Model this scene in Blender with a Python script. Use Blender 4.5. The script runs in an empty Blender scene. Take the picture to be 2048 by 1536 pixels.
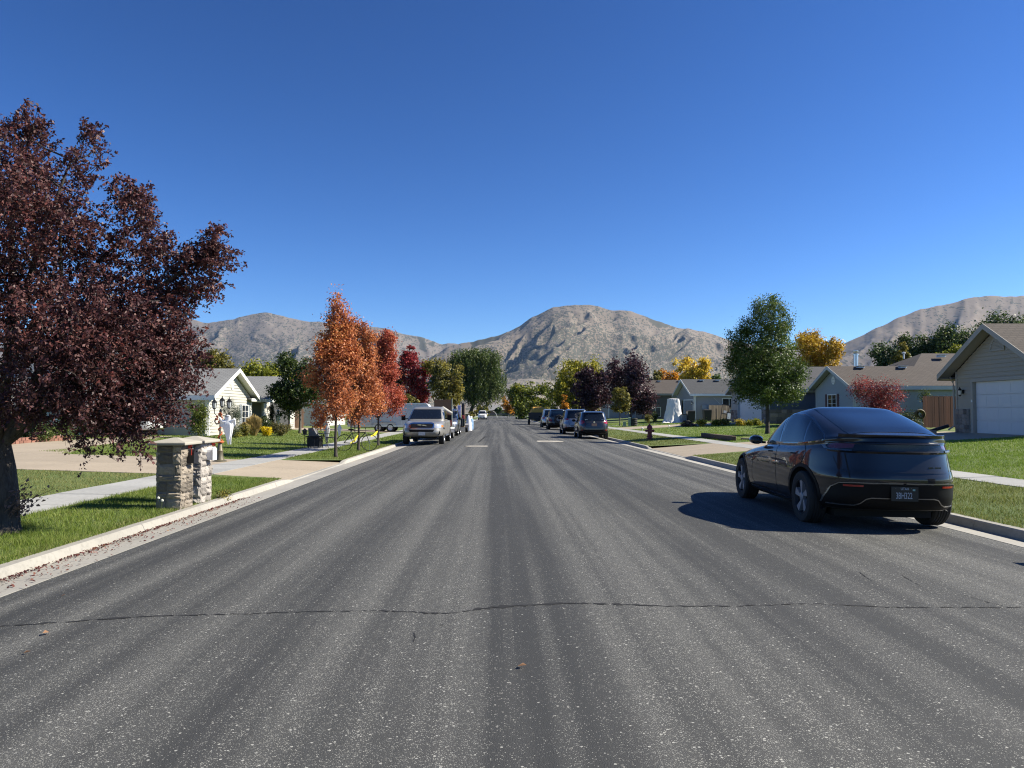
import bpy, bmesh, math, random
import numpy as np
from mathutils import Vector, Matrix
from mathutils.bvhtree import BVHTree

R = math.radians
PI = math.pi
scene = bpy.context.scene
C = scene.collection

# ------------------------------------------------------------------ camera, light, exposure
cam_d = bpy.data.cameras.new('camera')
cam = bpy.data.objects.new('camera', cam_d)
C.objects.link(cam)
cam.location = (0, 0, 1.47)
cam.rotation_euler = (R(90 + 2.25), 0, R(-1.146))
cam_d.sensor_width = 36
cam_d.lens = 25.49
cam_d.clip_start = 0.1
cam_d.clip_end = 40000
scene.camera = cam

SUN_EL, SUN_AZ = 38.5, 2.0          # azimuth measured from +X towards +Y
sun_d = bpy.data.lights.new('sun', 'SUN')
sun_d.energy = 4.8
sun_d.angle = R(0.53)
sun_d.color = (1.0, 0.94, 0.80)
sun = bpy.data.objects.new('sun', sun_d)
C.objects.link(sun)
sdir = Vector((math.cos(R(SUN_EL)) * math.cos(R(SUN_AZ)), math.cos(R(SUN_EL)) * math.sin(R(SUN_AZ)), math.sin(R(SUN_EL))))
sun.rotation_euler = sdir.to_track_quat('Z', 'Y').to_euler()
sun.location = (60, 20, 60)

world = bpy.data.worlds.new('World')
scene.world = world
world.use_nodes = True
wn = world.node_tree
wn.nodes.clear()
w_out = wn.nodes.new('ShaderNodeOutputWorld')
w_bg = wn.nodes.new('ShaderNodeBackground')
w_sky = wn.nodes.new('ShaderNodeTexSky')
w_sky.sky_type = 'NISHITA'
w_sky.sun_disc = False
w_sky.sun_elevation = R(SUN_EL)
w_sky.sun_rotation = R(90 - SUN_AZ)
w_sky.altitude = 1400
w_sky.air_density = 1.0
w_sky.dust_density = 0.25
w_sky.ozone_density = 3.0
w_hsv = wn.nodes.new('ShaderNodeHueSaturation')
w_hsv.inputs['Saturation'].default_value = 1.18
w_hsv.inputs['Value'].default_value = 1.0
w_bg.inputs['Strength'].default_value = 0.05
w_gam = wn.nodes.new('ShaderNodeGamma')
w_gam.inputs['Gamma'].default_value = 1.4
w_tint = wn.nodes.new('ShaderNodeMix')
w_tint.data_type = 'RGBA'; w_tint.blend_type = 'MULTIPLY'
w_tint.inputs[0].default_value = 1.0
w_tint.inputs[7].default_value = (0.66, 0.655, 0.725, 1)
wn.links.new(w_sky.outputs[0], w_hsv.inputs['Color'])
wn.links.new(w_hsv.outputs[0], w_gam.inputs['Color'])
wn.links.new(w_gam.outputs[0], w_tint.inputs[6])
wn.links.new(w_tint.outputs[2], w_bg.inputs['Color'])
wn.links.new(w_bg.outputs[0], w_out.inputs['Surface'])

scene.view_settings.view_transform = 'Standard'
scene.view_settings.look = 'None'
scene.view_settings.exposure = 1.12
scene.view_settings.gamma = 1.0
scene.view_settings.use_curve_mapping = False
scene.render.engine = 'CYCLES'
cy = scene.cycles
cy.use_denoising = True
try:
    cy.denoiser = 'OPENIMAGEDENOISE'
    cy.denoising_prefilter = 'NONE'
except Exception:
    pass
cy.max_bounces = 6
cy.diffuse_bounces = 3
cy.glossy_bounces = 4
cy.transmission_bounces = 4
cy.volume_bounces = 0
cy.transparent_max_bounces = 6
cy.use_adaptive_sampling = False
cy.sample_clamp_indirect = 6
cy.filter_width = 1.15
cy.caustics_reflective = False
cy.caustics_refractive = False

# ------------------------------------------------------------------ helpers
def ss(a, b, x):
    t = np.clip((x - a) / (b - a), 0, 1)
    return t * t * (3 - 2 * t)

class NB:
    """small node builder"""
    def __init__(s, name):
        s.m = bpy.data.materials.new(name)
        s.m.use_nodes = True
        s.t = s.m.node_tree
        s.t.nodes.clear()
        s.out = s.t.nodes.new('ShaderNodeOutputMaterial')
    def n(s, typ, props=None, **ins):
        nd = s.t.nodes.new(typ)
        for k, v in (props or {}).items():
            setattr(nd, k, v)
        for k, v in ins.items():
            key = k.replace('_', ' ') if k.replace('_', ' ') in nd.inputs else k
            if isinstance(key, str) and key.startswith('i') and key[1:].isdigit():
                key = int(key[1:])
            s.set(nd.inputs[key], v)
        return nd
    def set(s, sock, v):
        if isinstance(v, bpy.types.NodeSocket):
            s.t.links.new(v, sock)
        elif isinstance(v, bpy.types.Node):
            s.t.links.new(v.outputs[0], sock)
        else:
            if isinstance(v, (tuple, list)) and len(v) == 3 and sock.type == 'RGBA':
                v = (*v, 1)
            sock.default_value = v
    def pos(s):
        return s.n('ShaderNodeNewGeometry').outputs['Position']
    def obj(s):
        return s.n('ShaderNodeTexCoord').outputs['Object']
    def map(s, vec, scale=(1, 1, 1), loc=(0, 0, 0), rot=(0, 0, 0)):
        return s.n('ShaderNodeMapping', Vector=vec, Scale=scale, Location=loc, Rotation=rot).outputs[0]
    def noise(s, vec, scale, detail=3, rough=0.55, dist=0.0):
        nd = s.n('ShaderNodeTexNoise', Vector=vec, Scale=scale, Detail=detail, Roughness=rough, Distortion=dist)
        return nd.outputs[0]
    def ramp(s, fac, stops, interp='LINEAR'):
        nd = s.n('ShaderNodeValToRGB', Fac=fac)
        cr = nd.color_ramp
        cr.interpolation = interp
        while len(cr.elements) < len(stops):
            cr.elements.new(0.5)
        for e, (p, c) in zip(cr.elements, stops):
            e.position = p
            e.color = (c, c, c, 1) if isinstance(c, (int, float)) else (*c, 1)
        return nd.outputs[0]
    def mix(s, fac, a, b, mode='MIX'):
        nd = s.n('ShaderNodeMix', {'data_type': 'RGBA', 'blend_type': mode})
        s.set(nd.inputs[0], fac)
        s.set(nd.inputs[6], a)
        s.set(nd.inputs[7], b)
        return nd.outputs[2]
    def math(s, op, a, b=0.0):
        nd = s.n('ShaderNodeMath', {'operation': op})
        s.set(nd.inputs[0], a)
        s.set(nd.inputs[1], b)
        return nd.outputs[0]
    def bump(s, h, strength=0.3, dist=0.01):
        return s.n('ShaderNodeBump', Height=h, Strength=strength, Distance=dist).outputs[0]
    def bsdf(s, **kw):
        b = s.n('ShaderNodeBsdfPrincipled', **kw)
        s.t.links.new(b.outputs[0], s.out.inputs['Surface'])
        return b

MATS = {}
def mat(name, col, rough=0.6, metal=0.0, var=0.12, vscale=6.0, bump=0.0, bscale=60.0, spec=0.5, coat=0.0, objrand=0.0, stretch=(1, 1, 1)):
    if name in MATS:
        return MATS[name]
    b = NB(name)
    o = b.obj()
    v = b.map(o, stretch)
    nz = b.noise(v, vscale, 4)
    c = b.mix(nz, tuple(x * (1 - var) for x in col), tuple(min(1, x * (1 + var)) for x in col))
    if objrand:
        rnd = b.n('ShaderNodeObjectInfo').outputs['Random']
        k = b.n('ShaderNodeMapRange', Value=rnd, i3=1 - objrand, i4=1 + objrand).outputs[0]
        c = b.mix(1.0, c, b.n('ShaderNodeCombineColor', Red=k, Green=k, Blue=k).outputs[0], 'MULTIPLY')
    kw = dict(Base_Color=c, Roughness=rough, Metallic=metal)
    kw['Specular IOR Level'] = spec
    if coat:
        kw['Coat Weight'] = coat
        kw['Coat Roughness'] = 0.03
    if bump:
        kw['Normal'] = b.bump(b.noise(v, bscale, 4), bump, 0.01)
    b.bsdf(**kw)
    MATS[name] = b.m
    return b.m

class MB:
    """collects faces, builds ONE mesh object"""
    def __init__(s):
        s.v = []; s.f = []; s.mi = []; s.cur = 0
    def add(s, vs, fs):
        o = len(s.v)
        s.v.extend([tuple(p) for p in vs])
        for f in fs:
            s.f.append(tuple(i + o for i in f)); s.mi.append(s.cur)
    def box(s, c, d, rz=0.0, rx=0.0, ry=0.0, taper=1.0):
        hx, hy, hz = d[0] / 2, d[1] / 2, d[2] / 2
        vs = []
        for z, k in ((-hz, 1), (hz, taper)):
            for x, y in ((-hx, -hy), (hx, -hy), (hx, hy), (-hx, hy)):
                vs.append(Vector((x * k, y * k, z)))
        if rz or rx or ry:
            m = Matrix.Rotation(rz, 3, 'Z') @ Matrix.Rotation(ry, 3, 'Y') @ Matrix.Rotation(rx, 3, 'X')
            vs = [m @ p for p in vs]
        vs = [(p[0] + c[0], p[1] + c[1], p[2] + c[2]) for p in vs]
        s.add(vs, [(3, 2, 1, 0), (4, 5, 6, 7), (0, 1, 5, 4), (1, 2, 6, 5), (2, 3, 7, 6), (3, 0, 4, 7)])
        return s
    def span(s, a, b):
        return s.box([(a[i] + b[i]) / 2 for i in range(3)], [abs(b[i] - a[i]) for i in range(3)])
    def quad(s, *p):
        s.add(p, [tuple(range(len(p)))])
        return s
    def tube(s, path, rad, seg=6, cap=True):
        path = [Vector(p) for p in path]
        n = len(path)
        if not hasattr(rad, '__len__'):
            rad = [rad] * n
        vs = []
        up = Vector((0.13, 0.21, 1)).normalized()
        for i, p in enumerate(path):
            t = (path[min(i + 1, n - 1)] - path[max(i - 1, 0)])
            t = t.normalized() if t.length > 1e-9 else Vector((0, 0, 1))
            a = t.cross(up)
            if a.length < 1e-3:
                a = t.cross(Vector((1, 0, 0)))
            a.normalize(); b = t.cross(a)
            for k in range(seg):
                w = 2 * PI * k / seg
                vs.append(p + (a * math.cos(w) + b * math.sin(w)) * rad[i])
        fs = []
        for i in range(n - 1):
            for k in range(seg):
                k2 = (k + 1) % seg
                fs.append((i * seg + k, i * seg + k2, (i + 1) * seg + k2, (i + 1) * seg + k))
        if cap:
            fs.append(tuple(reversed(range(seg)))); fs.append(tuple((n - 1) * seg + k for k in range(seg)))
        s.add(vs, fs)
        return s
    def lathe(s, prof, c=(0, 0, 0), seg=16, axis='Z'):
        vs = []
        for r, z in prof:
            for k in range(seg):
                w = 2 * PI * k / seg
                p = (r * math.cos(w), r * math.sin(w), z)
                if axis == 'X':
                    p = (p[2], p[0], p[1])
                elif axis == 'Y':
                    p = (p[1], p[2], p[0])
                vs.append((p[0] + c[0], p[1] + c[1], p[2] + c[2]))
        n = len(prof); fs = []
        for i in range(n - 1):
            for k in range(seg):
                k2 = (k + 1) % seg
                fs.append((i * seg + k, i * seg + k2, (i + 1) * seg + k2, (i + 1) * seg + k))
        if prof[0][0] <= .06: fs.append(tuple(reversed(range(seg))))
        if prof[-1][0] <= .06: fs.append(tuple((n - 1) * seg + k for k in range(seg)))
        s.add(vs, fs)
        return s
    def prism(s, poly, z0, z1):
        n = len(poly)
        vs = [(x, y, z0) for x, y in poly] + [(x, y, z1) for x, y in poly]
        fs = [tuple(reversed(range(n))), tuple(range(n, 2 * n))] + [(i, (i + 1) % n, n + (i + 1) % n, n + i) for i in range(n)]
        s.add(vs, fs)
        return s
    def grid(s, P):
        n, m = len(P), len(P[0])
        vs = [p for row in P for p in row]
        s.add(vs, [(i * m + j, i * m + j + 1, (i + 1) * m + j + 1, (i + 1) * m + j) for i in range(n - 1) for j in range(m - 1)])
        return s
    def build(s, name, mats, parent=None, smooth=False, angle=40, loc=None, rz=0.0):
        me = bpy.data.meshes.new(name)
        me.from_pydata(s.v, [], s.f)
        if not isinstance(mats, (list, tuple)):
            mats = [mats]
        for m in mats:
            me.materials.append(m)
        if len(mats) > 1:
            me.polygons.foreach_set('material_index', s.mi)
        if smooth:
            me.polygons.foreach_set('use_smooth', [True] * len(me.polygons))
            me.set_sharp_from_angle(angle=R(angle))
        me.update()
        o = bpy.data.objects.new(name, me)
        C.objects.link(o)
        if parent:
            o.parent = parent
        if loc is not None:
            o.location = loc
        o.rotation_euler.z = rz
        return o

def np_obj(name, V, F, m, parent=None, smooth=False, loc=None):
    me = bpy.data.meshes.new(name)
    k = F.shape[1]
    me.vertices.add(len(V)); me.vertices.foreach_set('co', np.ascontiguousarray(V, dtype=np.float32).ravel())
    me.loops.add(F.size); me.loops.foreach_set('vertex_index', np.ascontiguousarray(F, dtype=np.int32).ravel())
    me.polygons.add(len(F)); me.polygons.foreach_set('loop_start', np.arange(0, F.size, k, dtype=np.int32))
    if smooth:
        me.polygons.foreach_set('use_smooth', np.ones(len(F), dtype=bool))
    me.update(calc_edges=True)
    for q in (m if isinstance(m, (list, tuple)) else [m]):
        me.materials.append(q)
    o = bpy.data.objects.new(name, me)
    C.objects.link(o)
    if parent:
        o.parent = parent
    if loc is not None:
        o.location = loc
    return o

def thing(name, label, cat, loc=(0, 0, 0), rz=0.0, group=None):
    o = bpy.data.objects.new(name, None)
    o.empty_display_size = 0.2
    C.objects.link(o)
    o.location = loc; o.rotation_euler = (0, 0, rz)
    o['label'] = label; o['category'] = cat
    if group:
        o['group'] = group
    return o

def tag(o, label, cat, group=None):
    o['label'] = label; o['category'] = cat
    if group:
        o['group'] = group
    return o

def structure(o):
    o['kind'] = 'structure'
    return o

def struct_empty(name):
    o = bpy.data.objects.new(name, None)
    C.objects.link(o)
    o['kind'] = 'structure'
    return o

def stuff(o):
    o['kind'] = 'stuff'
    return o

def dup_tree(o, parent=None):
    c = o.copy(); C.objects.link(c)
    if parent:
        c.parent = parent
    for ch in o.children:
        dup_tree(ch, c)
    return c

# survey helpers: the street runs along +Y, eye at the origin 1.47 m up, lens 1450 px on a 2048 px wide plate
def PX(px, Y):
    return (px - 995) / 1450 * Y
def PZ(py, Y):
    return 1.47 - (py - 825) / 1450 * Y

# ground profile across the street
GX = [-400, -18, -8.1, -6.95, -5.05, 6.9, 9.55, 10.5, 20, 400]
GZ = [0.32, 0.30, -0.03, -0.04, -0.075, -0.05, 0.10, 0.12, 0.62, 0.66]
def gz(x):
    return float(np.interp(x, GX, GZ))
ROAD_C, ROAD_H = 0.97, 5.3
def road_z(x):
    a = min(1.0, abs(x - ROAD_C) / ROAD_H)
    return -0.14 * (0.55 * a + 0.45 * a * a)

def vnoise(x, y, seed=0):
    """smooth value noise on arrays"""
    xi = np.floor(x).astype(np.int64); yi = np.floor(y).astype(np.int64)
    xf = x - xi; yf = y - yi
    def h(a, b):
        n = (a * 374761393 + b * 668265263 + seed * 974634777) & 0x7fffffff
        n = ((n ^ (n >> 13)) * 1274126177) & 0x7fffffff
        n = n ^ (n >> 16)
        return (n & 0xffff) / 65535.0
    u = xf * xf * xf * (xf * (xf * 6 - 15) + 10); v = yf * yf * yf * (yf * (yf * 6 - 15) + 10)
    a = h(xi, yi); b = h(xi + 1, yi); c = h(xi, yi + 1); d = h(xi + 1, yi + 1)
    return (a * (1 - u) + b * u) * (1 - v) + (c * (1 - u) + d * u) * v
def fbm(x, y, seed=0, octv=5, lac=2.03, gain=0.5):
    s = 0; a = 1; t = 0
    for i in range(octv):
        s = s + a * vnoise(x, y, seed + i * 17); t += a
        x = x * lac + 13.7; y = y * lac + 7.1; a *= gain
    return s / t
# ------------------------------------------------------------------ ground materials
def make_asphalt():
    b = NB('chip_seal_asphalt')
    p = b.pos()
    # long worn bands that follow the traffic
    b1 = b.noise(b.map(p, (1.15, 0.018, 0)), 1.0, 2, 0.5)
    b2 = b.noise(b.map(p, (2.5, 0.030, 0), (4, 2, 0)), 1.0, 3, 0.62, 0.25)
    blot = b.noise(b.map(p, (0.5, 0.22, 0)), 1.0, 4, 0.6)
    band = b.math('ADD', b.math('MULTIPLY', b1, 0.40), b.math('MULTIPLY', b2, 0.55))
    band = b.math('ADD', band, b.math('MULTIPLY', blot, 0.14))
    band = b.ramp(band, [(0.46, 0.0), (0.63, 1.0)])
    base = b.mix(band, (0.041, 0.0415, 0.041), (0.088, 0.087, 0.082))
    # pale aggregate worn through the tar: more of it in the wheel bands
    g = b.noise(p, 260.0, 2, 0.7)
    base = b.mix(b.math('MULTIPLY', g, 0.5), base, (0.020, 0.021, 0.022))
    dens = b.n('ShaderNodeMapRange', Value=band, i3=0.10, i4=0.72).outputs[0]
    loc = b.math('MULTIPLY', b.math('SUBTRACT', b.noise(p, 7.0, 4, 0.7), 0.5), 0.55)
    dens = b.math('ADD', dens, loc)
    vor = b.n('ShaderNodeTexVoronoi', Vector=p, Scale=142.0)
    cs = b.n('ShaderNodeSeparateColor', Color=vor.outputs['Color'])
    spk = b.math('MULTIPLY', b.math('LESS_THAN', cs.outputs[0], dens), b.math('LESS_THAN', vor.outputs['Distance'], b.n('ShaderNodeMapRange', Value=cs.outputs[1], i3=0.22, i4=0.50).outputs[0]))
    stone = b.mix(cs.outputs[2], (0.17, 0.168, 0.155), (0.38, 0.37, 0.33))
    base = b.mix(b.math('MULTIPLY', spk, 0.85), base, stone)
    vor2 = b.n('ShaderNodeTexVoronoi', Vector=p, Scale=60.0)
    cell2 = b.n('ShaderNodeSeparateColor', Color=vor2.outputs['Color']).outputs[1]
    spk2 = b.math('MULTIPLY', b.math('LESS_THAN', cell2, b.math('MULTIPLY', dens, 0.07)), b.math('LESS_THAN', vor2.outputs['Distance'], 0.40))
    base = b.mix(b.math('MULTIPLY', spk2, 0.7), base, (0.45, 0.44, 0.40))
    h = b.math('ADD', b.math('MULTIPLY', vor.outputs['Distance'], 0.7), g)
    kw = dict(Base_Color=base, Roughness=0.82, Normal=b.bump(h, 0.55, 0.006))
    kw['Specular IOR Level'] = 0.35
    b.bsdf(**kw)
    return b.m

def make_concrete(name, col, dark):
    b = NB(name)
    p = b.pos()
    n1 = b.noise(p, 0.8, 5, 0.6)
    n2 = b.noise(b.map(p, (1, 1, 1)), 14.0, 4, 0.65)
    n3 = b.noise(p, 180.0, 2, 0.7)
    c = b.mix(b.ramp(n1, [(0.3, 0), (0.7, 1)]), tuple(x * dark for x in col), col)
    c = b.mix(b.math('MULTIPLY', b.ramp(n2, [(0.48, 0), (0.72, 1)]), 0.6), c, tuple(x * 0.55 for x in col))
    c = b.mix(b.math('MULTIPLY', n3, 0.25), c, tuple(x * 0.6 for x in col))
    rnd = b.n('ShaderNodeObjectInfo').outputs['Random']
    k = b.n('ShaderNodeMapRange', Value=rnd, i3=0.90, i4=1.08).outputs[0]
    c = b.mix(1.0, c, b.n('ShaderNodeCombineColor', Red=k, Green=k, Blue=k).outputs[0], 'MULTIPLY')
    b.bsdf(Base_Color=c, Roughness=0.85, Normal=b.bump(b.math('ADD', n2, n3), 0.25, 0.004))
    return b.m

def make_lawn():
    b = NB('lawn_turf')
    p = b.pos()
    n1 = b.noise(p, 0.35, 4, 0.6)
    n2 = b.noise(b.map(p, (1, 1, 1)), 5.0, 4, 0.7)
    n3 = b.noise(p, 60.0, 3, 0.8)
    c = b.mix(b.ramp(n1, [(0.35, 0), (0.7, 1)]), (0.098, 0.148, 0.024), (0.165, 0.192, 0.044))
    c = b.mix(b.ramp(n2, [(0.55, 0), (0.8, 0.6)]), c, (0.15, 0.14, 0.045))
    c = b.mix(b.math('MULTIPLY', n3, 0.6), c, (0.050, 0.082, 0.016))
    b.bsdf(Base_Color=c, Roughness=0.9, Normal=b.bump(b.math('ADD', n3, n2), 0.8, 0.03))
    return b.m

def make_grass(name, stops):
    b = NB(name)
    rnd = b.n('ShaderNodeNewGeometry').outputs['Random Per Island']
    p = b.pos()
    n1 = b.noise(p, 0.6, 3, 0.6)
    f = b.math('ADD', b.math('MULTIPLY', rnd, 0.55), b.math('MULTIPLY', n1, 0.5))
    c = b.ramp(f, stops)
    d = b.n('ShaderNodeBsdfPrincipled', Base_Color=c, Roughness=0.55)
    d.inputs['Specular IOR Level'].default_value = 0.3
    t = b.n('ShaderNodeBsdfTranslucent', Color=c)
    mx = b.n('ShaderNodeMixShader', i0=0.35, i1=d.outputs[0], i2=t.outputs[0])
    b.t.links.new(mx.outputs[0], b.out.inputs['Surface'])
    return b.m

ASPHALT = make_asphalt()
CONC_KERB = make_concrete('kerb_concrete', (0.36, 0.34, 0.30), 0.8)
CONC_WALK = make_concrete('pale_concrete', (0.36, 0.355, 0.335), 0.85)
CONC_DRIVE = make_concrete('tan_concrete', (0.37, 0.305, 0.225), 0.85)
LAWN = make_lawn()
CRACK = mat('crack_black', (0.008, 0.008, 0.009), 0.95)

# ------------------------------------------------------------------ ground
def make_ground_mat():
    b = NB('dry_field')
    p = b.pos()
    n = b.noise(p, 0.02, 5, 0.6)
    n2 = b.noise(p, 0.4, 4, 0.6)
    c = b.mix(n, (0.20, 0.17, 0.11), (0.30, 0.26, 0.18))
    c = b.mix(b.math('MULTIPLY', n2, 0.5), c, (0.10, 0.11, 0.04))
    b.bsdf(Base_Color=c, Roughness=0.95)
    return b.m
mb = MB()
mb.quad((-9000, -600, -0.32), (9000, -600, -0.32), (9000, 9000, -0.32), (-9000, 9000, -0.32))
structure(mb.build('ground', make_ground_mat()))

ROAD_END = 305.0
xs = np.linspace(ROAD_C - ROAD_H, ROAD_C + ROAD_H, 23)
ys = [-8, 0, 10, 30, 80, 160, ROAD_END]
mb = MB()
mb.grid([[(x, y, road_z(x)) for x in xs] for y in ys])
street = structure(mb.build('street', ASPHALT, smooth=True))

# cross street at the far end
mb = MB()
mb.quad((-90, ROAD_END, -0.08), (90, ROAD_END, -0.08), (90, ROAD_END + 9, -0.08), (-90, ROAD_END + 9, -0.08))
structure(mb.build('cross_street', ASPHALT))

# the open crack right across the lane, and the fine ones
rng = np.random.default_rng(5)
def crack(pts, w0, name='crack'):
    mb = MB()
    P = []
    for (x0, y0), (x1, y1) in zip(pts, pts[1:]):
        n = max(2, int(math.hypot(x1 - x0, y1 - y0) / 0.035))
        for i in range(n):
            t = i / n
            P.append((x0 + (x1 - x0) * t + rng.normal(0, .004), y0 + (y1 - y0) * t + rng.normal(0, .008)))
    row = []
    for i, (x, y) in enumerate(P):
        a = P[max(0, i - 1)]; c = P[min(len(P) - 1, i + 1)]
        dx, dy = c[0] - a[0], c[1] - a[1]
        L = math.hypot(dx, dy) or 1
        w = w0 * abs(rng.normal(0.7, 0.75)) * (0.4 + 0.9 * vnoise(np.array([x * 1.3]), np.array([y]), 3)[0])
        z = road_z(x) + 0.003
        row.append([(x - dy / L * w, y + dx / L * w, z), (x + dy / L * w, y - dx / L * w, z)])
    mb.grid(row)
    return mb.build(name, CRACK, street)
def onroad(px, py):
    d = 5.0
    for _ in range(6):
        d = 1450 * (1.47 - road_z(PX(px, d))) / (py - 825)
    return PX(px, d), d
crack([onroad(*q) for q in ((-90, 1248), (0, 1243), (150, 1234), (300, 1224), (520, 1220), (640, 1216), (760, 1216), (900, 1222), (985, 1210), (1060, 1206), (1130, 1203), (1330, 1210), (1480, 1210), (1610, 1206), (1800, 1215), (2040, 1216), (2200, 1217))], 0.015)
crack([(PX(826, 4.8), 5.0), (PX(828, 4.7), 4.75)], 0.006)
crack([(PX(880, 5.1), 5.16), (PX(893, 5.1), 5.17)], 0.008)
crack([(PX(1960, 5.9), 6.1), (PX(1985, 5.8), 5.85), (PX(2020, 5.7), 5.7)], 0.006)
crack([(PX(1740, 6.7), 6.9), (PX(1746, 6.5), 6.5)], 0.005)
crack([(PX(1842, 6.5), 6.8), (PX(1850, 6.3), 6.3)], 0.005)
crack([(PX(957, 37), 36.5), (PX(970, 43), 45.5)], 0.05)
crack([(PX(1080, 48), 38), (PX(1045, 60), 62), (PX(1020, 100), 100)], 0.03)

# utility covers: concrete collar with an iron lid
COLLAR = mat('collar_concrete', (0.36, 0.33, 0.28), 0.85, bump=0.3)
IRON = mat('cast_iron', (0.06, 0.055, 0.05), 0.6, 0.4)
for (x, y, r, lab) in ((PX(957, 32.3), 32.4, 0.60, 'round utility cover in a pale concrete collar left of the road centre'), (PX(1092, 37.4), 37.6, 0.92, 'wide utility cover in a pale concrete collar right of the road centre')):
    t = thing('manhole_cover', lab, 'manhole cover', (x, y, road_z(x) + .002), group='utility covers in the street')
    MB().lathe([(r, 0), (r, .006), (0.36, .008), (0.36, 0)], seg=28).build('collar', COLLAR, t)
    MB().lathe([(.34, 0), (.34, .006), (.30, .010), (0.02, .010)], seg=24).build('lid', mat('lid_iron', (0.20, 0.18, 0.15), 0.7), t)

# ------------------------------------------------------------------ kerbs and gutters in cast sections
def kerb_h(Y, gaps):
    k = 1.0
    for a, b_ in gaps:
        k = min(k, float(max(ss(a + .7, a, np.array(Y)), ss(b_ - .7, b_, np.array(Y)))) if a < Y < b_ else 1.0)
    return k
LEFT_GAPS = [(16.9, 23.9), (53.5, 60.5)]
RIGHT_GAPS = [(25.4, 33.0), (57, 65), (104, 111)]
def kerb_side(sgn, xa, xb, xc, xd, xe, zb, zt, gaps, y0, y1):
    kr = struct_empty('kerb'); gr = struct_empty('gutter')
    y = y0; i = 0
    while y < y1:
        L = 3.0 if y < 120 else 20.0
        e = y + L - (0.008 if y < 120 else 0)
        ysn = [y + (e - y) * t for t in np.linspace(0, 1, 7)]
        rows = []
        bev = 0.012
        for Y in ysn:
            k = kerb_h(Y, gaps); t = zb + 0.018 + (zt - zb - 0.018) * k
            rows.append([(xb, Y, zb - .1), (xb, Y, zb), (xc - sgn * bev * .3, Y, t - bev), (xc + sgn * bev, Y, t), (xd - sgn * bev, Y, t), (xd, Y, t - bev), (xd, Y, zb - .1)])
        m = MB(); m.grid(rows)
        n = len(rows[0])
        m.add(rows[0], [tuple(range(n))]); m.add(rows[-1], [tuple(reversed(range(n)))])
        m.build('kerb_section', CONC_KERB, kr)
        g = MB()
        zr = road_z(xa)
        g.add([(xa, y, zr + .004), (xb, y, zb), (xb, e, zb), (xa, e, zr + .004), (xa, y, zr - .1), (xb, y, zb - .1), (xb, e, zb - .1), (xa, e, zr - .1)],
              [(0, 1, 2, 3), (0, 3, 7, 4), (0, 4, 5, 1), (3, 2, 6, 7)])
        g.build('gutter_section', CONC_KERB, gr)
        y += L
kerb_side(-1, -4.33, -4.87, -4.91, -5.06, 0, -0.172, -0.072, LEFT_GAPS, 1.2, 300)
kerb_side(1, 6.27, 6.72, 6.76, 6.91, 0, -0.172, -0.048, RIGHT_GAPS, 1.2, 300)

# ------------------------------------------------------------------ lawns, sidewalks, driveways
def lawn_strip(bx, y0, y1, off=0.0):
    m = MB()
    m.grid([[(x, y, gz(x) + off) for x in bx] for y in np.linspace(y0, y1, 20)])
    return structure(m.build('lawn', LAWN))
lawn_strip([-6.94, -8.1, -18, -80], -6, 300)
lawn_strip([9.54, 10.5, 20, 80], -6, 300)
def verge(xk, xs, aprons):
    # grass strip between kerb and sidewalk, cut out where a driveway apron crosses it
    y = [(-6, -6)] + [q for a in aprons for q in ((a[0], a[1]), (a[2], a[3]))] + [(300, 300)]
    for (k0, s0), (k1, s1) in zip(y[::2], y[1::2]):
        m = MB(); m.quad((xk, k0, gz(xk)), (xk, k1, gz(xk)), (xs, s1, gz(xs)), (xs, s0, gz(xs)))
        structure(m.build('lawn', LAWN))
verge(-5.055, -6.95, [(17.2, 17.9, 23.7, 23.2), (53.8, 54.2, 60.2, 59.6)])
verge(6.905, 9.55, [(25.7, 26.4, 32.7, 32.0), (57.3, 58, 64.7, 64)])
far_lawn = MB().quad((-90, 314, -0.05), (90, 314, -0.05), (90, 420, 0.1), (-90, 420, 0.1)).build('lawn', LAWN)
structure(far_lawn)

def slab(m, x0, x1, y0, y1, lift=0.014, th=0.06, skew=0.0):
    a, b_ = gz(x0) + lift, gz(x1) + lift
    m.add([(x0, y0, a), (x1, y0 + skew, b_), (x1, y1 - skew, b_), (x0, y1, a), (x0, y0, a - th), (x1, y0 + skew, b_ - th), (x1, y1 - skew, b_ - th), (x0, y1, a - th)],
          [(0, 1, 2, 3), (0, 4, 5, 1), (1, 5, 6, 2), (2, 6, 7, 3), (3, 7, 4, 0)])
def sidewalk(x0, x1, y0, y1):
    root = struct_empty('sidewalk')
    y = y0
    while y < 90:
        m = MB(); slab(m, x0, x1, y, y + 1.5 - .012, 0.014 + random.uniform(-.003, .003)); m.build('slab', CONC_WALK, root)
        y += 1.5
    m = MB()
    while y < y1:
        slab(m, x0, x1, y, y + 1.48); y += 1.5
    stuff(m.build('far_slabs', CONC_WALK, root))
random.seed(3)
sidewalk(-8.1, -6.95, 3.0, 300)
sidewalk(9.55, 10.5, 3.0, 300)

def driveway(cells):
    root = struct_empty('driveway')
    for (x0, x1, y0, y1, sk) in cells:
        m = MB(); slab(m, x0, x1, y0, y1, 0.010, skew=sk); m.build('slab', CONC_DRIVE, root)
    return root
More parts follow.
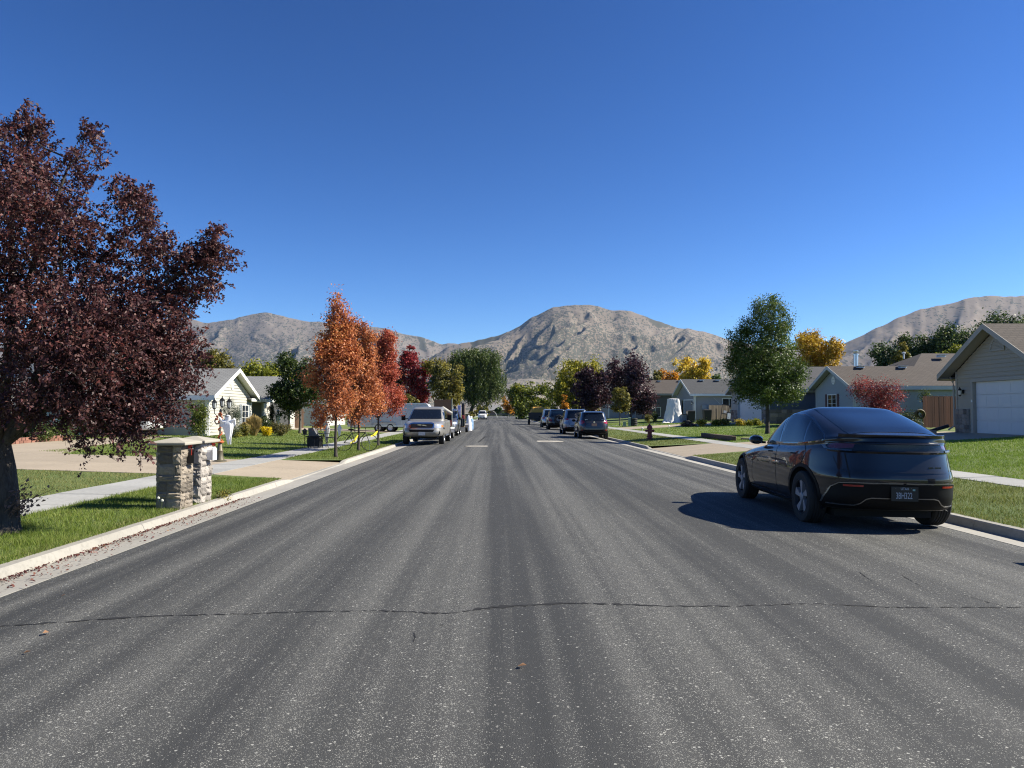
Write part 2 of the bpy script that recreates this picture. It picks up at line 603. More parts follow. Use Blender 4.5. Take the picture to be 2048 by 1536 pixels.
# left: flared apron, main slabs, walkway to the rose bed
dl = driveway([(-8.11 - 3.3 * i - 3.29, -8.11 - 3.3 * i, 17.9 + 2.66 * j, 17.9 + 2.66 * j + 2.65, 0) for i in range(3) for j in range(2)] +
              [(-18 - 5 * i - 4.99, -18 - 5 * i - .01, 17.9 + 2.66 * j, 17.9 + 2.66 * j + 2.65, 0) for i in range(4) for j in range(2)])
def fan(root, pts, lift=0.010):
    m = MB(); n = len(pts)
    zz = lambda x: -.150 if -5.1 < x < -5.0 or 6.9 < x < 6.95 else gz(x) + lift
    m.add([(x, y, zz(x)) for x, y in pts] + [(x, y, zz(x) - .06) for x, y in pts], [tuple(range(n))] + [((i + 1) % n, i, n + i, n + (i + 1) % n) for i in range(n)])
    m.build('slab', CONC_DRIVE, root)
fan(dl, [(-5.065, 17.2), (-6.945, 17.9), (-6.945, 20.5), (-5.065, 20.5)][::-1])
fan(dl, [(-5.065, 20.51), (-6.945, 20.51), (-6.945, 23.2), (-5.065, 23.7)][::-1])
fan(dl, [(-13.6, 23.23), (-14.6, 25.6), (-15.4, 28.2), (-17.95, 28.2), (-17.6, 26), (-17.4, 24.5), (-17.9, 23.23)])
fan(dl, [(-15.4, 28.21), (-15.9, 31.5), (-16.4, 37), (-17.95, 37), (-17.98, 28.21)])
dr = driveway([(10.51 + 3.15 * i, 10.51 + 3.15 * i + 3.14, 26.4 + 2.8 * j, 26.4 + 2.8 * j + 2.79, 0) for i in range(3) for j in range(2)])
fan(dr, [(6.915, 25.7), (9.545, 26.4), (9.545, 29.2), (6.915, 29.2)])
fan(dr, [(6.915, 29.21), (9.545, 29.21), (9.545, 32.0), (6.915, 32.7)])
dr2 = driveway([(10.51 + 3.15 * i, 10.51 + 3.15 * i + 3.14, 58 + 3 * j, 58 + 3 * j + 2.99, 0) for i in range(3) for j in range(2)])
fan(dr2, [(6.915, 57.3), (9.545, 58), (9.545, 64), (6.915, 64.7)])
dl2 = driveway([(-8.11 - 3.3 * i - 3.29, -8.11 - 3.3 * i, 54.2, 59.6, 0) for i in range(3)])
fan(dl2, [(-5.065, 53.8), (-6.945, 54.2), (-6.945, 59.6), (-5.065, 60.2)][::-1])
# path that runs behind the trees to the pedestals
pt = struct_empty('path')
for i in range(6):
    m = MB(); slab(m, 10.52 + i * 1.5, 10.52 + i * 1.5 + 1.48, 70, 71.3, 0.012); m.build('slab', CONC_WALK, pt)

# ------------------------------------------------------------------ grass blades
def blades(name, regions, m, seed=1):
    g = np.random.default_rng(seed)
    Vs = []
    for (x0, x1, y0, y1, dens, hgt, wid) in regions:
        n = int(abs(x1 - x0) * (y1 - y0) * dens)
        x = g.uniform(x0, x1, n); y = g.uniform(y0, y1, n)
        # tufty density
        k = fbm(x * 2.2, y * 2.2, seed) ; keep = g.uniform(0, 1, n) < 0.35 + 0.9 * k
        x, y, k = x[keep], y[keep], k[keep]; n = len(x)
        z = np.interp(x, GX, GZ)
        a = g.uniform(0, 2 * PI, n); h = hgt * g.uniform(0.5, 1.25, n) * (0.6 + 0.8 * k); w = wid * g.uniform(.6, 1.3, n)
        ln = h * g.uniform(0.1, 0.9, n); la = g.uniform(0, 2 * PI, n)
        bx, by = np.cos(a) * w / 2, np.sin(a) * w / 2
        P = np.stack([np.stack([x - bx, y - by, z - .005], 1), np.stack([x + bx, y + by, z - .005], 1), np.stack([x + np.cos(la) * ln, y + np.sin(la) * ln, z + h], 1)], 1)
        Vs.append(P.reshape(-1, 3))
    V = np.concatenate(Vs)
    F = np.arange(len(V)).reshape(-1, 3)
    return stuff(np_obj(name, V, F, m))
GRASS = make_grass('grass_blade', [(0.18, (0.068, 0.118, 0.012)), (0.45, (0.130, 0.192, 0.024)), (0.70, (0.205, 0.245, 0.045)), (0.92, (0.30, 0.28, 0.10))])
GRASS_DRY = make_grass('tired_grass_blade', [(0.2, (0.09, 0.12, 0.024)), (0.5, (0.17, 0.18, 0.05)), (0.8, (0.32, 0.29, 0.12))])
blades('grass', [(-6.95, -5.03, 5.2, 10, 4200, .055, .006), (-6.95, -5.03, 10, 17.1, 2400, .055, .008), (-6.95, -5.03, 23.9, 36, 900, .05, .013), (-6.95, -5.03, 36, 53, 300, .05, .02),
                 (-15, -8.08, 24, 33, 420, .05, .018), (-19, -8.08, 33, 52, 130, .055, .03), (-14, -8.08, 23.3, 25, 420, .05, .018)], GRASS, 2)
blades('grass', [(-13, -8.08, 8.5, 17.8, 900, .045, .009), (-22, -13, 11, 17.8, 350, .045, .014)], GRASS_DRY, 3)
blades('grass', [(-5.24, -5.03, 5, 17, 1600, .05, .007), (-5.24, -5.03, 24, 40, 700, .05, .012), (6.87, 7.0, 7.5, 25, 1200, .05, .008)], GRASS_DRY, 8)
blades('grass', [(6.88, 9.55, 8.4, 14, 1800, .05, .008), (6.88, 9.55, 14, 25.6, 800, .05, .012), (6.88, 9.55, 32.9, 45, 420, .05, .018), (6.88, 9.55, 45, 70, 120, .05, .03)],
       make_grass('verge_blade', [(0.2, (0.085, 0.125, 0.018)), (0.5, (0.16, 0.195, 0.04)), (0.8, (0.29, 0.27, 0.10))]), 4)
blades('grass', [(10.48, 17, 14, 20, 1000, .055, .011), (10.48, 21, 20, 26.3, 520, .055, .016), (10.48, 19, 32.6, 44, 240, .05, .022), (10.48, 20, 44, 57, 90, .05, .035), (10.48, 20, 65, 80, 60, .05, .05)],
       make_grass('lush_blade', [(0.18, (0.090, 0.165, 0.012)), (0.5, (0.165, 0.255, 0.024)), (0.85, (0.27, 0.33, 0.055))]), 5)

# ------------------------------------------------------------------ mountains
def make_mountain_mat(name, dens, tan):
    b = NB(name)
    p = b.pos()
    pq = b.map(p, (1, .25, 1.3))
    n1 = b.noise(pq, 0.0026, 5, 0.6)
    n2 = b.noise(pq, 0.014, 4, 0.6)
    ground = b.mix(b.ramp(n1, [(0.35, 0), (0.68, 1)]), tuple(x * .74 for x in tan), tan)
    ground = b.mix(b.math('MULTIPLY', n2, 0.4), ground, (tan[0] * .55, tan[1] * .55, tan[2] * .5))
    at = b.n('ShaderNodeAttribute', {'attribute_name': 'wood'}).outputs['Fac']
    sc = b.n('ShaderNodeAttribute', {'attribute_name': 'scrub'}).outputs['Fac']
    sp = b.n('ShaderNodeSeparateXYZ', Vector=p)
    xz = b.n('ShaderNodeCombineXYZ', X=sp.outputs[0], Y=b.math('MULTIPLY', sp.outputs[2], 1.15)).outputs[0]
    veg = None
    for scale, k in ((0.060, .85), (0.095, 0.75)):
        vor = b.n('ShaderNodeTexVoronoi', {'voronoi_dimensions': '2D'}, Vector=xz, Scale=scale)
        cell = b.n('ShaderNodeSeparateColor', Color=vor.outputs['Color']).outputs[0]
        pat = b.noise(xz, 0.008, 4, 0.65)
        d = b.math('ADD', b.math('MULTIPLY', sc, k), b.math('MULTIPLY', b.math('SUBTRACT', pat, 0.5), 0.9))
        dots = b.math('MULTIPLY', b.math('LESS_THAN', cell, d), b.math('LESS_THAN', vor.outputs['Distance'], 0.48))
        veg = dots if veg is None else b.math('MAXIMUM', veg, dots)
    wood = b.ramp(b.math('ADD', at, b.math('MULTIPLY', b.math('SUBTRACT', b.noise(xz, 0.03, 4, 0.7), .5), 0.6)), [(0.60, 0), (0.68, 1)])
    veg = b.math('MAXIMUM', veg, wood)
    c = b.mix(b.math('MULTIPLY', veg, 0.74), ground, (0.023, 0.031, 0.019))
    b.bsdf(Base_Color=c, Roughness=0.95, Normal=b.bump(b.math('ADD', n2, b.math('MULTIPLY', veg, .4)), 0.35, 10.0))
    return b.m

def mountain(name, sky, y_foot, y_top, seed, skew, amp, m, nu=420, nt=190, spur=95.0, woodk=0.0, scrub=(.5, .2)):
    px = np.array([a for a, _ in sky], float); py = np.array([b_ for _, b_ in sky], float)
    u = np.linspace(px[0], px[-1], nu)
    H = np.interp(u, px, py)
    ker = np.ones(5) / 5
    H = np.convolve(np.pad(H, 2, mode='edge'), ker, mode='valid')
    H = H + (fbm(u / 22, u * 0, seed + 5, 4) - .5) * 5
    hz = (825 - H) / 1450.0                         # tangent of the ridge elevation
    tb = 1.25
    t = np.linspace(0, tb, nt)
    U, T = np.meshgrid(u, t, indexing='ij')
    Y = y_foot + (y_top - y_foot) * T
    X = (U - 995) / 1450 * Y
    base = hz[:, None] * y_top
    tt = np.clip(T, 0, 1)
    prof = 0.62 * tt + 0.38 * tt ** 2.2
    # spurs that run down from the ridge
    q = 1 - tt
    w1 = (fbm(U / 110, T * 3.0, seed + 40, 4) - .5) * 150
    s = (U + skew * q * 160 + w1) / spur
    r1 = 1 - np.abs(2 * vnoise(s, T * 0.6, seed) - 1)
    s2 = (U + skew * q * 210 + w1 * 1.4) / (spur * .42)
    r2 = 1 - np.abs(2 * vnoise(s2, T * 1.6, seed + 3) - 1)
    s3 = (U + skew * q * 170 + w1) / (spur * .17)
    r3 = 1 - np.abs(2 * vnoise(s3, T * 4.0, seed + 7) - 1)
    f = fbm(U / 14, T * 22, seed + 9, 4) - .5
    env = np.minimum(1, 4 * q * (1 - q * .55)) * ss(0.0, 0.12, tt)
    rel = (0.85 * (r1 - .62) + 0.30 * (r2 - .6) + 0.04 * (r3 - .5) + 0.04 * f)
    Z = base * prof + env * amp * rel * (0.35 + 0.65 * base / base.max())
    lim = hz[:, None] * Y * (0.62 + 0.37 * tt)
    Z = np.where(T < 0.995, np.minimum(Z, np.maximum(lim, 0)), Z)
    Z = np.where(T > 1, base * (1 - 2.2 * (T - 1)), Z) - 2.0
    V = np.stack([X, Y, Z], -1).reshape(-1, 3)
    i = np.arange(nu - 1)[:, None] * nt + np.arange(nt - 1)[None]
    F = np.stack([i, i + nt, i + nt + 1, i + 1], -1).reshape(-1, 4)
    o = np_obj(name, V, F, m, smooth=True)
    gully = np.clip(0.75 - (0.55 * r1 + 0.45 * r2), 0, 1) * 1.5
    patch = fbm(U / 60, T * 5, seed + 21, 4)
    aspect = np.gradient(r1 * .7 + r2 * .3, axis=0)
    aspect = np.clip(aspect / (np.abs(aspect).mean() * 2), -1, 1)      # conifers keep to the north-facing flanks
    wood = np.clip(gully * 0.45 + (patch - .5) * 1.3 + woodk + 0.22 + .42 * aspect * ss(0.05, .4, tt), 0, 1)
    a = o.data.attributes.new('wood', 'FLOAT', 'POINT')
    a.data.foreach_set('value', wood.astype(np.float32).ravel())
    q_ = scrub[0] + (scrub[1] - scrub[0]) * ss(.45, .92, tt) + (fbm(U / 45, T * 7, seed + 31, 4) - .5) * .9
    a = o.data.attributes.new('scrub', 'FLOAT', 'POINT')
    a.data.foreach_set('value', np.clip(q_, 0, 1).astype(np.float32).ravel())
    return structure(o)
M_TAN = (0.315, 0.262, 0.215)
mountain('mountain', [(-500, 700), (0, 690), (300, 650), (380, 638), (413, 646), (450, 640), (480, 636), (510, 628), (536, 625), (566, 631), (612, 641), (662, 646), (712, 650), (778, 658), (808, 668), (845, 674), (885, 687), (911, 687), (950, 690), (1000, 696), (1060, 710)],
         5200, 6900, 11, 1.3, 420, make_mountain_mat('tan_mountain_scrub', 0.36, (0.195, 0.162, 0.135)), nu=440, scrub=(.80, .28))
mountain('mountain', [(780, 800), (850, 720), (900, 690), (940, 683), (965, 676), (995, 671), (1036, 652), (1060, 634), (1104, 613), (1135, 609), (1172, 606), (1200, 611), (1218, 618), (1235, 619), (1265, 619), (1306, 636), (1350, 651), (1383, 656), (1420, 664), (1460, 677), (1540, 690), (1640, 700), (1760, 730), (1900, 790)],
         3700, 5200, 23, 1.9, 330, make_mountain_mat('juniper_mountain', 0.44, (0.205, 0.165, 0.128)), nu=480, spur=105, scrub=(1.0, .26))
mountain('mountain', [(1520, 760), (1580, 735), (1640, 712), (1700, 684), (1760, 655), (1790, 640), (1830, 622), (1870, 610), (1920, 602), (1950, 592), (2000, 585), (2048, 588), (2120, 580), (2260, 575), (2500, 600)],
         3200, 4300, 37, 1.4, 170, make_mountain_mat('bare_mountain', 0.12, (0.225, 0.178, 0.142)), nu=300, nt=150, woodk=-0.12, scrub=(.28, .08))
# pale foothill at the end of the street
mountain('hill', [(820, 812), (930, 800), (1000, 768), (1050, 755), (1100, 757), (1160, 778), (1250, 800), (1400, 812)], 1700, 2600, 51, 0.8, 40, make_mountain_mat('pale_foothill', -0.30, (0.22, 0.19, 0.155)), nu=160, nt=80, woodk=-0.3, scrub=(.1, .05))
# ------------------------------------------------------------------ foliage
LEAFM = {}
def leafmat(name, stops, patch=0.5, transl=0.35, rough=0.5):
    if name in LEAFM:
        return LEAFM[name]
    b = NB(name)
    rnd = b.n('ShaderNodeNewGeometry').outputs['Random Per Island']
    n1 = b.noise(b.obj(), patch, 3, 0.6)
    f = b.math('ADD', b.math('MULTIPLY', rnd, 0.62), b.math('MULTIPLY', b.math('SUBTRACT', n1, 0.5), 1.3))
    f = b.math('ADD', f, 0.19)
    c = b.ramp(f, stops)
    d = b.n('ShaderNodeBsdfPrincipled', Base_Color=c, Roughness=rough)
    d.inputs['Specular IOR Level'].default_value = 0.35
    t = b.n('ShaderNodeBsdfTranslucent', Color=c)
    mx = b.n('ShaderNodeMixShader', i0=transl, i1=d.outputs[0], i2=t.outputs[0])
    b.t.links.new(mx.outputs[0], b.out.inputs['Surface'])
    LEAFM[name] = b.m
    return b.m

def make_bark(name, c1, c2, sc):
    b = NB(name)
    o = b.obj()
    n = b.noise(b.map(o, (1, 1, .22)), sc, 5, 0.7, 0.6)
    n2 = b.noise(o, sc * 4, 3, 0.7)
    c = b.mix(b.ramp(n, [(0.35, 0), (0.65, 1)]), c1, c2)
    b.bsdf(Base_Color=c, Roughness=0.95, Normal=b.bump(b.math('ADD', n, b.math('MULTIPLY', n2, .4)), 0.9, 0.02))
    return b.m
BARK_DARK = make_bark('dark_bark', (0.022, 0.018, 0.016), (0.085, 0.070, 0.060), 22)
BARK_GREY = make_bark('grey_bark', (0.06, 0.052, 0.045), (0.16, 0.14, 0.12), 18)

def leaf_quads(P, size, g, out=None, up=0.25, wid=0.62, fold=0.16, hang=0.0):
    n = len(P)
    N = g.normal(0, 1, (n, 3))
    if out is not None:
        N = N + out * 0.7
    N[:, 2] += up * 2
    N /= np.linalg.norm(N, axis=1, keepdims=True) + 1e-9
    T = g.normal(0, 1, (n, 3)); T[:, 2] -= hang
    T -= N * (T * N).sum(1, keepdims=True)
    T /= np.linalg.norm(T, axis=1, keepdims=True) + 1e-9
    B = np.cross(N, T)
    L = (size * g.uniform(0.65, 1.3, n))[:, None]
    W = L * wid
    a = P - T * L * .5; c = P + T * L * .5
    b1 = P + B * W * .5 + N * L * fold - T * L * .06; b2 = P - B * W * .5 + N * L * fold - T * L * .06
    V = np.stack([a, b1, c, b2], 1).reshape(-1, 3)
    F = np.arange(4 * n).reshape(-1, 4)
    return V, F

def blob_points(g, blobs, nclump, bias=2.4):
    w = np.array([(b[3] * b[4] * b[5]) ** 0.72 * (b[6] if len(b) > 6 else 1) for b in blobs]); w /= w.sum()
    idx = g.choice(len(blobs), nclump, p=w)
    d = g.normal(0, 1, (nclump, 3)); d /= np.linalg.norm(d, axis=1, keepdims=True)
    r = g.uniform(0, 1, nclump) ** (1 / bias)
    Bm = np.array([b[:6] for b in blobs])[idx]
    P = Bm[:, :3] + d * r[:, None] * Bm[:, 3:6]
    return P, d

def foliage(g, blobs, n, size, nclump, clump_r, bias=2.4, flat=0.75, up=0.25, zmin=None, wid=.62, hang=0.0):
    Cn, D = blob_points(g, blobs, nclump, bias)
    k = np.maximum(1, g.poisson(n / nclump, nclump))
    idx = np.repeat(np.arange(nclump), k)
    cr = clump_r * g.uniform(.55, 1.4, nclump)
    off = g.normal(0, 1, (len(idx), 3)) * cr[idx][:, None]
    off[:, 2] *= flat
    P = Cn[idx] + off
    if zmin is not None:
        kp = P[:, 2] > zmin
        P = P[kp]; idx = idx[kp]
    V, F = leaf_quads(P, size, g, D[idx], up, wid, hang=hang)
    return V, F, Cn

def auto_blobs(g, w, z0, z1, shape='round', lumps=9, d=None):
    h = z1 - z0; r = w / 2; d = d or w
    rd = d / 2
    out = []
    if shape == 'round':
        out.append((0, 0, z0 + h * .48, r * .72, rd * .72, h * .44))
    elif shape == 'cone':
        for t in np.linspace(0.1, .92, 5):
            out.append((0, 0, z0 + h * t, r * (1.0 - t * .85), rd * (1.0 - t * .85), h * .16))
    elif shape == 'oval':
        out.append((0, 0, z0 + h * .5, r * .66, rd * .66, h * .47))
    elif shape == 'vase':
        out.append((0, 0, z0 + h * .38, r * .62, rd * .6, h * .36)); out.append((0, 0, z0 + h * .68, r * .72, rd * .7, h * .26))
    for i in range(lumps):
        a = g.uniform(0, 2 * PI); t = g.uniform(.12, .9)
        if shape == 'cone':
            k = (1 - t * .85) * .7
        elif shape == 'vase':
            k = (.4 + .45 * t)
        else:
            k = math.sin(PI * (0.12 + t * .76)) * .78
        s = g.uniform(.20, .38)
        out.append((math.cos(a) * r * k, math.sin(a) * rd * k, z0 + h * t, r * s, rd * s, h * s * .55, 1.2))
    return out

def limbs(g, base_r, trunk_top, targets, main=6, lean=(0, 0), seg=7, forks=None):
    """trunk and limbs as one wood mesh; returns MB for trunk and MB for branches"""
    tr = MB(); br = MB()
    tx, ty = lean
    path = [(0, 0, -.05), (tx * .1, ty * .1, trunk_top * .12), (tx * .4 + g.normal(0, base_r * .1), ty * .4, trunk_top * .5), (tx, ty, trunk_top)]
    tr.tube(path, [base_r * 1.45, base_r * 1.05, base_r * .88, base_r * .75], 10)
    top = np.array([tx, ty, trunk_top])
    tg = np.array(targets)
    idx = g.choice(len(tg), min(len(tg), main * 5), replace=False)
    # main limbs go to spread-out targets
    sel = [idx[0]]
    for _ in range(main - 1):
        dmin = np.min(np.linalg.norm(tg[idx][:, None] - tg[sel][None], axis=2), axis=1)
        sel.append(idx[int(np.argmax(dmin))])
    mains = []
    for s in sel:
        e = top + (tg[s] - top) * .9
        L = np.linalg.norm(e - top)
        m1 = top + (e - top) * .33 + np.array([0, 0, L * .10]) + g.normal(0, L * .04, 3)
        m2 = top + (e - top) * .68 + np.array([0, 0, L * .06]) + g.normal(0, L * .04, 3)
        st = top - np.array([0, 0, trunk_top * g.uniform(0, .12)])
        P = [st, m1, m2, e]
        mains.append(P)
        br.tube(P, [base_r * .55, base_r * .38, base_r * .22, base_r * .07], seg)
    for s in idx:
        if s in sel:
            continue
        e = tg[s]
        best = None
        for P in mains:
            for q in (1, 2):
                dd = np.linalg.norm(e - P[q])
                if best is None or dd < best[0]:
                    best = (dd, P[q])
        a = best[1]; L = best[0]
        m1 = a + (e - a) * .5 + np.array([0, 0, L * .08]) + g.normal(0, L * .06, 3)
        br.tube([a, m1, e], [base_r * .18, base_r * .11, base_r * .03], 5)
    return tr, br

def tree(name, label, x, y, blobs, n, size, lm, seed, trunk_h=1.5, trunk_r=.12, bark=None, nclump=None, clump_r=.3, main=6, group=None, bias=2.4, flat=.75, up=.25, zmin=None, cat='tree', lean=(0, 0), z=None, hang=0.0, wid=.62):
    g = np.random.default_rng(seed)
    t = thing(name, label, cat, (x, y, gz(x) if z is None else z), group=group)
    nclump = nclump or max(20, n // 30)
    V, F, Cn = foliage(g, blobs, n, size, nclump, clump_r, bias, flat, up, zmin, wid, hang)
    o = np_obj('crown', V, F, lm, t)
    stuff(o)
    if trunk_h > 0:
        tr, br = limbs(g, trunk_r, trunk_h, Cn, main, lean)
        tr.build('trunk', bark or BARK_GREY, t, smooth=True, angle=80)
        br.build('branches', bark or BARK_GREY, t, smooth=True, angle=80)
    return t

# ---- the big purple-leaved tree by the kerb
PURPLE = leafmat('purple_leaf', [(0.0, (0.0280, 0.0144, 0.0189)), (0.30, (0.0600, 0.0224, 0.0275)), (0.55, (0.1040, 0.0416, 0.0413)), (0.75, (0.1520, 0.0704, 0.0602)), (0.92, (0.1920, 0.0400, 0.0387)), (1.0, (0.1600, 0.1360, 0.0516))], 0.9, 0.3)
def purple_tree():
    g = np.random.default_rng(41)
    Y0 = 9.4
    bx = PX(22, Y0)
    t = thing('plum_tree', 'large purple leaved tree with crooked dark trunk beside the kerb and the stone mailbox pillars', 'tree', (bx, Y0, gz(bx)))
    def bl(px, py, rx, rz, dy=0.0, ry=None, w=1.0):
        Y = Y0 + dy; k = Y / 1450
        return (PX(px, Y) - bx, dy, PZ(py, Y) - gz(bx), rx * k, (ry if ry else max(.5, rx * k * .9)), rz * k, w)
    B = [bl(20, 520, 190, 240, 0, 1.5), bl(-180, 500, 200, 260, 0, 1.6, .6), bl(30, 330, 120, 95, .2, .9), bl(150, 300, 55, 60, -.2, .5), bl(110, 400, 110, 110, -.8, .8),
         bl(215, 470, 90, 90, .3, .8), bl(292, 430, 66, 75, .2, .6, 1.5), bl(275, 378, 58, 28, .2, .4, 1.5), bl(335, 410, 38, 50, .1, .4, 1.5), bl(340, 500, 85, 42, 0, .6), bl(415, 510, 62, 26, 0, .45), bl(440, 490, 35, 30, 0, .3), bl(385, 560, 62, 30, .2, .45),
         bl(290, 600, 100, 70, .4, .9), bl(210, 640, 150, 110, -.6, 1.1), bl(90, 690, 150, 130, -1.0, 1.0), bl(320, 660, 70, 60, .5, .6), bl(345, 730, 62, 62, .4, .6), bl(260, 760, 120, 75, .2, .9),
         bl(170, 800, 120, 62, -.3, .8), bl(60, 790, 110, 55, -.8, .8), bl(300, 815, 80, 34, .2, .5), bl(270, 855, 46, 26, .2, .25), bl(232, 838, 50, 40, .1, .3), bl(178, 880, 16, 34, 0, .12), bl(290, 895, 18, 20, .2, .12), bl(220, 890, 14, 20, .1, .1),
         bl(395, 690, 30, 50, .3, .3), bl(180, 250, 22, 22, 0, .2, 1.5), bl(60, 240, 40, 30, .1, .3), bl(340, 365, 16, 18, .2, .15, 1.4), bl(430, 455, 18, 22, 0, .15, 1.4)]
    Cn, D = blob_points(g, B, 4700, 2.3)
    cx = np.array([-.3, 0, 2.6])
    hole = fbm(Cn[:, 0] * 1.5 + 5, Cn[:, 2] * 1.5 + Cn[:, 1] * .8, 91, 3)
    Cn, D = Cn[hole > .365], D[hole > .365]
    Cn[:, 2] -= .10
    P = []; O = []; twigs = []
    for c, d in zip(Cn, D):
        dr = d * .55 + (c - cx) / 4 + np.array([0, 0, .25]) + g.normal(0, .45, 3)
        if c[2] < 1.35 and c[0] > .8: dr = dr + np.array([.1, 0, -.75])
        dr /= np.linalg.norm(dr); L = g.uniform(.20, .46)
        e = c + dr * L + np.array([0, 0, -.10 * L])
        k = int(L * 88)
        q = g.uniform(0, 1, k)[:, None]
        bend = np.array([0, 0, .06]) * 4 * q * (1 - q)
        cc = c - dr * L * .55
        P.append(cc + (e - c) * q + bend + g.normal(0, .030, (k, 3)) * (1.35 - .8 * q)); O.append(np.repeat(dr[None], k, 0)); twigs.append((cc, cc + e - c))
    P = np.concatenate(P); O = np.concatenate(O)
    V, F = leaf_quads(P, .050, g, O * .3, .12, .55, .2, .5)
    stuff(np_obj('crown', V, F, PURPLE, t))
    tw = MB()
    for c, e in twigs[::2]: tw.tube([c, (c + e) / 2 + np.array([0, 0, .06]), e], [.005, .004, .002], 3, False)
    stuff(tw.build('twigs', BARK_DARK, t))
    # trunk: leaning, forked low
    tr = MB()
    tr.tube([(-.02, 0, -.08), (0, 0, .10), (.03, 0, .45), (-.03, .02, .80), (-.12, .05, 1.15), (-.16, .05, 1.5)], [.30, .215, .17, .165, .155, .14], 14)
    tr.tube([(-.10, -.05, -.08), (-.16, -.06, .2), (-.22, -.06, .6), (-.30, -.03, 1.0), (-.5, 0, 1.5)], [.22, .17, .15, .13, .11], 12)
    o = tr.build('trunk', BARK_DARK, t, smooth=True, angle=85)
    top = np.array([-.08, .04, 1.05])
    br = MB()
    for (px, py, dy, r0) in ((430, 500, 0, .085), (300, 420, .2, .075), (380, 560, .2, .05), (150, 290, -.1, .07), (60, 260, .1, .07), (330, 700, .4, .06), (290, 800, .3, .05), (210, 620, -.6, .06), (60, 640, -.9, .05), (-150, 420, 0, .08), (120, 400, -.7, .06), (-100, 560, .6, .06)):
        Y = Y0 + dy
        e = np.array([PX(px, Y) - bx, dy, PZ(py, Y) - gz(bx)]); L = np.linalg.norm(e - top)
        P = [top, top + (e - top) * .3 + np.array([0, 0, .10 * L]) + g.normal(0, .03 * L, 3), top + (e - top) * .65 + np.array([0, 0, .07 * L]) + g.normal(0, .03 * L, 3), e]
        br.tube(P, [r0, r0 * .7, r0 * .42, r0 * .10], 7)
        for _ in range(9):
            a = P[1] + (P[3] - P[1]) * g.uniform(0, 1)
            q = Cn[np.argsort(np.linalg.norm(Cn - a, axis=1))[g.integers(3, 60)]]
            br.tube([a, (a + q) / 2 + g.normal(0, .05, 3), q], [r0 * .2, r0 * .13, .004], 4)
    br.build('branches', BARK_DARK, t, smooth=True, angle=85)
    # pale suckers at the foot
    sk = MB(); Vs = []
    for i in range(12):
        a = g.uniform(-.5, .9); L = g.uniform(.35, .75)
        s = np.array([.16, -.08 + g.uniform(-.1, .1), .22 + g.uniform(-.15, .2)])
        e = s + np.array([L * .75 * g.uniform(.4, 1), -.05 + a * .1, L * g.uniform(.3, .8)])
        sk.tube([s, (s + e) / 2 + np.array([0, 0, .03]), e], [.006, .005, .002], 4)
        for q in np.linspace(.3, 1, 11):
            Vs.append(s + (e - s) * q + g.normal(0, .035, 3))
    sk.build('sucker', mat('sucker_stem', (.10, .06, .05), .8), t)
    V, F = leaf_quads(np.array(Vs), .052, g)
    stuff(np_obj('sucker_leaves', V, F, leafmat('sucker_leaf', [(0, (.14, .085, .075)), (.6, (.22, .14, .12)), (1, (.30, .17, .13))], 2, .3), t))
purple_tree()

# ---- three orange street trees in the verge
ORANGE = leafmat('orange_leaf', [(0.0, (0.1113, 0.0553, 0.0297)), (0.28, (0.2967, 0.0967, 0.0429)), (0.5, (0.5192, 0.1728, 0.0693)), (0.75, (0.6429, 0.2627, 0.0990)), (1.0, (0.6799, 0.4147, 0.1155))], 0.55, 0.4)
REDOR = leafmat('red_orange_leaf', [(0.0, (0.1271, 0.0403, 0.0323)), (0.3, (0.3468, 0.0731, 0.0529)), (0.6, (0.5317, 0.1324, 0.0764)), (0.85, (0.5779, 0.2016, 0.0882)), (1.0, (0.5779, 0.3528, 0.0882))], 0.55, 0.4)
def maple(px, Y, top_py, wpx, label, lm, seed, sprays, zlow):
    g = np.random.default_rng(seed)
    x = PX(px, Y); z = gz(x); H = PZ(top_py, Y) - z; r = wpx / 1450 * Y / 2 * .93
    body = H * .74
    B = [(0, 0, zlow + (body - zlow) * .34, r * .92, r * .92, (body - zlow) * .36), (0, 0, zlow + (body - zlow) * .70, r * .88, r * .88, (body - zlow) * .31)]
    for i in range(12):
        a = g.uniform(0, 2 * PI); tz = g.uniform(.05, .95)
        k = .92 * math.sin(PI * (.22 + .62 * tz))
        B.append((math.cos(a) * r * k, math.sin(a) * r * k, zlow + (body - zlow) * tz, r * .30, r * .30, H * .09, 1.1))
    for (sx, hz, w) in sprays:
        yy = g.uniform(-.25, .25) * r
        for q in np.linspace(.6, .5 + hz * .25, 6):
            B.append((sx * r * (.7 + .3 * q), yy, H * q, w * (1.25 - q * .78), w * (1.25 - q * .78), H * .06, 6.0))
    return tree('maple_tree', label, x, Y, B, 25000, .082, lm, seed + 1, trunk_h=1.35, trunk_r=.055, bark=BARK_DARK, nclump=620, clump_r=.125, main=9, group='autumn street trees in the verge', bias=2.6, zmin=.9)
maple(674, 25.2, 602, 110, 'tall orange street tree nearest the driveway, first of three in the verge', ORANGE, 7, [(.02, 2.0, .16), (.25, 1.75, .13), (-.25, 1.45, .15), (.5, 1.4, .14)], 1.25)
maple(719, 29.5, 645, 104, 'middle orange street tree with yellow tape round its trunk and a bicycle beside it', ORANGE, 17, [(-.2, 1.9, .17), (.15, 1.95, .15), (.5, 1.55, .15), (-.55, 1.5, .15)], 1.35)
maple(758, 33.5, 664, 94, 'reddish orange street tree closest to the silver pickup truck', REDOR, 27, [(.30, 1.95, .2), (.05, 1.6, .2), (.62, 1.8, .15)], 1.3)

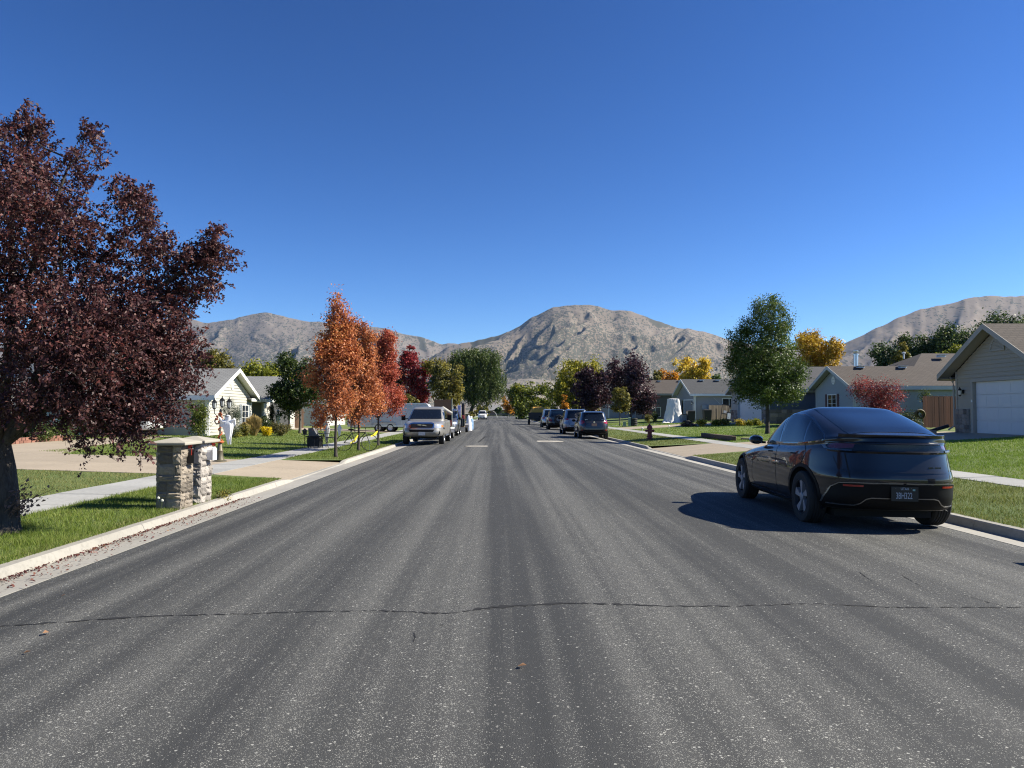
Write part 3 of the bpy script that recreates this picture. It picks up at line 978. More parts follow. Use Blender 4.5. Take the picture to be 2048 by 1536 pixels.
# ---- garden and background trees
def auto_tree(name, label, px, Y, top_py, bot_py, wpx, stops, n, seed, shape='round', size=None, lumps=10, patch=.25, group=None, trunk=True, bark=None, cr=None, dx=0, transl=.35, cat='tree', up=.25, nclump=None, bias=2.0, trunk_r=None):
    g = np.random.default_rng(seed)
    x = PX(px, Y) + dx; z = gz(x)
    w = wpx / 1450 * Y; z1 = PZ(top_py, Y) - z; z0 = PZ(bot_py, Y) - z
    B = auto_blobs(g, w * .97, z0, z1, shape, lumps)
    size = size or max(.12, Y * 2.3 / 725)
    n = int(min(45000, 9.5 * w * (z1 - z0) * .78 / (.31 * size * size)))
    lm = leafmat(name + '_leaf_%d' % seed, stops, patch, transl)
    return tree(name, label, x, Y, B, n, size, lm, seed, trunk_h=max(.3, z0 + (z1 - z0) * .12) if trunk else 0, trunk_r=trunk_r or max(.06, w * .025), bark=bark, clump_r=cr or w * .045, group=group, bias=bias, main=8, cat=cat, up=up, nclump=nclump, zmin=.02)
DG = [(0, (0.0203, 0.0386, 0.0094)), (0.4, (0.0507, 0.0878, 0.0187)), (0.75, (0.1048, 0.1492, 0.0312)), (1, (0.2028, 0.2282, 0.0468))]
YG = [(0, (0.065, 0.091, 0.0104)), (0.4, (0.169, 0.195, 0.0182)), (0.7, (0.338, 0.325, 0.026)), (1, (0.546, 0.442, 0.039))]
OL = [(0, (0.0455, 0.0494, 0.0156)), (0.4, (0.13, 0.1235, 0.0286)), (0.7, (0.26, 0.221, 0.039)), (1, (0.442, 0.338, 0.065))]
YE = [(0, (0.13, 0.117, 0.013)), (0.35, (0.364, 0.286, 0.0234)), (0.7, (0.598, 0.468, 0.039)), (1, (0.754, 0.598, 0.078))]
RD = [(0, (0.065, 0.013, 0.0156)), (0.4, (0.221, 0.026, 0.0338)), (0.75, (0.416, 0.0585, 0.0585)), (1, (0.52, 0.13, 0.078))]
PU = [(0, (0.0182, 0.0104, 0.0156)), (0.4, (0.0468, 0.0234, 0.0338)), (0.75, (0.0975, 0.0468, 0.0598)), (1, (0.156, 0.091, 0.078))]
GO = [(0, (0.26, 0.156, 0.013)), (0.35, (0.546, 0.364, 0.0325)), (0.7, (0.806, 0.598, 0.078)), (1, (0.85, 0.754, 0.182))]
OR = [(0, (0.208, 0.078, 0.013)), (0.4, (0.494, 0.221, 0.026)), (0.75, (0.715, 0.351, 0.039)), (1, (0.806, 0.494, 0.065))]
BG = [(0, (0.0156, 0.0333, 0.0109)), (0.4, (0.0390, 0.0707, 0.0200)), (0.75, (0.0819, 0.1206, 0.0346)), (1, (0.1658, 0.1872, 0.0546))]
# left side
auto_tree('shade_tree', 'dark green rounded tree beside the house gable, left of the orange trees', 603, 47, 712, 832, 112, [(0, (0.0104, 0.0208, 0.0055)), (.4, (0.0286, 0.0546, 0.0099)), (.75, (0.0650, 0.0936, 0.0165)), (1, (0.1560, 0.1820, 0.0440))], 15000, 101, lumps=14)
auto_tree('ash_tree', 'yellow green tree rising behind the grey roof of the cream house', 548, 78, 716, 800, 122, YG, 9000, 102)
auto_tree('ash_tree', 'small yellowing tree low behind the second gable', 507, 84, 738, 800, 62, YG, 4000, 103)
auto_tree('shade_tree', 'dull green tree behind the grey roof, beside the purple crown', 437, 72, 692, 800, 90, OL, 7000, 104)
auto_tree('shade_tree', 'dark tree far left behind the purple crown', 330, 66, 700, 800, 140, DG, 6000, 105)
auto_tree('maple_tree', 'deep red oval maple behind the grey cargo trailer', 828, 84, 701, 812, 72, RD, 11000, 106, 'oval', lumps=14)
auto_tree('pear_tree', 'broad olive and yellow tree behind the loaded trailers', 888, 82, 722, 818, 92, OL, 11000, 107, 'vase', lumps=12, trunk_r=.2)
auto_tree('shrub', 'yellow green shrub under the red maple', 824, 76, 783, 840, 40, OL, 2500, 108, trunk=False, cat='shrub')
auto_tree('shade_tree', 'thin dark tree standing between the orange trees and the red maple', 792, 92, 735, 815, 44, [(0, (.04, .03, .015)), (.5, (.10, .07, .03)), (1, (.22, .12, .04))], 3500, 109)
# right side
auto_tree('locust_tree', 'round yellow green tree overhanging the far right kerb', 1060, 172, 758, 838, 86, [(0, (.03, .045, .006)), (.4, (.09, .12, .012)), (.75, (.22, .23, .02)), (1, (.36, .32, .03))], 9000, 121, lumps=14)
auto_tree('locust_tree', 'tall bright yellow tree behind the purple plum trees', 1152, 128, 706, 835, 112, [(0, (.05, .06, .006)), (.35, (.16, .16, .012)), (.7, (.34, .30, .02)), (1, (.48, .40, .04))], 11000, 122, lumps=15)
auto_tree('plum_tree', 'dark purple plum tree nearer the street, left of the pair', 1178, 92, 734, 828, 98, PU, 11000, 123, lumps=12, bark=BARK_DARK, group='purple plum trees on the right')
auto_tree('plum_tree', 'dark purple plum tree right of the pair beside the brown roofed house', 1262, 86, 715, 832, 104, PU, 12000, 124, lumps=12, bark=BARK_DARK, group='purple plum trees on the right')
auto_tree('pear_tree', 'small olive green street tree in front of the purple plum trees', 1240, 70, 770, 826, 50, OL, 4500, 125, lumps=9, bark=BARK_GREY, trunk_r=.05)
auto_tree('pear_tree', 'dull olive tree behind the right hand purple plum', 1305, 100, 742, 820, 44, OL, 2500, 126)
auto_tree('aspen_tree', 'slim orange sapling above the parked cars', 1128, 112, 788, 832, 26, OR, 1500, 127, 'cone', lumps=5)
auto_tree('aspen_tree', 'golden yellow tree over the grey roof', 1385, 112, 712, 800, 74, GO, 6000, 128, 'vase', lumps=12)
auto_tree('aspen_tree', 'low orange tree behind the brown roof', 1336, 120, 736, 800, 52, OR, 3000, 129)
auto_tree('shade_tree', 'low green tree behind the grey roof, right of the golden one', 1430, 125, 742, 800, 46, DG, 2500, 130)
auto_tree('maple_tree', 'rust orange tree at the far end of the street', 1016, 200, 790, 832, 36, OR, 2500, 131)
auto_tree('locust_tree', 'golden orange tree with bare twigs behind the brown hip roof', 1640, 76, 668, 800, 108, [(0, (.14, .09, .01)), (.35, (.34, .20, .018)), (.7, (.52, .34, .03)), (1, (.56, .44, .06))], 9000, 132, lumps=12, bias=2.2)
# green tree in the right lawn
def pear():
    g = np.random.default_rng(61)
    Y = 38.5; x = PX(1538, Y); z = gz(x); k = Y / 1450
    def bl(px, py, rx, rz, w=1.0):
        return (PX(px, Y) - x, g.uniform(-.4, .4), PZ(py, Y) - z, rx * k, rx * k * .9, rz * k, w)
    B = [bl(1545, 640, 38, 52), bl(1530, 700, 60, 62), bl(1515, 745, 58, 50), bl(1560, 755, 56, 48), bl(1540, 780, 62, 34), bl(1575, 700, 26, 40), bl(1490, 680, 26, 34), bl(1480, 720, 22, 26), bl(1595, 745, 22, 30), bl(1555, 598, 14, 16, 1.5), bl(1525, 618, 16, 18, 1.3), bl(1500, 650, 16, 22, 1.3), bl(1580, 640, 12, 22, 1.3), bl(1498, 775, 34, 26), bl(1590, 785, 18, 22)]
    return tree('pear_tree', 'tall dark green tree in the lawn behind the dark crossover car', x, Y, B, 52000, .095, leafmat('pear_leaf', [(0, (0.0208, 0.0442, 0.0066)), (.4, (0.0546, 0.0988, 0.0143)), (.75, (0.1144, 0.1625, 0.0264)), (1, (0.2210, 0.2470, 0.0550))], .5, .3), 62, trunk_h=1.9, trunk_r=.11, bark=BARK_DARK, nclump=1100, clump_r=.17, main=9, bias=2.6)
pear()
# wood behind the right hand houses: each crown its own tree
DKW = 'dark green trees in a row behind the right hand houses'
for i, (px, Y, ty, w, lab, st) in enumerate(((1790, 96, 684, 96, 'low dark green tree, left end of the row behind the brown hip roof', BG), (1838, 96, 668, 110, 'dark green tree behind the hip roof beside a pale yellow green one', BG), (1885, 94, 662, 120, 'dark green tree in the middle of the row behind the hip roof', BG), (1945, 92, 642, 140, 'broad dark green tree left of the tan garage gable', BG),
        (2012, 90, 622, 140, 'tallest dark green tree behind the tan garage roof', BG), (2090, 90, 616, 140, 'dark green tree at the right end of the row', BG))):
    auto_tree('shade_tree', lab, px, Y, ty, 790, w, st, 8000, 140 + i, lumps=18, group=DKW, patch=.2)
auto_tree('ash_tree', 'pale yellow green tree just left of the tan garage gable', 1912, 70, 690, 790, 66, YG, 5000, 150)
auto_tree('ash_tree', 'small yellow green tree above the ridge of the brown hip roof', 1808, 84, 682, 760, 40, OL, 3000, 151)
# willow
def willow():
    g = np.random.default_rng(77)
    Y = 188; x = PX(937, Y); z = gz(x)
    t = thing('willow_tree', 'huge green weeping willow beyond the white van at the end of the street', 'tree', (x, Y, z))
    k = Y / 1450
    def bl(px, py, rx, rz):
        return (PX(px, Y) - x, g.uniform(-2, 2), PZ(py, Y) - z, rx * k, rx * k, rz * k)
    B = [bl(950, 735, 50, 40), bl(920, 715, 26, 18), bl(975, 715, 30, 20), bl(985, 760, 30, 34), bl(960, 775, 40, 26), bl(945, 705, 20, 12), bl(908, 730, 14, 16), bl(930, 770, 26, 20)]
    Cn, D = blob_points(g, B, 2600, 2.6)
    Ps = []
    for c in Cn:
        L = g.uniform(.6, 3.6)
        m = int(6 + L * 4)
        s = np.linspace(0, 1, m)[:, None]
        Ps.append(c + g.normal(0, .18, (m, 3)) + np.array([0, 0, -1]) * s * L + g.normal(0, .25, 3) * s)
    P = np.concatenate(Ps); P = P[P[:, 2] > .8]
    V, F = leaf_quads(P, .46, g, None, .0, .5, hang=2.5)
    stuff(np_obj('crown', V, F, leafmat('willow_leaf', [(0, (.025, .042, .010)), (.4, (.06, .092, .020)), (.75, (.11, .145, .036)), (1, (.19, .21, .06))], .12, .35), t))
    tr, br = limbs(g, .55, 3.4, Cn, 6, (1.2, 0))
    tr.build('trunk', BARK_DARK, t); br.build('branches', BARK_DARK, t)
willow()
# background planting at the far end of the street
for i, (px, Y, ty, w, st, lab) in enumerate(((1000, 318, 815, 26, DG, 'clipped green shrub left of centre beyond the cross street'), (1018, 318, 818, 22, DG, 'green shrub by the rust orange tree beyond the cross street'), (1036, 320, 816, 24, BG, 'dark green shrub beyond the cross street'), (968, 250, 806, 30, OL, 'olive shrub behind the white van'), (945, 175, 822, 26, OL, 'yellow green bush on the left verge below the willow'), (1085, 150, 812, 30, OL, 'olive bush behind the black dump trailer'))):
    auto_tree('shrub', lab, px, Y, ty, 834, w, st, 1500, 170 + i, trunk=False, cat='shrub', lumps=8)

# ---- shrubs and flowers
def shrub(name, label, px, Y, top_py, wpx, stops, n, seed, size, shape='round', cat='shrub', cr=.12, dx=0, patch=1.2, up=.25, hang=0, wid=.62, depth=None):
    g = np.random.default_rng(seed)
    x = PX(px, Y) + dx; z = gz(x); w = wpx / 1450 * Y; h = PZ(top_py, Y) - z
    B = auto_blobs(g, w * .92, 0.02, h, shape, 8, depth)
    return tree(name, label, x, Y, B, n, size, leafmat(name + '_lf%d' % seed, stops, patch), seed, trunk_h=h * .25, trunk_r=max(.015, w * .02), clump_r=cr, main=6, cat=cat, zmin=.02, up=up, hang=hang, wid=wid)
JUN = [(0, (.03, .045, .028)), (.5, (.075, .10, .062)), (1, (.14, .17, .11))]
shrub('juniper_shrub', 'tall grey green shrub in front of the cream gable', 466, 37.5, 789, 40, JUN, 9000, 201, .06, 'oval', cr=.1, hang=-1.5, wid=.25)
shrub('shrub', 'yellow green upright shrub beside the shaded house wall', 405, 36, 796, 46, [(0, (.05, .07, .01)), (.5, (.11, .14, .02)), (1, (.2, .22, .04))], 4500, 202, .07, 'vase', cr=.12)
shrub('spruce_shrub', 'small dark cone shaped evergreen beside the open garage', 547, 46.5, 800, 15, [(0, (.008, .016, .006)), (.5, (.02, .035, .012)), (1, (.05, .06, .02))], 3500, 203, .06, 'cone', cr=.06)
shrub('rose_bush', 'rose bush with white blooms left of the cone shaped evergreen', 535, 43, 829, 20, [(0, (.02, .035, .01)), (.7, (.06, .09, .025)), (.86, (.10, .12, .05)), (.95, (.7, .66, .6)), (1, (.75, .7, .65))], 2000, 204, .08, cr=.09)
shrub('flower_bush', 'bright yellow round flower mound on the lawn edge', 537, 41, 853, 23, [(0, (.50, .36, .005)), (.4, (.72, .54, .005)), (1, (.80, .64, .01))], 2600, 205, .05, cr=.05, cat='flowers')
shrub('flower_bush', 'low pale yellow flowering plant by the lamp post', 477, 38, 860, 26, [(0, (.06, .09, .02)), (.5, (.2, .2, .04)), (1, (.62, .55, .1))], 1200, 206, .06, cr=.07, cat='flowers')
shrub('flower_bush', 'straggly flower bed of yellow daisies right of the yellow mound', 565, 42, 843, 40, [(0, (.05, .06, .02)), (.6, (.13, .12, .04)), (.85, (.2, .15, .05)), (1, (.6, .34, .02))], 2600, 207, .07, cr=.1, cat='flowers')
shrub('ornamental_shrub', 'green leafy plant at the foot of the tan grass', 489, 39.5, 846, 22, OL, 1400, 208, .07, cr=.09)
def plume_grass(label, px, Y, top_py, wpx, seed):
    g = np.random.default_rng(seed)
    x = PX(px, Y); z = gz(x); h = PZ(top_py, Y) - z; w = wpx / 1450 * Y
    t = thing('ornamental_grass', label, 'ornamental grass', (x, Y, z))
    V = []; n = 2600
    for i in range(n):
        a = g.uniform(0, 2 * PI); r = math.sqrt(g.uniform(0, 1))
        H = h * g.uniform(.45, 1.0); rx = w * .5 * r
        b0 = np.array([math.cos(a) * rx * .3, math.sin(a) * rx * .3, 0]); e = np.array([math.cos(a) * rx, math.sin(a) * rx, H * (1 - .25 * r)])
        m_ = b0 + (e - b0) * .6 + np.array([0, 0, H * .12]); s = np.array([-math.sin(a), math.cos(a), 0]) * .014
        V += [b0 - s, b0 + s, m_ + s, m_ - s, m_ - s, m_ + s, e + s * .8, e - s * .8]
    V = np.array(V); F = np.arange(len(V)).reshape(-1, 4)
    o = np_obj('blades', V, F, leafmat('tan_plume', [(0, (.16, .13, .05)), (.5, (.36, .27, .11)), (1, (.56, .43, .20))], 2, .4), t)
    stuff(o)
plume_grass('clump of tan feathery ornamental grass on the lawn edge', 512, 41.5, 826, 34, 211)
plume_grass('lower clump of olive tan grass left of the tall feathery clump', 494, 40.5, 842, 24, 212)
# rose bed behind brick edging, seen under the purple crown
ROSE = [(0, (.022, .04, .008)), (.5, (.06, .09, .018)), (.8, (.12, .15, .035)), (.93, (.16, .18, .06)), (.96, (.70, .66, .60)), (1, (.75, .72, .68))]
for i, (px, Y, ty, w, lab) in enumerate(((92, 29.5, 842, 62, 'rose bush with pale blooms at the corner of the brick edged bed'), (140, 31, 826, 52, 'tall rose bush with white blooms behind the brick edging'), (200, 35, 834, 58, 'rose bush with white blooms beyond the walkway'), (246, 36.5, 838, 48, 'rose bush nearest the white minivan'), (40, 29, 846, 60, 'rose bush half hidden by the purple trunk'))):
    shrub('rose_bush', lab, px, Y, ty, w, ROSE, 3200, 220 + i, .075, cr=.13)
# right side beds
shrub('burning_bush', 'crimson spreading bush in front of the brown fence', 1775, 40, 751, 122, [(0, (.05, .016, .016)), (.3, (.14, .03, .03)), (.65, (.30, .05, .05)), (1, (.42, .10, .07))], 15000, 231, .075, 'vase', cr=.16, patch=.6)
shrub('shrub', 'dark green shrub under the crimson bush', 1822, 38.5, 822, 60, [(0, (.015, .025, .008)), (.6, (.05, .07, .02)), (1, (.13, .15, .04))], 3000, 232, .07)
shrub('rose_bush', 'pale flowering shrub showing over the brown fence', 1868, 44.0, 775, 34, ROSE, 2200, 233, .07)
for i, (px, Y, ty, w, st, lab, cat) in enumerate(((1405, 56, 840, 20, YE, 'bright yellow hosta left in the lawn bed', 'plant'), (1437, 55.5, 839, 24, YG, 'yellow green plant in the middle of the lawn bed', 'plant'), (1452, 55, 840, 14, OL, 'dull green plant beside the yellow green one', 'plant'), (1484, 52.5, 841, 18, YE, 'yellow plant in front of the white garage door', 'plant'), (1504, 52, 842, 15, YG, 'small yellow green plant by the right edge of the white garage door', 'plant'), (1518, 51, 840, 16, YG, 'leafy plant at the stone base of the garage', 'plant'), (1375, 57, 845, 44, [(0, (.06, .035, .02)), (.6, (.16, .09, .06)), (1, (.26, .16, .1))], 'low rusty brown ground plant in the lawn bed', 'plant'), (1297, 74, 829, 16, OL, 'small olive plant against the grey house wall', 'plant'), (1312, 75, 824, 14, ROSE, 'small flowering plant at the corner of the grey house', 'plant'))):
    shrub('bedding_plant', lab, px, Y, ty, w, st, 1400, 240 + i, .085, cat=cat, cr=.10)
# weed in the kerb joint and leaves blown into the gutter
def small_bits():
    g = np.random.default_rng(9)
    x, y = -4.98, 13.35
    P = np.stack([g.normal(x, .06, 260), g.normal(y, .10, 260), g.uniform(-.12, .06, 260)], 1)
    V, F = leaf_quads(P, .04, g)
    o = np_obj('weed', V, F, leafmat('weed_leaf', OL, 3), None)
    stuff(o)
    tag(o, 'weed growing out of the broken kerb joint past the mailbox pillars', 'weed')
    n = 1500
    yy = 5 + 9 * g.uniform(0, 1, n) ** 1.2; xx = -4.84 + np.abs(g.normal(0, .055, n)) + (g.uniform(0, 1, n) < .22) * g.uniform(0, .42, n)
    zz = np.where(xx < -4.33, -.172 + (xx + 4.87) * .06, -.13) + .012
    V, F = leaf_quads(np.stack([xx, yy, zz + g.uniform(0, .012, n)], 1), .034, g, None, 1.2)
    stuff(np_obj('fallen_leaves', V, F, leafmat('fallen_leaf', [(0, (.05, .018, .018)), (.5, (.13, .04, .04)), (.85, (.22, .10, .07)), (1, (.40, .24, .10))], 3)))
    lm = leafmat('dry_leaf', [(0, (.22, .12, .06)), (.6, (.42, .24, .14)), (1, (.5, .34, .2))], 3)
    for i, (px, py) in enumerate(((80, 1276), (147, 1165), (115, 1239), (1044, 1334))):
        d = 1450 * 1.5 / (py - 825); xx = PX(px, d)
        V, F = leaf_quads(np.array([[0, 0, .010]]), .046, g, None, 2.0, .7, .22)
        o = np_obj('fallen_leaf', V, F, lm, None, loc=(xx, d, road_z(xx) + .004))
        tag(o, ['curled tan leaf on the near left asphalt', 'small orange leaf beside the left gutter', 'dry leaf lying on the crack at the left', 'brown leaf alone in the middle of the near asphalt', 'brown leaf in the lane beyond the crack', 'dry leaf just left of the lane centre'][i], 'leaf', 'single leaves on the street')
small_bits()
# ------------------------------------------------------------------ houses
def make_shingle(name, c1, c2, axis):
    b = NB(name)
    o = b.pos()
    sp = b.n('ShaderNodeSeparateXYZ', Vector=o)
    a, d = (sp.outputs[0], sp.outputs[1]) if axis == 'X' else (sp.outputs[1], sp.outputs[0])
    v = b.n('ShaderNodeCombineXYZ', X=a, Y=d).outputs[0]
    br = b.n('ShaderNodeTexBrick', {'offset': 0.5}, Vector=v, Color1=(*c1, 1), Color2=(*c2, 1), Mortar=tuple(x * .45 for x in c1), Scale=1.0)
    br.inputs['Mortar Size'].default_value = 0.022
    br.inputs['Brick Width'].default_value = 0.32
    br.inputs['Row Height'].default_value = 0.135
    br.inputs['Bias'].default_value = 0.0
    n = b.noise(o, 1.2, 4, 0.6); n2 = b.noise(o, 40, 2, .7)
    c = b.mix(b.math('MULTIPLY', n, .55), br.outputs[0], tuple(x * .5 for x in c1))
    c = b.mix(b.math('MULTIPLY', n2, .35), c, tuple(min(1, x * 1.5) for x in c2))
    b.bsdf(Base_Color=c, Roughness=0.95, Normal=b.bump(b.math('ADD', br.outputs[1], n2), 0.3, .01))
    return b.m

WHITE = mat('white_paint', (0.74, 0.73, 0.70), 0.5, var=.05)
WHITE_DOOR = mat('white_door', (0.60, 0.60, 0.60), 0.45, var=.04)
GLASS_DARK = mat('window_glass', (0.018, 0.022, 0.028), 0.04, var=.3, spec=.6)
DARKMETAL = mat('black_metal', (0.015, 0.015, 0.016), 0.45, .5)
GALV = mat('galvanised', (0.55, 0.57, 0.6), .28, .9)
WOODF = mat('cedar_board', (0.105, 0.040, 0.020), .8, var=.3, vscale=3, objrand=.35, stretch=(6, 6, .6), bump=.3)
WOODG = mat('weathered_board', (0.22, 0.17, 0.12), .85, var=.3, vscale=3, objrand=.3, stretch=(6, 6, .6), bump=.3)
WOODP = mat('pale_board', (0.50, 0.36, 0.22), .8, var=.2, objrand=.2, stretch=(6, 6, .6))
VENEER = mat('veneer_stone', (0.20, 0.165, 0.14), .85, var=.45, vscale=7, bump=.6, bscale=25, objrand=.45)
MORTAR = mat('mortar', (0.23, 0.21, 0.19), .95)
VENT_W = mat('roof_vent_metal', (0.62, 0.62, 0.60), .45, .2)

STONES = []
def stone_meshes(m, seed=3):
    g = np.random.default_rng(seed)
    out = []
    for k in range(7):
        n = 5
        V = []
        for i in range(n):
            for j in range(n):
                u, v = i / (n - 1) - .5, j / (n - 1) - .5
                e = max(abs(u), abs(v)) * 2
                z = .5 - (0.38 if e > .99 else 0) + g.normal(0, .15) * (1 if e < .99 else .3)
                du = g.normal(0, .03); dv = g.normal(0, .03)
                V.append((u * (1 if e > .99 else 1.05) + du, z, v + dv))
        F = [(i * n + j, (i + 1) * n + j, (i + 1) * n + j + 1, i * n + j + 1) for i in range(n - 1) for j in range(n - 1)]
        base = len(V)
        ring = [(i, 0) for i in range(n)] + [(n - 1, j) for j in range(1, n)] + [(i, n - 1) for i in range(n - 2, -1, -1)] + [(0, j) for j in range(n - 2, 0, -1)]
        for (i, j) in ring:
            p = V[i * n + j]; V.append((p[0] * 1.0, -.6, p[2]))
        L = len(ring)
        for q in range(L):
            a = ring[q][0] * n + ring[q][1]; b_ = ring[(q + 1) % L][0] * n + ring[(q + 1) % L][1]
            F.append((b_, a, base + q, base + (q + 1) % L))
        me = bpy.data.meshes.new('stone'); me.from_pydata(V, [], F); me.materials.append(m); me.update()
        out.append(me)
    return out
def stone_wall(parent, meshes, org, ax, nrm, W, H, g, rows=(.10, .19), lens=(.13, .30), depth=.035, gap=.008, name='stone'):
    """courses of separate stones on a face: org bottom-left corner, ax along, nrm outwards"""
    ang = math.atan2(-nrm[0], nrm[1])
    z = 0
    while z < H - .02:
        h = min(g.uniform(*rows), H - z)
        if H - z - h < .06:
            h = H - z
        u = 0
        while u < W - .01:
            L = min(g.uniform(*lens), W - u)
            if W - u - L < .07:
                L = W - u
            o = bpy.data.objects.new(name, meshes[int(g.integers(len(meshes)))]); C.objects.link(o); o.parent = parent
            cu = u + L / 2
            dp = depth * g.uniform(.7, 1.3)
            o.location = (org[0] + ax[0] * cu + nrm[0] * dp * .1, org[1] + ax[1] * cu + nrm[1] * dp * .1, org[2] + z + h / 2)
            o.scale = (L - gap, dp, h - gap)
            # local +Y must face the outward normal
            o.rotation_euler = (0, 0, ang)
            u += L
        z += h

def clap(mb, p0, p1, z0, ztop, nrm, pitch=.165, out=.034, holes=()):
    """lap siding between p0 and p1 (plan points). ztop(s) height limit along s in metres; holes (s0,s1,za,zb)"""
    d = Vector((p1[0] - p0[0], p1[1] - p0[1], 0)); L = d.length; d.normalize(); n = Vector((*nrm, 0))
    zmax = max(ztop(s) for s in np.linspace(0, L, 41))
    zz = z0
    S = np.linspace(0, L, 161); T = np.array([ztop(s) for s in S])
    while zz < zmax - .005:
        za, zb = zz, min(zz + pitch, zmax)
        ok = S[T >= za + .001]; ok1 = S[T >= zb - .001]
        if not len(ok1): ok1 = np.array([S[int(np.argmax(T))]] * 2)
        if len(ok):
            spans = [(ok.min(), ok.max())]
            for (h0, h1, ha, hb) in holes:
                if (za + zb) / 2 > ha and (za + zb) / 2 < hb:
                    nsp = []
                    for a, b_ in spans:
                        if h1 <= a or h0 >= b_:
                            nsp.append((a, b_))
                        else:
                            if h0 > a: nsp.append((a, h0))
                            if h1 < b_: nsp.append((h1, b_))
                    spans = nsp
            for a, b_ in spans:
                O = Vector((p0[0], p0[1], 0)); A = O + d * a; B = O + d * b_
                A1 = O + d * min(max(a, ok1.min()), ok1.max()); B1 = O + d * max(min(b_, ok1.max()), ok1.min())
                q = [A + n * out + Vector((0, 0, za)), B + n * out + Vector((0, 0, za)), B1 + n * .002 + Vector((0, 0, zb)), A1 + n * .002 + Vector((0, 0, zb)),
                     A + Vector((0, 0, za)), B + Vector((0, 0, za))]
                mb.add(q, [(0, 1, 2, 3), (4, 5, 1, 0)])
        zz += pitch

def gable_house(root, x0, x1, y0, y1, zb, ze, pitch, face, SID, ROOF, over=.45, rake=.35, holes_end=(), holes_near=(), trim=WHITE, both=True, soffit=None, near_side=True, ridge_vents=(), vent_side=-1, fascia=None):
    """ridge runs along X. face=+1/-1: the gable end towards the street (x1 if +1, x0 if -1). near wall is at y0 (towards the camera)"""
    ym = (y0 + y1) / 2; hw = (y1 - y0) / 2; zp = ze + hw * pitch
    xg = x1 if face > 0 else x0
    ca, cb = (x0 + .02, x1 - .3) if face > 0 else (x0 + .3, x1 - .02)
    m = MB(); m.span((ca, y0 + .02, zb - .3), (cb, y1 - .02, ze - .02))
    # gable core
    for x in (ca, cb):
        m.add([(x, y0 + .02, ze - .03), (x, y1 - .02, ze - .03), (x, ym, zp - .05)], [(0, 1, 2)])
    m.build('wall', SID, root)
    s = MB()
    gl = lambda sv: ze + (hw - abs(sv - hw)) * pitch - .02
    if face > 0:
        clap(s, (xg, y0), (xg, y1), zb, gl, (1, 0), holes=holes_end)
    else:
        clap(s, (xg, y1), (xg, y0), zb, gl, (-1, 0), holes=holes_end)
    clap(s, (x0, y0), (x1, y0), zb, lambda q: ze, (0, -1), holes=holes_near)
    stuff(s.build('siding', SID, root))
    # corner boards
    c = MB()
    c.box((xg + face * .02, y0 + .05, (zb + ze) / 2), (.05, .10, ze - zb))
    c.box((xg - face * .05, y0 - .02, (zb + ze) / 2), (.0999, .05, ze - zb))
    c.build('corner_board', trim, root)
    MB().box((xg + face * .02, y1 - .05, (zb + ze) / 2), (.05, .10, ze - zb)).build('corner_board', trim, root)
    # roof slabs
    th = .10
    xa, xb = (x0, x1 + over) if face > 0 else (x0 - over, x1)
    rf = MB()
    for sg in (-1, 1):
        ye = ym + sg * (hw + rake); zee = ze - rake * pitch
        a = [(xa, ye, zee + .06), (xb, ye, zee + .06), (xb, ym, zp + .06), (xa, ym, zp + .06)]
        bt = [(p[0], p[1], p[2] + th) for p in a]
        if sg > 0:
            a = a[::-1]; bt = bt[::-1]
        rf.add(a + bt, [(3, 2, 1, 0), (4, 5, 6, 7), (0, 1, 5, 4), (1, 2, 6, 5), (2, 3, 7, 6), (3, 0, 4, 7)])
    roof = rf.build('roof', ROOF, root)
    # fascias, rakes and soffits
    f = MB()
    for sg in (-1, 1):
        ye = ym + sg * (hw + rake); zee = ze - rake * pitch
        f.span((xa, ye + sg * .002, zee - .09), (xb, ye + sg * .024, zee + .15))
        xr = xb if face > 0 else xa
        dr = face
        p = [(xr + dr * .003, ye, zee - .06), (xr + dr * .003, ym, zp - .06), (xr + dr * .003, ym, zp + .165), (xr + dr * .003, ye, zee + .165)]
        q = [(v[0] + dr * .025, v[1], v[2]) for v in p]
        f.add(p + q, [(0, 1, 2, 3), (7, 6, 5, 4), (0, 4, 5, 1), (1, 5, 6, 2), (2, 6, 7, 3), (3, 7, 4, 0)])
    f.build('fascia', fascia or trim, root)
    so = MB()
    for sg in (-1, 1):
        ye = ym + sg * (hw + rake); zee = ze - rake * pitch
        so.quad((xa, ye, zee - .05), (xb, ye, zee - .05), (xb, ym + sg * hw, zee - .05), (xa, ym + sg * hw, zee - .05))
        xr, xw = (xb, x1) if face > 0 else (xa, x0)
        so.quad((xw, ye, zee + .045), (xr, ye, zee + .045), (xr, ym, zp + .045), (xw, ym, zp + .045))
    so.build('soffit', soffit or trim, root)
    # box vents near the ridge
    for (vx, dd) in ridge_vents:
        y = ym + vent_side * dd; z = zp - dd * pitch + .16
        v = MB(); v.box((vx, y, z + .07), (.42, .40, .12), taper=.85); v.box((vx, y + vent_side * .03, z + .145), (.52, .50, .03))
        v.build('roof_vent', VENT_W, roof)
    return dict(ze=ze, zp=zp, ym=ym, xg=xg, roof=roof)

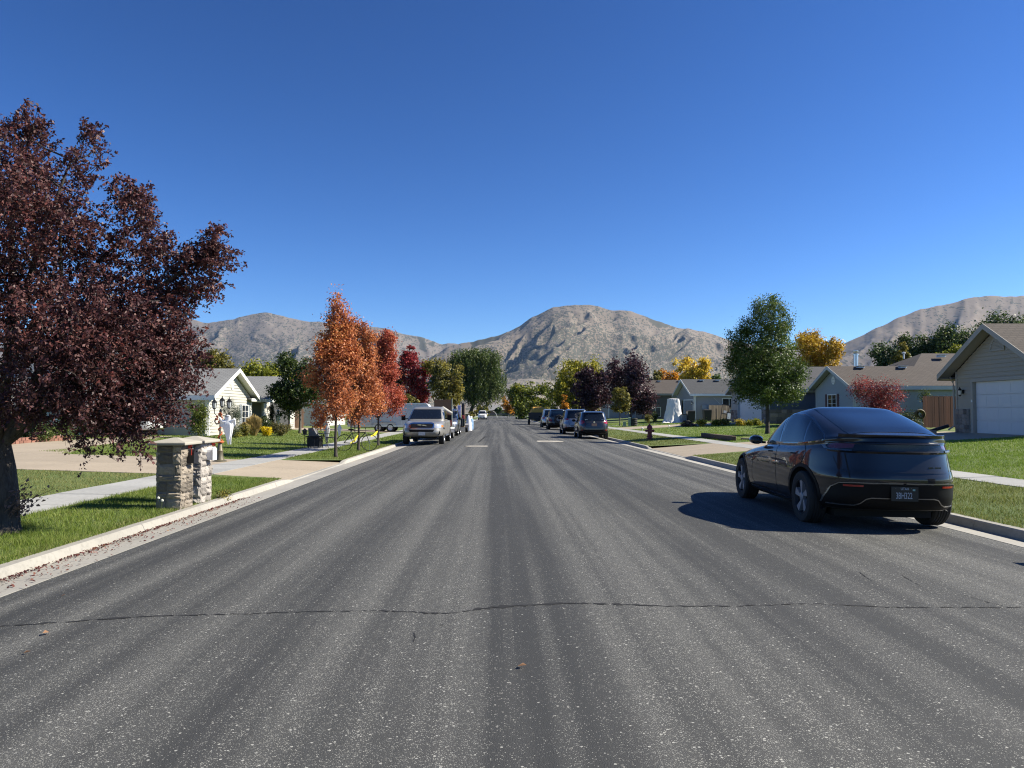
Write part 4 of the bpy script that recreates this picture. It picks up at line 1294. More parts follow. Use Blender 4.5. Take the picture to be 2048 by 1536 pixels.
def window(root, c, w, h, nrm, panes=2, grid=(1, 1), trim=WHITE, shutters=None, frame=.06):
    """c centre on the wall surface, nrm outward in plan"""
    n = Vector((*nrm, 0)); a = Vector((-nrm[1], nrm[0], 0)); c = Vector(c)
    rz = math.atan2(a.y, a.x)
    def bar(u, z, du, dz, o, t, m):
        p = c + a * u + n * o + Vector((0, 0, z)); m.box(p, (du, t, dz), rz=rz)
    f = MB()
    for sg in (-1, 1):
        bar(sg * w / 2, 0, frame, h + frame, .02, .06, f); bar(0, sg * h / 2, w - frame, frame, .02, .06, f)
    for i in range(1, panes):
        bar(-w / 2 + w * i / panes, 0, .045, h - frame, .018, .05, f)
    fo = f.build('window', trim, root)
    for i in range(panes):
        g = MB(); pw = w / panes
        bar(-w / 2 + pw * (i + .5), 0, pw - .045, h - frame, .004, .012, g)
        g.build('pane', GLASS_DARK, fo)
    if grid != (1, 1):
        k = MB()
        for i in range(1, grid[0]): bar(-w / 2 + w * i / grid[0], 0, .018, h - frame, .014, .02, k)
        for j in range(1, grid[1]): bar(0, -h / 2 + h * j / grid[1], w - frame, .018, .0145, .019, k)
        k.build('muntin', trim, fo)
    if shutters:
        for sg in (-1, 1):
            s = MB(); u = sg * (w / 2 + .22)
            bar(u, 0, .30, h + .08, .02, .03, s)
            for q in range(9):
                bar(u, -h / 2 + h * (q + .5) / 9, .22, h / 13, .04, .02, s)
            s.build('shutter', shutters, root)
    return fo

def garage_door(root, c, w, h, nrm, m, panels=4, trim=WHITE, recess=.12):
    n = Vector((*nrm, 0)); a = Vector((-nrm[1], nrm[0], 0)); c = Vector(c); rz = math.atan2(a.y, a.x)
    d = MB().box(c - n * (recess + .035) + Vector((0, 0, h / 2)), (w, .02, h), rz=rz).build('garage_door', m, root)
    ph = h / panels
    for i in range(panels):
        q = MB(); q.box(c - n * recess + Vector((0, 0, ph * (i + .5))), (w - .01, .045, ph - .012), rz=rz)
        k = int(w / .62)
        for j in range(k):
            q.box(c - n * (recess - .0235) + a * (-w / 2 + w * (j + .5) / k) + Vector((0, 0, ph * (i + .5))), (w / k - .12, .010, ph - .14), rz=rz)
        q.build('door_panel', m, d)
    j = MB()
    for sg in (-1, 1):
        j.box(c + a * sg * (w / 2 + .07) - n * .05 + Vector((0, 0, h / 2 + .04)), (.13, .20, h + .08), rz=rz)
    j.box(c - n * .05 + Vector((0, 0, h + .065)), (w + .01, .20, .13), rz=rz)
    j.build('door_jamb', trim, root)

def wall_lamp(root, p, nrm):
    n = Vector((*nrm, 0)); p = Vector(p)
    m = MB(); m.box(p + n * .03, (.10, .06, .16) if abs(nrm[1]) > .5 else (.06, .10, .16))
    q = p + n * .16
    m.tube([p + n * .05 + Vector((0, 0, .0)), p + n * .12 + Vector((0, 0, .10)), q + Vector((0, 0, .12))], .012, 5)
    m.lathe([(.01, .20), (.03, .14), (.09, .06), (.085, .05)], q, 8); m.lathe([(.05, -.16), (.06, -.13), (.02, -.20)], q, 8)
    o = m.build('wall_lamp', DARKMETAL, root)
    MB().lathe([(.055, -.13), (.08, .05)], q, 8).build('lamp_glass', mat('lamp_glass', (.55, .52, .46), .15, var=.1), o)

def gable_vent(root, c, nrm, r=.28, half=False, m=WHITE):
    n = Vector((*nrm, 0)); a = Vector((-nrm[1], nrm[0], 0)); c = Vector(c)
    k = 14
    ring = [(math.cos(t) * r, math.sin(t) * r * 1.15) for t in np.linspace(0, PI if half else 2 * PI, k, endpoint=half)]
    v = MB(); inn = [(x * .82, (y * .82 if not half else max(y * .82, .04))) for x, y in ring]
    V = [c + a * x + n * .045 + Vector((0, 0, y)) for x, y in ring] + [c + a * x + n * .045 + Vector((0, 0, y)) for x, y in inn] + [c + a * x + Vector((0, 0, y)) for x, y in ring] + [c + a * x + n * .012 + Vector((0, 0, y)) for x, y in inn]
    L = len(ring); F = []
    for i in range(L if not half else L - 1):
        j = (i + 1) % L
        F += [(i, j, L + j, L + i), (2 * L + i, 2 * L + j, j, i), (L + i, L + j, 3 * L + j, 3 * L + i)]
    F.append(tuple(3 * L + i for i in range(L)))
    v.add(V, F)
    rz = math.atan2(a.y, a.x)
    for y in np.arange(.03 if half else -r * .8, r * .95, .055):
        hw = r * .8 * math.sqrt(max(0, 1 - (y / (r * 1.0)) ** 2))
        if hw > .04: v.box(c + n * .026 + Vector((0, 0, y)), (2 * hw, .02, .03), rz=rz, rx=0)
    if half:
        v.box(c + n * .025 + Vector((0, 0, -.02)), (2 * r, .05, .06), rz=rz)
    v.build('gable_vent', m, root)

def downspout(root, pts, m=WHITE):
    MB().tube(pts, .04, 6).build('downspout', m, root)

# ---- left: cream house with two gables to the street
CREAM = mat('cream_siding', (0.43, 0.415, 0.365), .6, var=.05)
ROOF_LG = make_shingle('light_grey_shingle', (.165, .165, .165), (.235, .235, .23), 'X')
h = thing('house', 'cream sided single storey house with light grey roof and two gables facing the street', 'house', (-15.6, 42, .25))
hx, hy, hz_ = h.location
def rel(root, f):
    pass
g1 = gable_house(h, -9.5, 0.3, -3.3, 3.4, 0.0, 2.12, .44, +1, CREAM, ROOF_LG, holes_end=[(4.9, 6.1, .5, 1.7)], ridge_vents=[(-3.2, .7)])
window(h, (.3 + .004, 2.2, 1.1), 1.1, 1.15, (1, 0), 2, (2, 3), shutters=mat('grey_shutter', (.25, .27, .29), .6))
gable_vent(h, (.31, .05, 2.75), (1, 0), .2)
downspout(h, [(.18, -3.42, 2.0), (.2, -3.36, 1.8), (.2, -3.36, .1)])
# meter boxes on the shaded wall
MB().box((-2.6, -3.40, 1.25), (.42, .16, .62)).build('meter_box', mat('meter_grey', (.30, .31, .32), .5), h)
MB().tube([(-2.75, -3.36, .9), (-2.75, -3.36, 0)], .03, 6).build('conduit', mat('meter_grey', (.3, .3, .3), .5), h)
MB().box((-4.2, -3.38, 1.15), (.30, .12, .40)).build('meter_box', mat('meter_grey', (.30, .31, .32), .5), h)
g2 = gable_house(h, -9.0, 0.1, 6.3, 13.6, 0.0, 2.1, .42, +1, CREAM, ROOF_LG, holes_end=[(1.3, 6.2, -.1, 2.05)])
gable_vent(h, (.11, 9.95, 2.7), (1, 0), .2)
# recessed entry between the gables with its own roof
m = MB(); m.span((-8.8, 3.42, -.3), (-1.4, 6.28, 2.1)); m.build('wall', CREAM, h)
s = MB(); clap(s, (-1.38, 3.42), (-1.38, 6.28), 0, lambda q: 2.1, (1, 0)); stuff(s.build('siding', CREAM, h))
m = MB(); m.add([(-3.5, 2.5, 3.2), (.6, 2.5, 2.05), (.6, 7.0, 2.05), (-3.5, 7.0, 3.2), (-3.5, 2.5, 3.1), (.6, 2.5, 1.95), (.6, 7.0, 1.95), (-3.5, 7.0, 3.1)], [(0, 1, 2, 3), (7, 6, 5, 4), (1, 5, 6, 2), (0, 4, 5, 1)]); m.build('roof', make_shingle('light_grey_shingle_side', (.165, .165, .165), (.235, .235, .23), 'Y'), h)
MB().span((.60, 2.5, 1.9), (.63, 7.0, 2.08)).build('fascia', WHITE, h)
# open garage: its inner shade painted as a dark sheet across the mouth
gd = MB(); gd.span((-.05, 7.6, 0), (-.02, 12.5, 2.05)); gd.build('garage_shade_sheet', mat('garage_shade', (.05, .05, .05), .9), h)
m = MB(); m.box((.12, 7.52, 1.03), (.06, .14, 2.1)); m.box((.12, 12.58, 1.03), (.06, .14, 2.1)); m.box((.12, 10.05, 2.12), (.06, 5.2, .14)); m.build('door_jamb', WHITE, h)
wall_lamp(h, (.12, 7.15, 1.5), (1, 0)); wall_lamp(h, (.12, 12.95, 1.5), (1, 0))
# house behind it: dark hip roof only just showing
ROOF_BL = make_shingle('charcoal_shingle', (.045, .045, .05), (.075, .075, .08), 'X')
h2 = thing('house', 'house with charcoal roof and small white gable peeking over the cream house', 'house', (-20.5, 62, .3))
gable_house(h2, -10, 0, -4, 4, 0, 2.3, .40, +1, CREAM, ROOF_BL)
h3 = thing('house', 'grey house mostly hidden behind the orange trees and the cargo trailer', 'house', (-15.5, 70, .25))
gable_house(h3, -9, 0, -4, 4, 0, 2.2, .42, +1, mat('white_siding', (.5, .49, .47), .6, var=.05), ROOF_LG)
window(h3, (.004, -1.5, 1.3), 1.4, 1.1, (1, 0), 2)

# fence panels by the garage
def board_fence(label, p0, p1, H, bw, m, cat='fence', gap=.006, dog=True, rails=True, zf=gz, back=1):
    d = Vector((p1[0] - p0[0], p1[1] - p0[1], 0)); L = d.length; d.normalize(); rz = math.atan2(d.y, d.x)
    t = thing('board_fence', label, cat, (p0[0], p0[1], zf(p0[0])), rz)
    n = int(L / (bw + gap)); bm = None
    for i in range(n):
        if bm is None:
            k = MB(); k.prism([(0, 0), (bw, 0), (bw, .02), (0, .02)], .04, H - .05)
            k.add([(0, 0, H - .05), (bw, 0, H - .05), (bw, .02, H - .05), (0, .02, H - .05), (bw * .25, 0, H), (bw * .75, 0, H), (bw * .75, .02, H), (bw * .25, .02, H)], [(0, 1, 5, 4), (1, 2, 6, 5), (2, 3, 7, 6), (3, 0, 4, 7), (4, 5, 6, 7)])
            o = k.build('board', m, t); bm = o.data
        else:
            o = bpy.data.objects.new('board', bm); C.objects.link(o); o.parent = t
        o.location = (i * (bw + gap), random.uniform(-.004, .004), (zf(p0[0] + d.x * i * bw) - zf(p0[0])) + random.uniform(-.012, .012))
    dz = zf(p1[0]) - zf(p0[0])
    for z in (.35, H - .35):
        k = MB(); k.add([(0, .025 * back, z), (L, .025 * back, z + dz), (L, .065 * back, z + dz), (0, .065 * back, z), (0, .025 * back, z + .09), (L, .025 * back, z + .09 + dz), (L, .065 * back, z + .09 + dz), (0, .065 * back, z + .09)], [(0, 1, 5, 4), (3, 7, 6, 2), (4, 5, 6, 7), (0, 3, 2, 1)])
        k.build('rail', m, t)
    return t
board_fence('pale new board fence beside the open garage', (PX(573, 56), 56), (PX(585, 56.2), 56.2), 1.55, .14, WOODP)
g_ = board_fence('closed reddish board gate with cross brace behind the lantern pole', (PX(587, 57), 57), (PX(612, 57.2), 57.2), 1.55, .14, mat('gate_board', (.30, .19, .12), .8, objrand=.2), 'gate')
MB().box((.5, -.02, .8), (1.3, .02, .10), ry=R(-52)).build('brace', mat('gate_board', (.3, .19, .12), .8), g_)

# ---- right: tan garage house at the frame edge
TAN = mat('tan_siding', (0.33, 0.29, 0.23), .6, var=.05)
ROOF_BR = make_shingle('brown_shingle', (.058, .046, .039), (.090, .073, .062), 'X')
ROOF_BRY = make_shingle('brown_shingle_side', (.058, .046, .039), (.090, .073, .062), 'Y')
TRIM_T = mat('tan_trim', (0.33, 0.30, 0.26), .55, var=.05)
sm = stone_meshes(VENEER, 5)
h = thing('house', 'tan sided garage house with steep gable, stone corner and white door at the right edge', 'house', (19.75, 28.2, .60))
gable_house(h, 0, 9, -2.6, 2.6, 0.0, 2.62, .62, -1, TAN, ROOF_BR, over=.55, rake=.45, holes_end=[(.95, 5.2, -.1, 2.2), (0, .42, -.1, .0)], trim=TRIM_T)
garage_door(h, (0, -.62, 0), 4.2, 2.13, (-1, 0), WHITE_DOOR, 4, TRIM_T)
g = np.random.default_rng(11)
MB().span((-.06, 1.72, 0), (0.0, 2.62, 1.02)).build('mortar_bed', MORTAR, h)
stone_wall(h, sm, (-.06, 2.62, .0), (0, -1), (-1, 0), .88, 1.02, g, (.14, .26), (.18, .34), .06)
MB().span((-.06, 2.62, 0), (.3, 2.66, 1.02)).build('mortar_bed', MORTAR, h)
wall_lamp(h, (-.02, 2.1, 1.75), (-1, 0))
gable_vent(h, (-.02, -.05, 3.35), (-1, 0), .42, True, TRIM_T)
downspout(h, [(-.05, 2.95, 2.4), (-.06, 2.75, 2.2), (-.06, 2.70, 2.0), (-.06, 2.70, .3), (-.3, 2.75, .12)], TRIM_T)
MB().box((-.06, 1.53, 1.35), (.03, .06, .10)).build('keypad', WHITE, h)
# corrugated drain hose lying on the ground by the corner
x0 = 19.6
m = MB(); m.tube([(19.5, 31.0, gz(19.5) + .30), (18.9, 31.2, gz(18.9) + .12), (18.2, 31.3, gz(18.2) + .07), (17.2, 31.45, gz(17.2) + .06)], .075, 8)
tag(m.build('drain_hose', mat('black_plastic', (.012, .012, .012), .6)), 'black corrugated drain hose on the grass by the stone garage corner', 'hose')
m = MB(); m.box((18.75, 31.0, gz(18.75) + .07), (.30, .22, .16)); tag(m.build('splash_block', MORTAR), 'small grey concrete block beside the black drain hose', 'concrete block')

# ---- right: blue grey house with brown hip roof
BLUE = mat('blue_grey_siding', (0.29, 0.315, 0.325), .6, var=.05)
SHUT = mat('maroon_shutter', (.07, .022, .025), .6)
h = thing('house', 'blue grey sided house with brown hip roof, maroon shutters and steel flue', 'house', (22.3, 47.6, .64))
gb = gable_house(h, 0, 8, -2.7, 2.7, 0, 2.50, .46, -1, BLUE, ROOF_BR, trim=mat('grey_trim', (.42, .43, .43), .55), holes_end=[(1.6, 3.3, .75, 2.0)], ridge_vents=[(1.6, .35), (4.4, .35)])
window(h, (-.004, .25, 1.42), 1.25, 1.2, (-1, 0), 2, (2, 4), shutters=SHUT)
gable_vent(h, (-.01, .0, 2.95), (-1, 0), .24)
# main block and its hip roof
m = MB(); m.span((3.0, -2.55, -.3), (17, 9.5, 2.5)); m.build('wall', BLUE, h)
s = MB(); clap(s, (8.0, -2.58), (17, -2.58), 0, lambda q: 2.5, (0, -1), holes=[(2.3, 3.9, 1.3, 2.1)]); stuff(s.build('siding', BLUE, h))
window(h, (11.1, -2.60, 1.72), 1.7, .85, (0, -1), 2)
ex0, ex1, ey0, ey1, ez = 1.6, 17.6, -3.05, 9.9, 2.36
rp = (8.0, 3.5, 5.05); rp2 = (12.2, 3.5, 5.05)
th = .1
m = MB(); m.add([(ex0 + 1.2, ey0, ez), (ex1, ey0, ez), (rp2[0], rp2[1], rp2[2]), rp], [(0, 1, 2, 3)]); m.build('roof', ROOF_BR, h)
m = MB(); m.add([(ex0 + 1.2, ey1, ez), (ex0 + 1.2, ey0, ez), rp], [(0, 1, 2)]); m.add([(ex1, ey0, ez), (ex1, ey1, ez), rp2], [(0, 1, 2)]); m.add([(ex1, ey1, ez), (ex0 + 1.2, ey1, ez), rp, rp2], [(0, 1, 2, 3)]); hr = m.build('roof', ROOF_BRY, h)
m = MB(); m.span((7.7, ey0 - .03, ez - .16), (ex1, ey0 - .005, ez + .02)); m.build('fascia', mat('dark_gutter', (.05, .045, .04), .5), h)
m = MB(); m.quad((7.8, ey0, ez - .12), (ex1, ey0, ez - .12), (ex1, -2.55, ez - .12), (7.8, -2.55, ez - .12)); m.build('soffit', mat('grey_trim', (.42, .43, .43), .55), h)
# flue and box vents
m = MB(); m.lathe([(.15, 2.9), (.15, 4.75), (.19, 4.75), (.19, 4.82), (.12, 4.85), (.17, 4.95), (.17, 5.05), (.05, 5.08)], (2.2, 1.4, 0), 14); m.build('flue', GALV, h, smooth=True)
v = MB(); v.box((8.6, 2.2, 4.75), (.46, .44, .14), taper=.85); v.box((8.6, 2.14, 4.84), (.56, .54, .03)); v.build('roof_vent', VENT_W, h)
v = MB(); v.lathe([(.06, 4.7), (.06, 5.05), (.12, 5.08), (.12, 5.16), (.02, 5.2)], (7.0, 4.0, 0), 8); v.build('pipe_vent', VENT_W, h)
# brown fence between that house and the garage
board_fence('tall reddish brown board fence between the blue grey house and the tan garage', (22.9, 38.6), (25.6, 39.0), 1.75, .135, WOODF)
board_fence('narrow reddish brown fence return beside the tan garage wall', (25.72, 38.6), (26.9, 38.4), 1.78, .135, WOODF)
m = MB(); m.lathe([(.24, 0), (.27, .02), (.27, .14), (.24, .16), (.13, .16), (.13, 0)], (0, 0, 0), 16, 'Y')
hz2 = m.build('hose_reel', mat('yellow_hose', (.14, .11, .04), .6), None, smooth=True, loc=(22.6, 38.3, gz(22) + .75)); tag(hz2, 'coiled yellow garden hose hanging at the left end of the brown fence', 'hose reel')

# ---- right: house whose white garage door shows behind the green tree
SLATE = mat('slate_blue_siding', (0.075, 0.088, 0.105), .6, var=.08)
GREY = mat('grey_siding', (0.30, 0.285, 0.26), .6, var=.05)
h = thing('house', 'slate blue house with white double garage door behind the green tree', 'house', (20.2, 57.8, .64))
gable_house(h, 0, 8, -4.3, 4.3, 0, 2.55, .42, -1, GREY, make_shingle('grey_shingle', (.05, .05, .054), (.075, .075, .08), 'X'), holes_end=[(1.4, 7.3, -.1, 2.35)], trim=mat('grey_trim', (.42, .43, .43), .55))
garage_door(h, (0, -.05, 0), 5.3, 2.25, (-1, 0), WHITE_DOOR, 4, mat('grey_trim', (.42, .43, .43), .55))
for (ya, yb) in ((-4.3, -2.85), (2.75, 4.3)):
    MB().span((-.05, ya, 0), (0, yb, 1.05)).build('mortar_bed', MORTAR, h)
    stone_wall(h, sm, (-.05, yb, 0), (0, -1), (-1, 0), yb - ya, 1.05, g, (.15, .26), (.22, .42), .06)
MB().span((0, -4.36, 0), (4.3, -4.31, 1.05)).build('mortar_bed', MORTAR, h)
stone_wall(h, sm, (0, -4.36, 0), (1, 0), (0, -1), 4.3, 1.05, g, (.2, .3), (.35, .6), .06)
s = MB(); clap(s, (0, -4.37), (8, -4.37), 1.05, lambda q: 2.5, (0, -1)); stuff(s.build('siding', SLATE, h))
MB().span((8.0, -3.6, -.3), (16, 4.2, 2.6)).build('wall', SLATE, h)
wall_lamp(h, (-.02, 3.2, 1.75), (-1, 0))
# ---- right: grey house with charcoal roof, beyond
ROOF_GR = make_shingle('dark_grey_shingle', (.045, .047, .051), (.070, .072, .077), 'X')
LGREY = mat('light_grey_siding', (0.32, 0.305, 0.28), .6, var=.05)
h = thing('house', 'light grey sided house with dark grey roof behind the white covered object', 'house', (20.2, 77.6, .64))
gable_house(h, 0, 9, -3.5, 3.5, 0, 2.75, .43, -1, LGREY, ROOF_GR, over=.5, holes_end=[(2.0, 3.2, -.1, 2.1)], holes_near=[(2.9, 4.3, 1.15, 2.3)], ridge_vents=[(1.6, .55), (3.3, .55), (5.0, .55)])
window(h, (3.6, -3.504, 1.72), 1.35, 1.1, (0, -1), 2)
downspout(h, [(.1, -3.8, 2.65), (.12, -3.6, 2.35), (.12, -3.58, .2)])
garage_door(h, (0, -1.3, 0), 3.6, 2.1, (-1, 0), WHITE_DOOR, 4)
wall_lamp(h, (-.02, -3.25, 1.8), (-1, 0))
MB().box((1.0, -3.58, 1.2), (.45, .18, .75)).build('meter_box', mat('meter_grey', (.30, .31, .32), .5), h)
MB().tube([(2.0, -3.55, 2.35), (3.5, -3.62, .9)], .012, 4).build('cable', WHITE, h)
board_fence('weathered grey brown board fence in front of the light grey house', (PX(1420, 72.5), 72.5), (PX(1464, 73), 73), 1.6, .14, WOODG, gap=.004)
board_fence('short orange brown fence panel at the end of the weathered fence', (PX(1465, 72), 72), (PX(1473.5, 72), 72), 1.65, .14, mat('new_cedar', (.30, .15, .06), .8, objrand=.15))
# ---- right: brown roofed taupe house behind the purple trees
TAUPE = mat('taupe_siding', (0.10, 0.088, 0.074), .6, var=.08)
h = thing('house', 'taupe house with plain brown roof behind the purple plum trees', 'house', (19.8, 99, .64))
gable_house(h, 0, 14, -4.4, 4.4, 0, 3.3, .42, -1, TAUPE, ROOF_BR, trim=mat('tan_trim', (.46, .42, .36), .55), ridge_vents=[(2.2, .7), (5.0, .7), (8.0, .7)])
window(h, (1.2, -4.404, .9), .7, 1.2, (0, -1), 1)
h = thing('house', 'pale house half hidden by the purple plum trees', 'house', (17.5, 118, .6))
gable_house(h, 0, 10, -4, 4, 0, 2.6, .42, -1, LGREY, ROOF_GR)
# ---- far end of the street
h = thing('house', 'brown house with grey hip roof beyond the end of the street', 'house', (PX(992, 335), 335, .1))
MB().span((-9, -4, -.2), (9, 4, 2.6)).build('wall', mat('brick_brown', (.22, .12, .09), .8), h)
m = MB(); m.add([(-10, -5, 2.5), (10, -5, 2.5), (10, 5, 2.5), (-10, 5, 2.5), (-4, 0, 4.9), (4, 0, 4.9)], [(0, 1, 5, 4), (1, 2, 5), (2, 3, 4, 5), (3, 0, 4), (3, 2, 1, 0)]); m.build('roof', make_shingle('far_grey_shingle', (.2, .2, .2), (.25, .25, .25), 'X'), h)
window(h, (-4, -4.004, 1.4), 1.6, 1.2, (0, -1), 2); window(h, (4, -4.004, 1.4), 1.6, 1.2, (0, -1), 2)
# hoop greenhouse next to the van
t = thing('hoop_house', 'white arched hoop frame standing by the far white van', 'greenhouse', (PX(981, 210), 210, gz(-5)))
k = MB()
P = [[(math.cos(a) * 1.9, y, math.sin(a) * 2.1) for a in np.linspace(0, PI, 12)] for y in (0, 3, 6)]
k.grid(P); k.build('cover', mat('poly_film', (.42, .44, .45), .5), t)
for y in (-.03, 3, 6.03):
    MB().tube([(math.cos(a) * 1.93, y, math.sin(a) * 2.13) for a in np.linspace(0, PI, 12)], .05, 5).build('hoop', WHITE, t)
t = thing('wire_fence', 'low wire fence crossing beyond the end of the street', 'fence', (-40, 316, 0))
for i in range(28):
    MB().box((i * 3.0, 0, .6), (.10, .10, 1.25)).build('post', mat('fence_post', (.3, .28, .25), .8), t)
MB().box((40, .02, 1.15), (82, .04, .08)).build('rail', mat('fence_post', (.3, .28, .25), .8), t)
MB().box((40, .02, .6), (82, .04, .08)).build('rail', mat('fence_post', (.3, .28, .25), .8), t)
# ------------------------------------------------------------------ vehicles
def car_paint(name, col, metal=.6, rough=.32, flake=True, spec=.5, coat=1.0):
    b = NB(name)
    o = b.obj()
    c = col
    if flake:
        n = b.noise(o, 900.0, 1, .5)
        c = b.mix(b.math('MULTIPLY', n, .35), col, tuple(min(1, x * 1.9) for x in col))
    dust = b.noise(o, 3.0, 5, .65)
    rg = b.n('ShaderNodeMapRange', Value=dust, i3=rough * .85, i4=rough * 1.2).outputs[0]
    kw = dict(Base_Color=c, Metallic=metal, Roughness=rg)
    kw['Coat Weight'] = coat; kw['Coat Roughness'] = 0.02; kw['Specular IOR Level'] = spec
    b.bsdf(**kw)
    return b.m
CAR_GLASS = mat('tinted_glass', (0.006, 0.008, 0.011), 0.02, var=.1, spec=.7)
CAR_BLACK = mat('black_trim', (0.004, 0.004, 0.0045), .55, var=.2, spec=.18)
CAR_GLOSS = mat('gloss_black', (0.006, 0.006, 0.007), .08, var=.1, coat=1)
TYRE = mat('tyre_rubber', (0.014, 0.014, 0.014), .8, var=.3, bump=.2)
RIM_S = mat('alloy_silver', (.50, .50, .51), .3, .9)
RIM_D = mat('alloy_dark', (.26, .26, .28), .45, .1)
RED_L = mat('red_lens', (.30, .008, .010), .1, var=.1, coat=1)
RED_D = mat('dark_red_lens', (.09, .004, .006), .08, var=.1, coat=1)
CLEAR_L = mat('clear_lens', (.55, .57, .6), .12, .4, coat=1)
AMBER_L = mat('amber_lens', (.65, .20, .03), .15)
RIM_DISH = mat('rim_dish', (.02, .02, .022), .5, .4)
CHROME = mat('chrome', (.75, .76, .78), .12, 1.0, var=.02)
SILVERT = mat('satin_trim', (.22, .22, .215), .3, .8, var=.05)
UNDER = mat('underbody', (.008, .008, .008), .9)
PLATE_W = mat('plate_white', (.6, .6, .58), .4)

def cr_interp(vals, sub):
    v = np.array(vals, float); n = len(v); out = []
    for i in range(n - 1):
        p0 = v[max(i - 1, 0)]; p1 = v[i]; p2 = v[i + 1]; p3 = v[min(i + 2, n - 1)]
        m1 = (p2 - p0) * .5; m2 = (p3 - p1) * .5
        d = p2 - p1
        # limited tangents keep the surface from overshooting
        lim = 2.2 * np.abs(d)
        m1 = np.where(m1 * d < 0, 0, np.sign(m1) * np.minimum(np.abs(m1), lim)); m2 = np.where(m2 * d < 0, 0, np.sign(m2) * np.minimum(np.abs(m2), lim))
        for k in range(sub):
            t = k / sub
            h00 = 2 * t ** 3 - 3 * t ** 2 + 1; h10 = t ** 3 - 2 * t ** 2 + t; h01 = -2 * t ** 3 + 3 * t ** 2; h11 = t ** 3 - t ** 2
            out.append(h00 * p1 + h10 * m1 + h01 * p2 + h11 * m2)
    out.append(v[-1])
    return np.array(out)

def ring_mesh(rings, nseg=112, sub=6, rk=1.0):
    """rings: (z_front, z_mid, z_rear, y_front, y_rear, half_width, exponent, rear_exponent_factor)"""
    D = cr_interp(rings, sub)
    q = np.arange(nseg) / nseg * 8
    a = np.zeros(nseg); b_ = np.zeros(nseg)
    for i, t in enumerate(q):
        if t < 1: a[i], b_[i] = 1, t
        elif t < 3: a[i], b_[i] = 2 - t, 1
        elif t < 5: a[i], b_[i] = -1, 4 - t
        elif t < 7: a[i], b_[i] = t - 6, -1
        else: a[i], b_[i] = 1, t - 8
    V = []
    for zf, zm, zr, yf, yr, w, n in D:
        ne = np.where(b_ < 0, n * rk, n)
        r = 1 / (np.abs(a) ** ne + np.abs(b_) ** ne) ** (1 / ne)
        x = a * r * w; bb = b_ * r
        y = (yf + yr) / 2 + (yf - yr) / 2 * bb
        z = zm + (zf - zm) * np.maximum(bb, 0) ** 1.6 + (zr - zm) * np.maximum(-bb, 0) ** 1.6
        V.append(np.stack([x, y, z], 1))
    m = len(V); V = np.concatenate(V)
    F = []
    for i in range(m - 1):
        for k in range(nseg):
            k2 = (k + 1) % nseg
            F.append((i * nseg + k, i * nseg + k2, (i + 1) * nseg + k2, (i + 1) * nseg + k))
    F.append(tuple(reversed(range(nseg)))); F.append(tuple((m - 1) * nseg + k for k in range(nseg)))
    return [tuple(p) for p in V], F

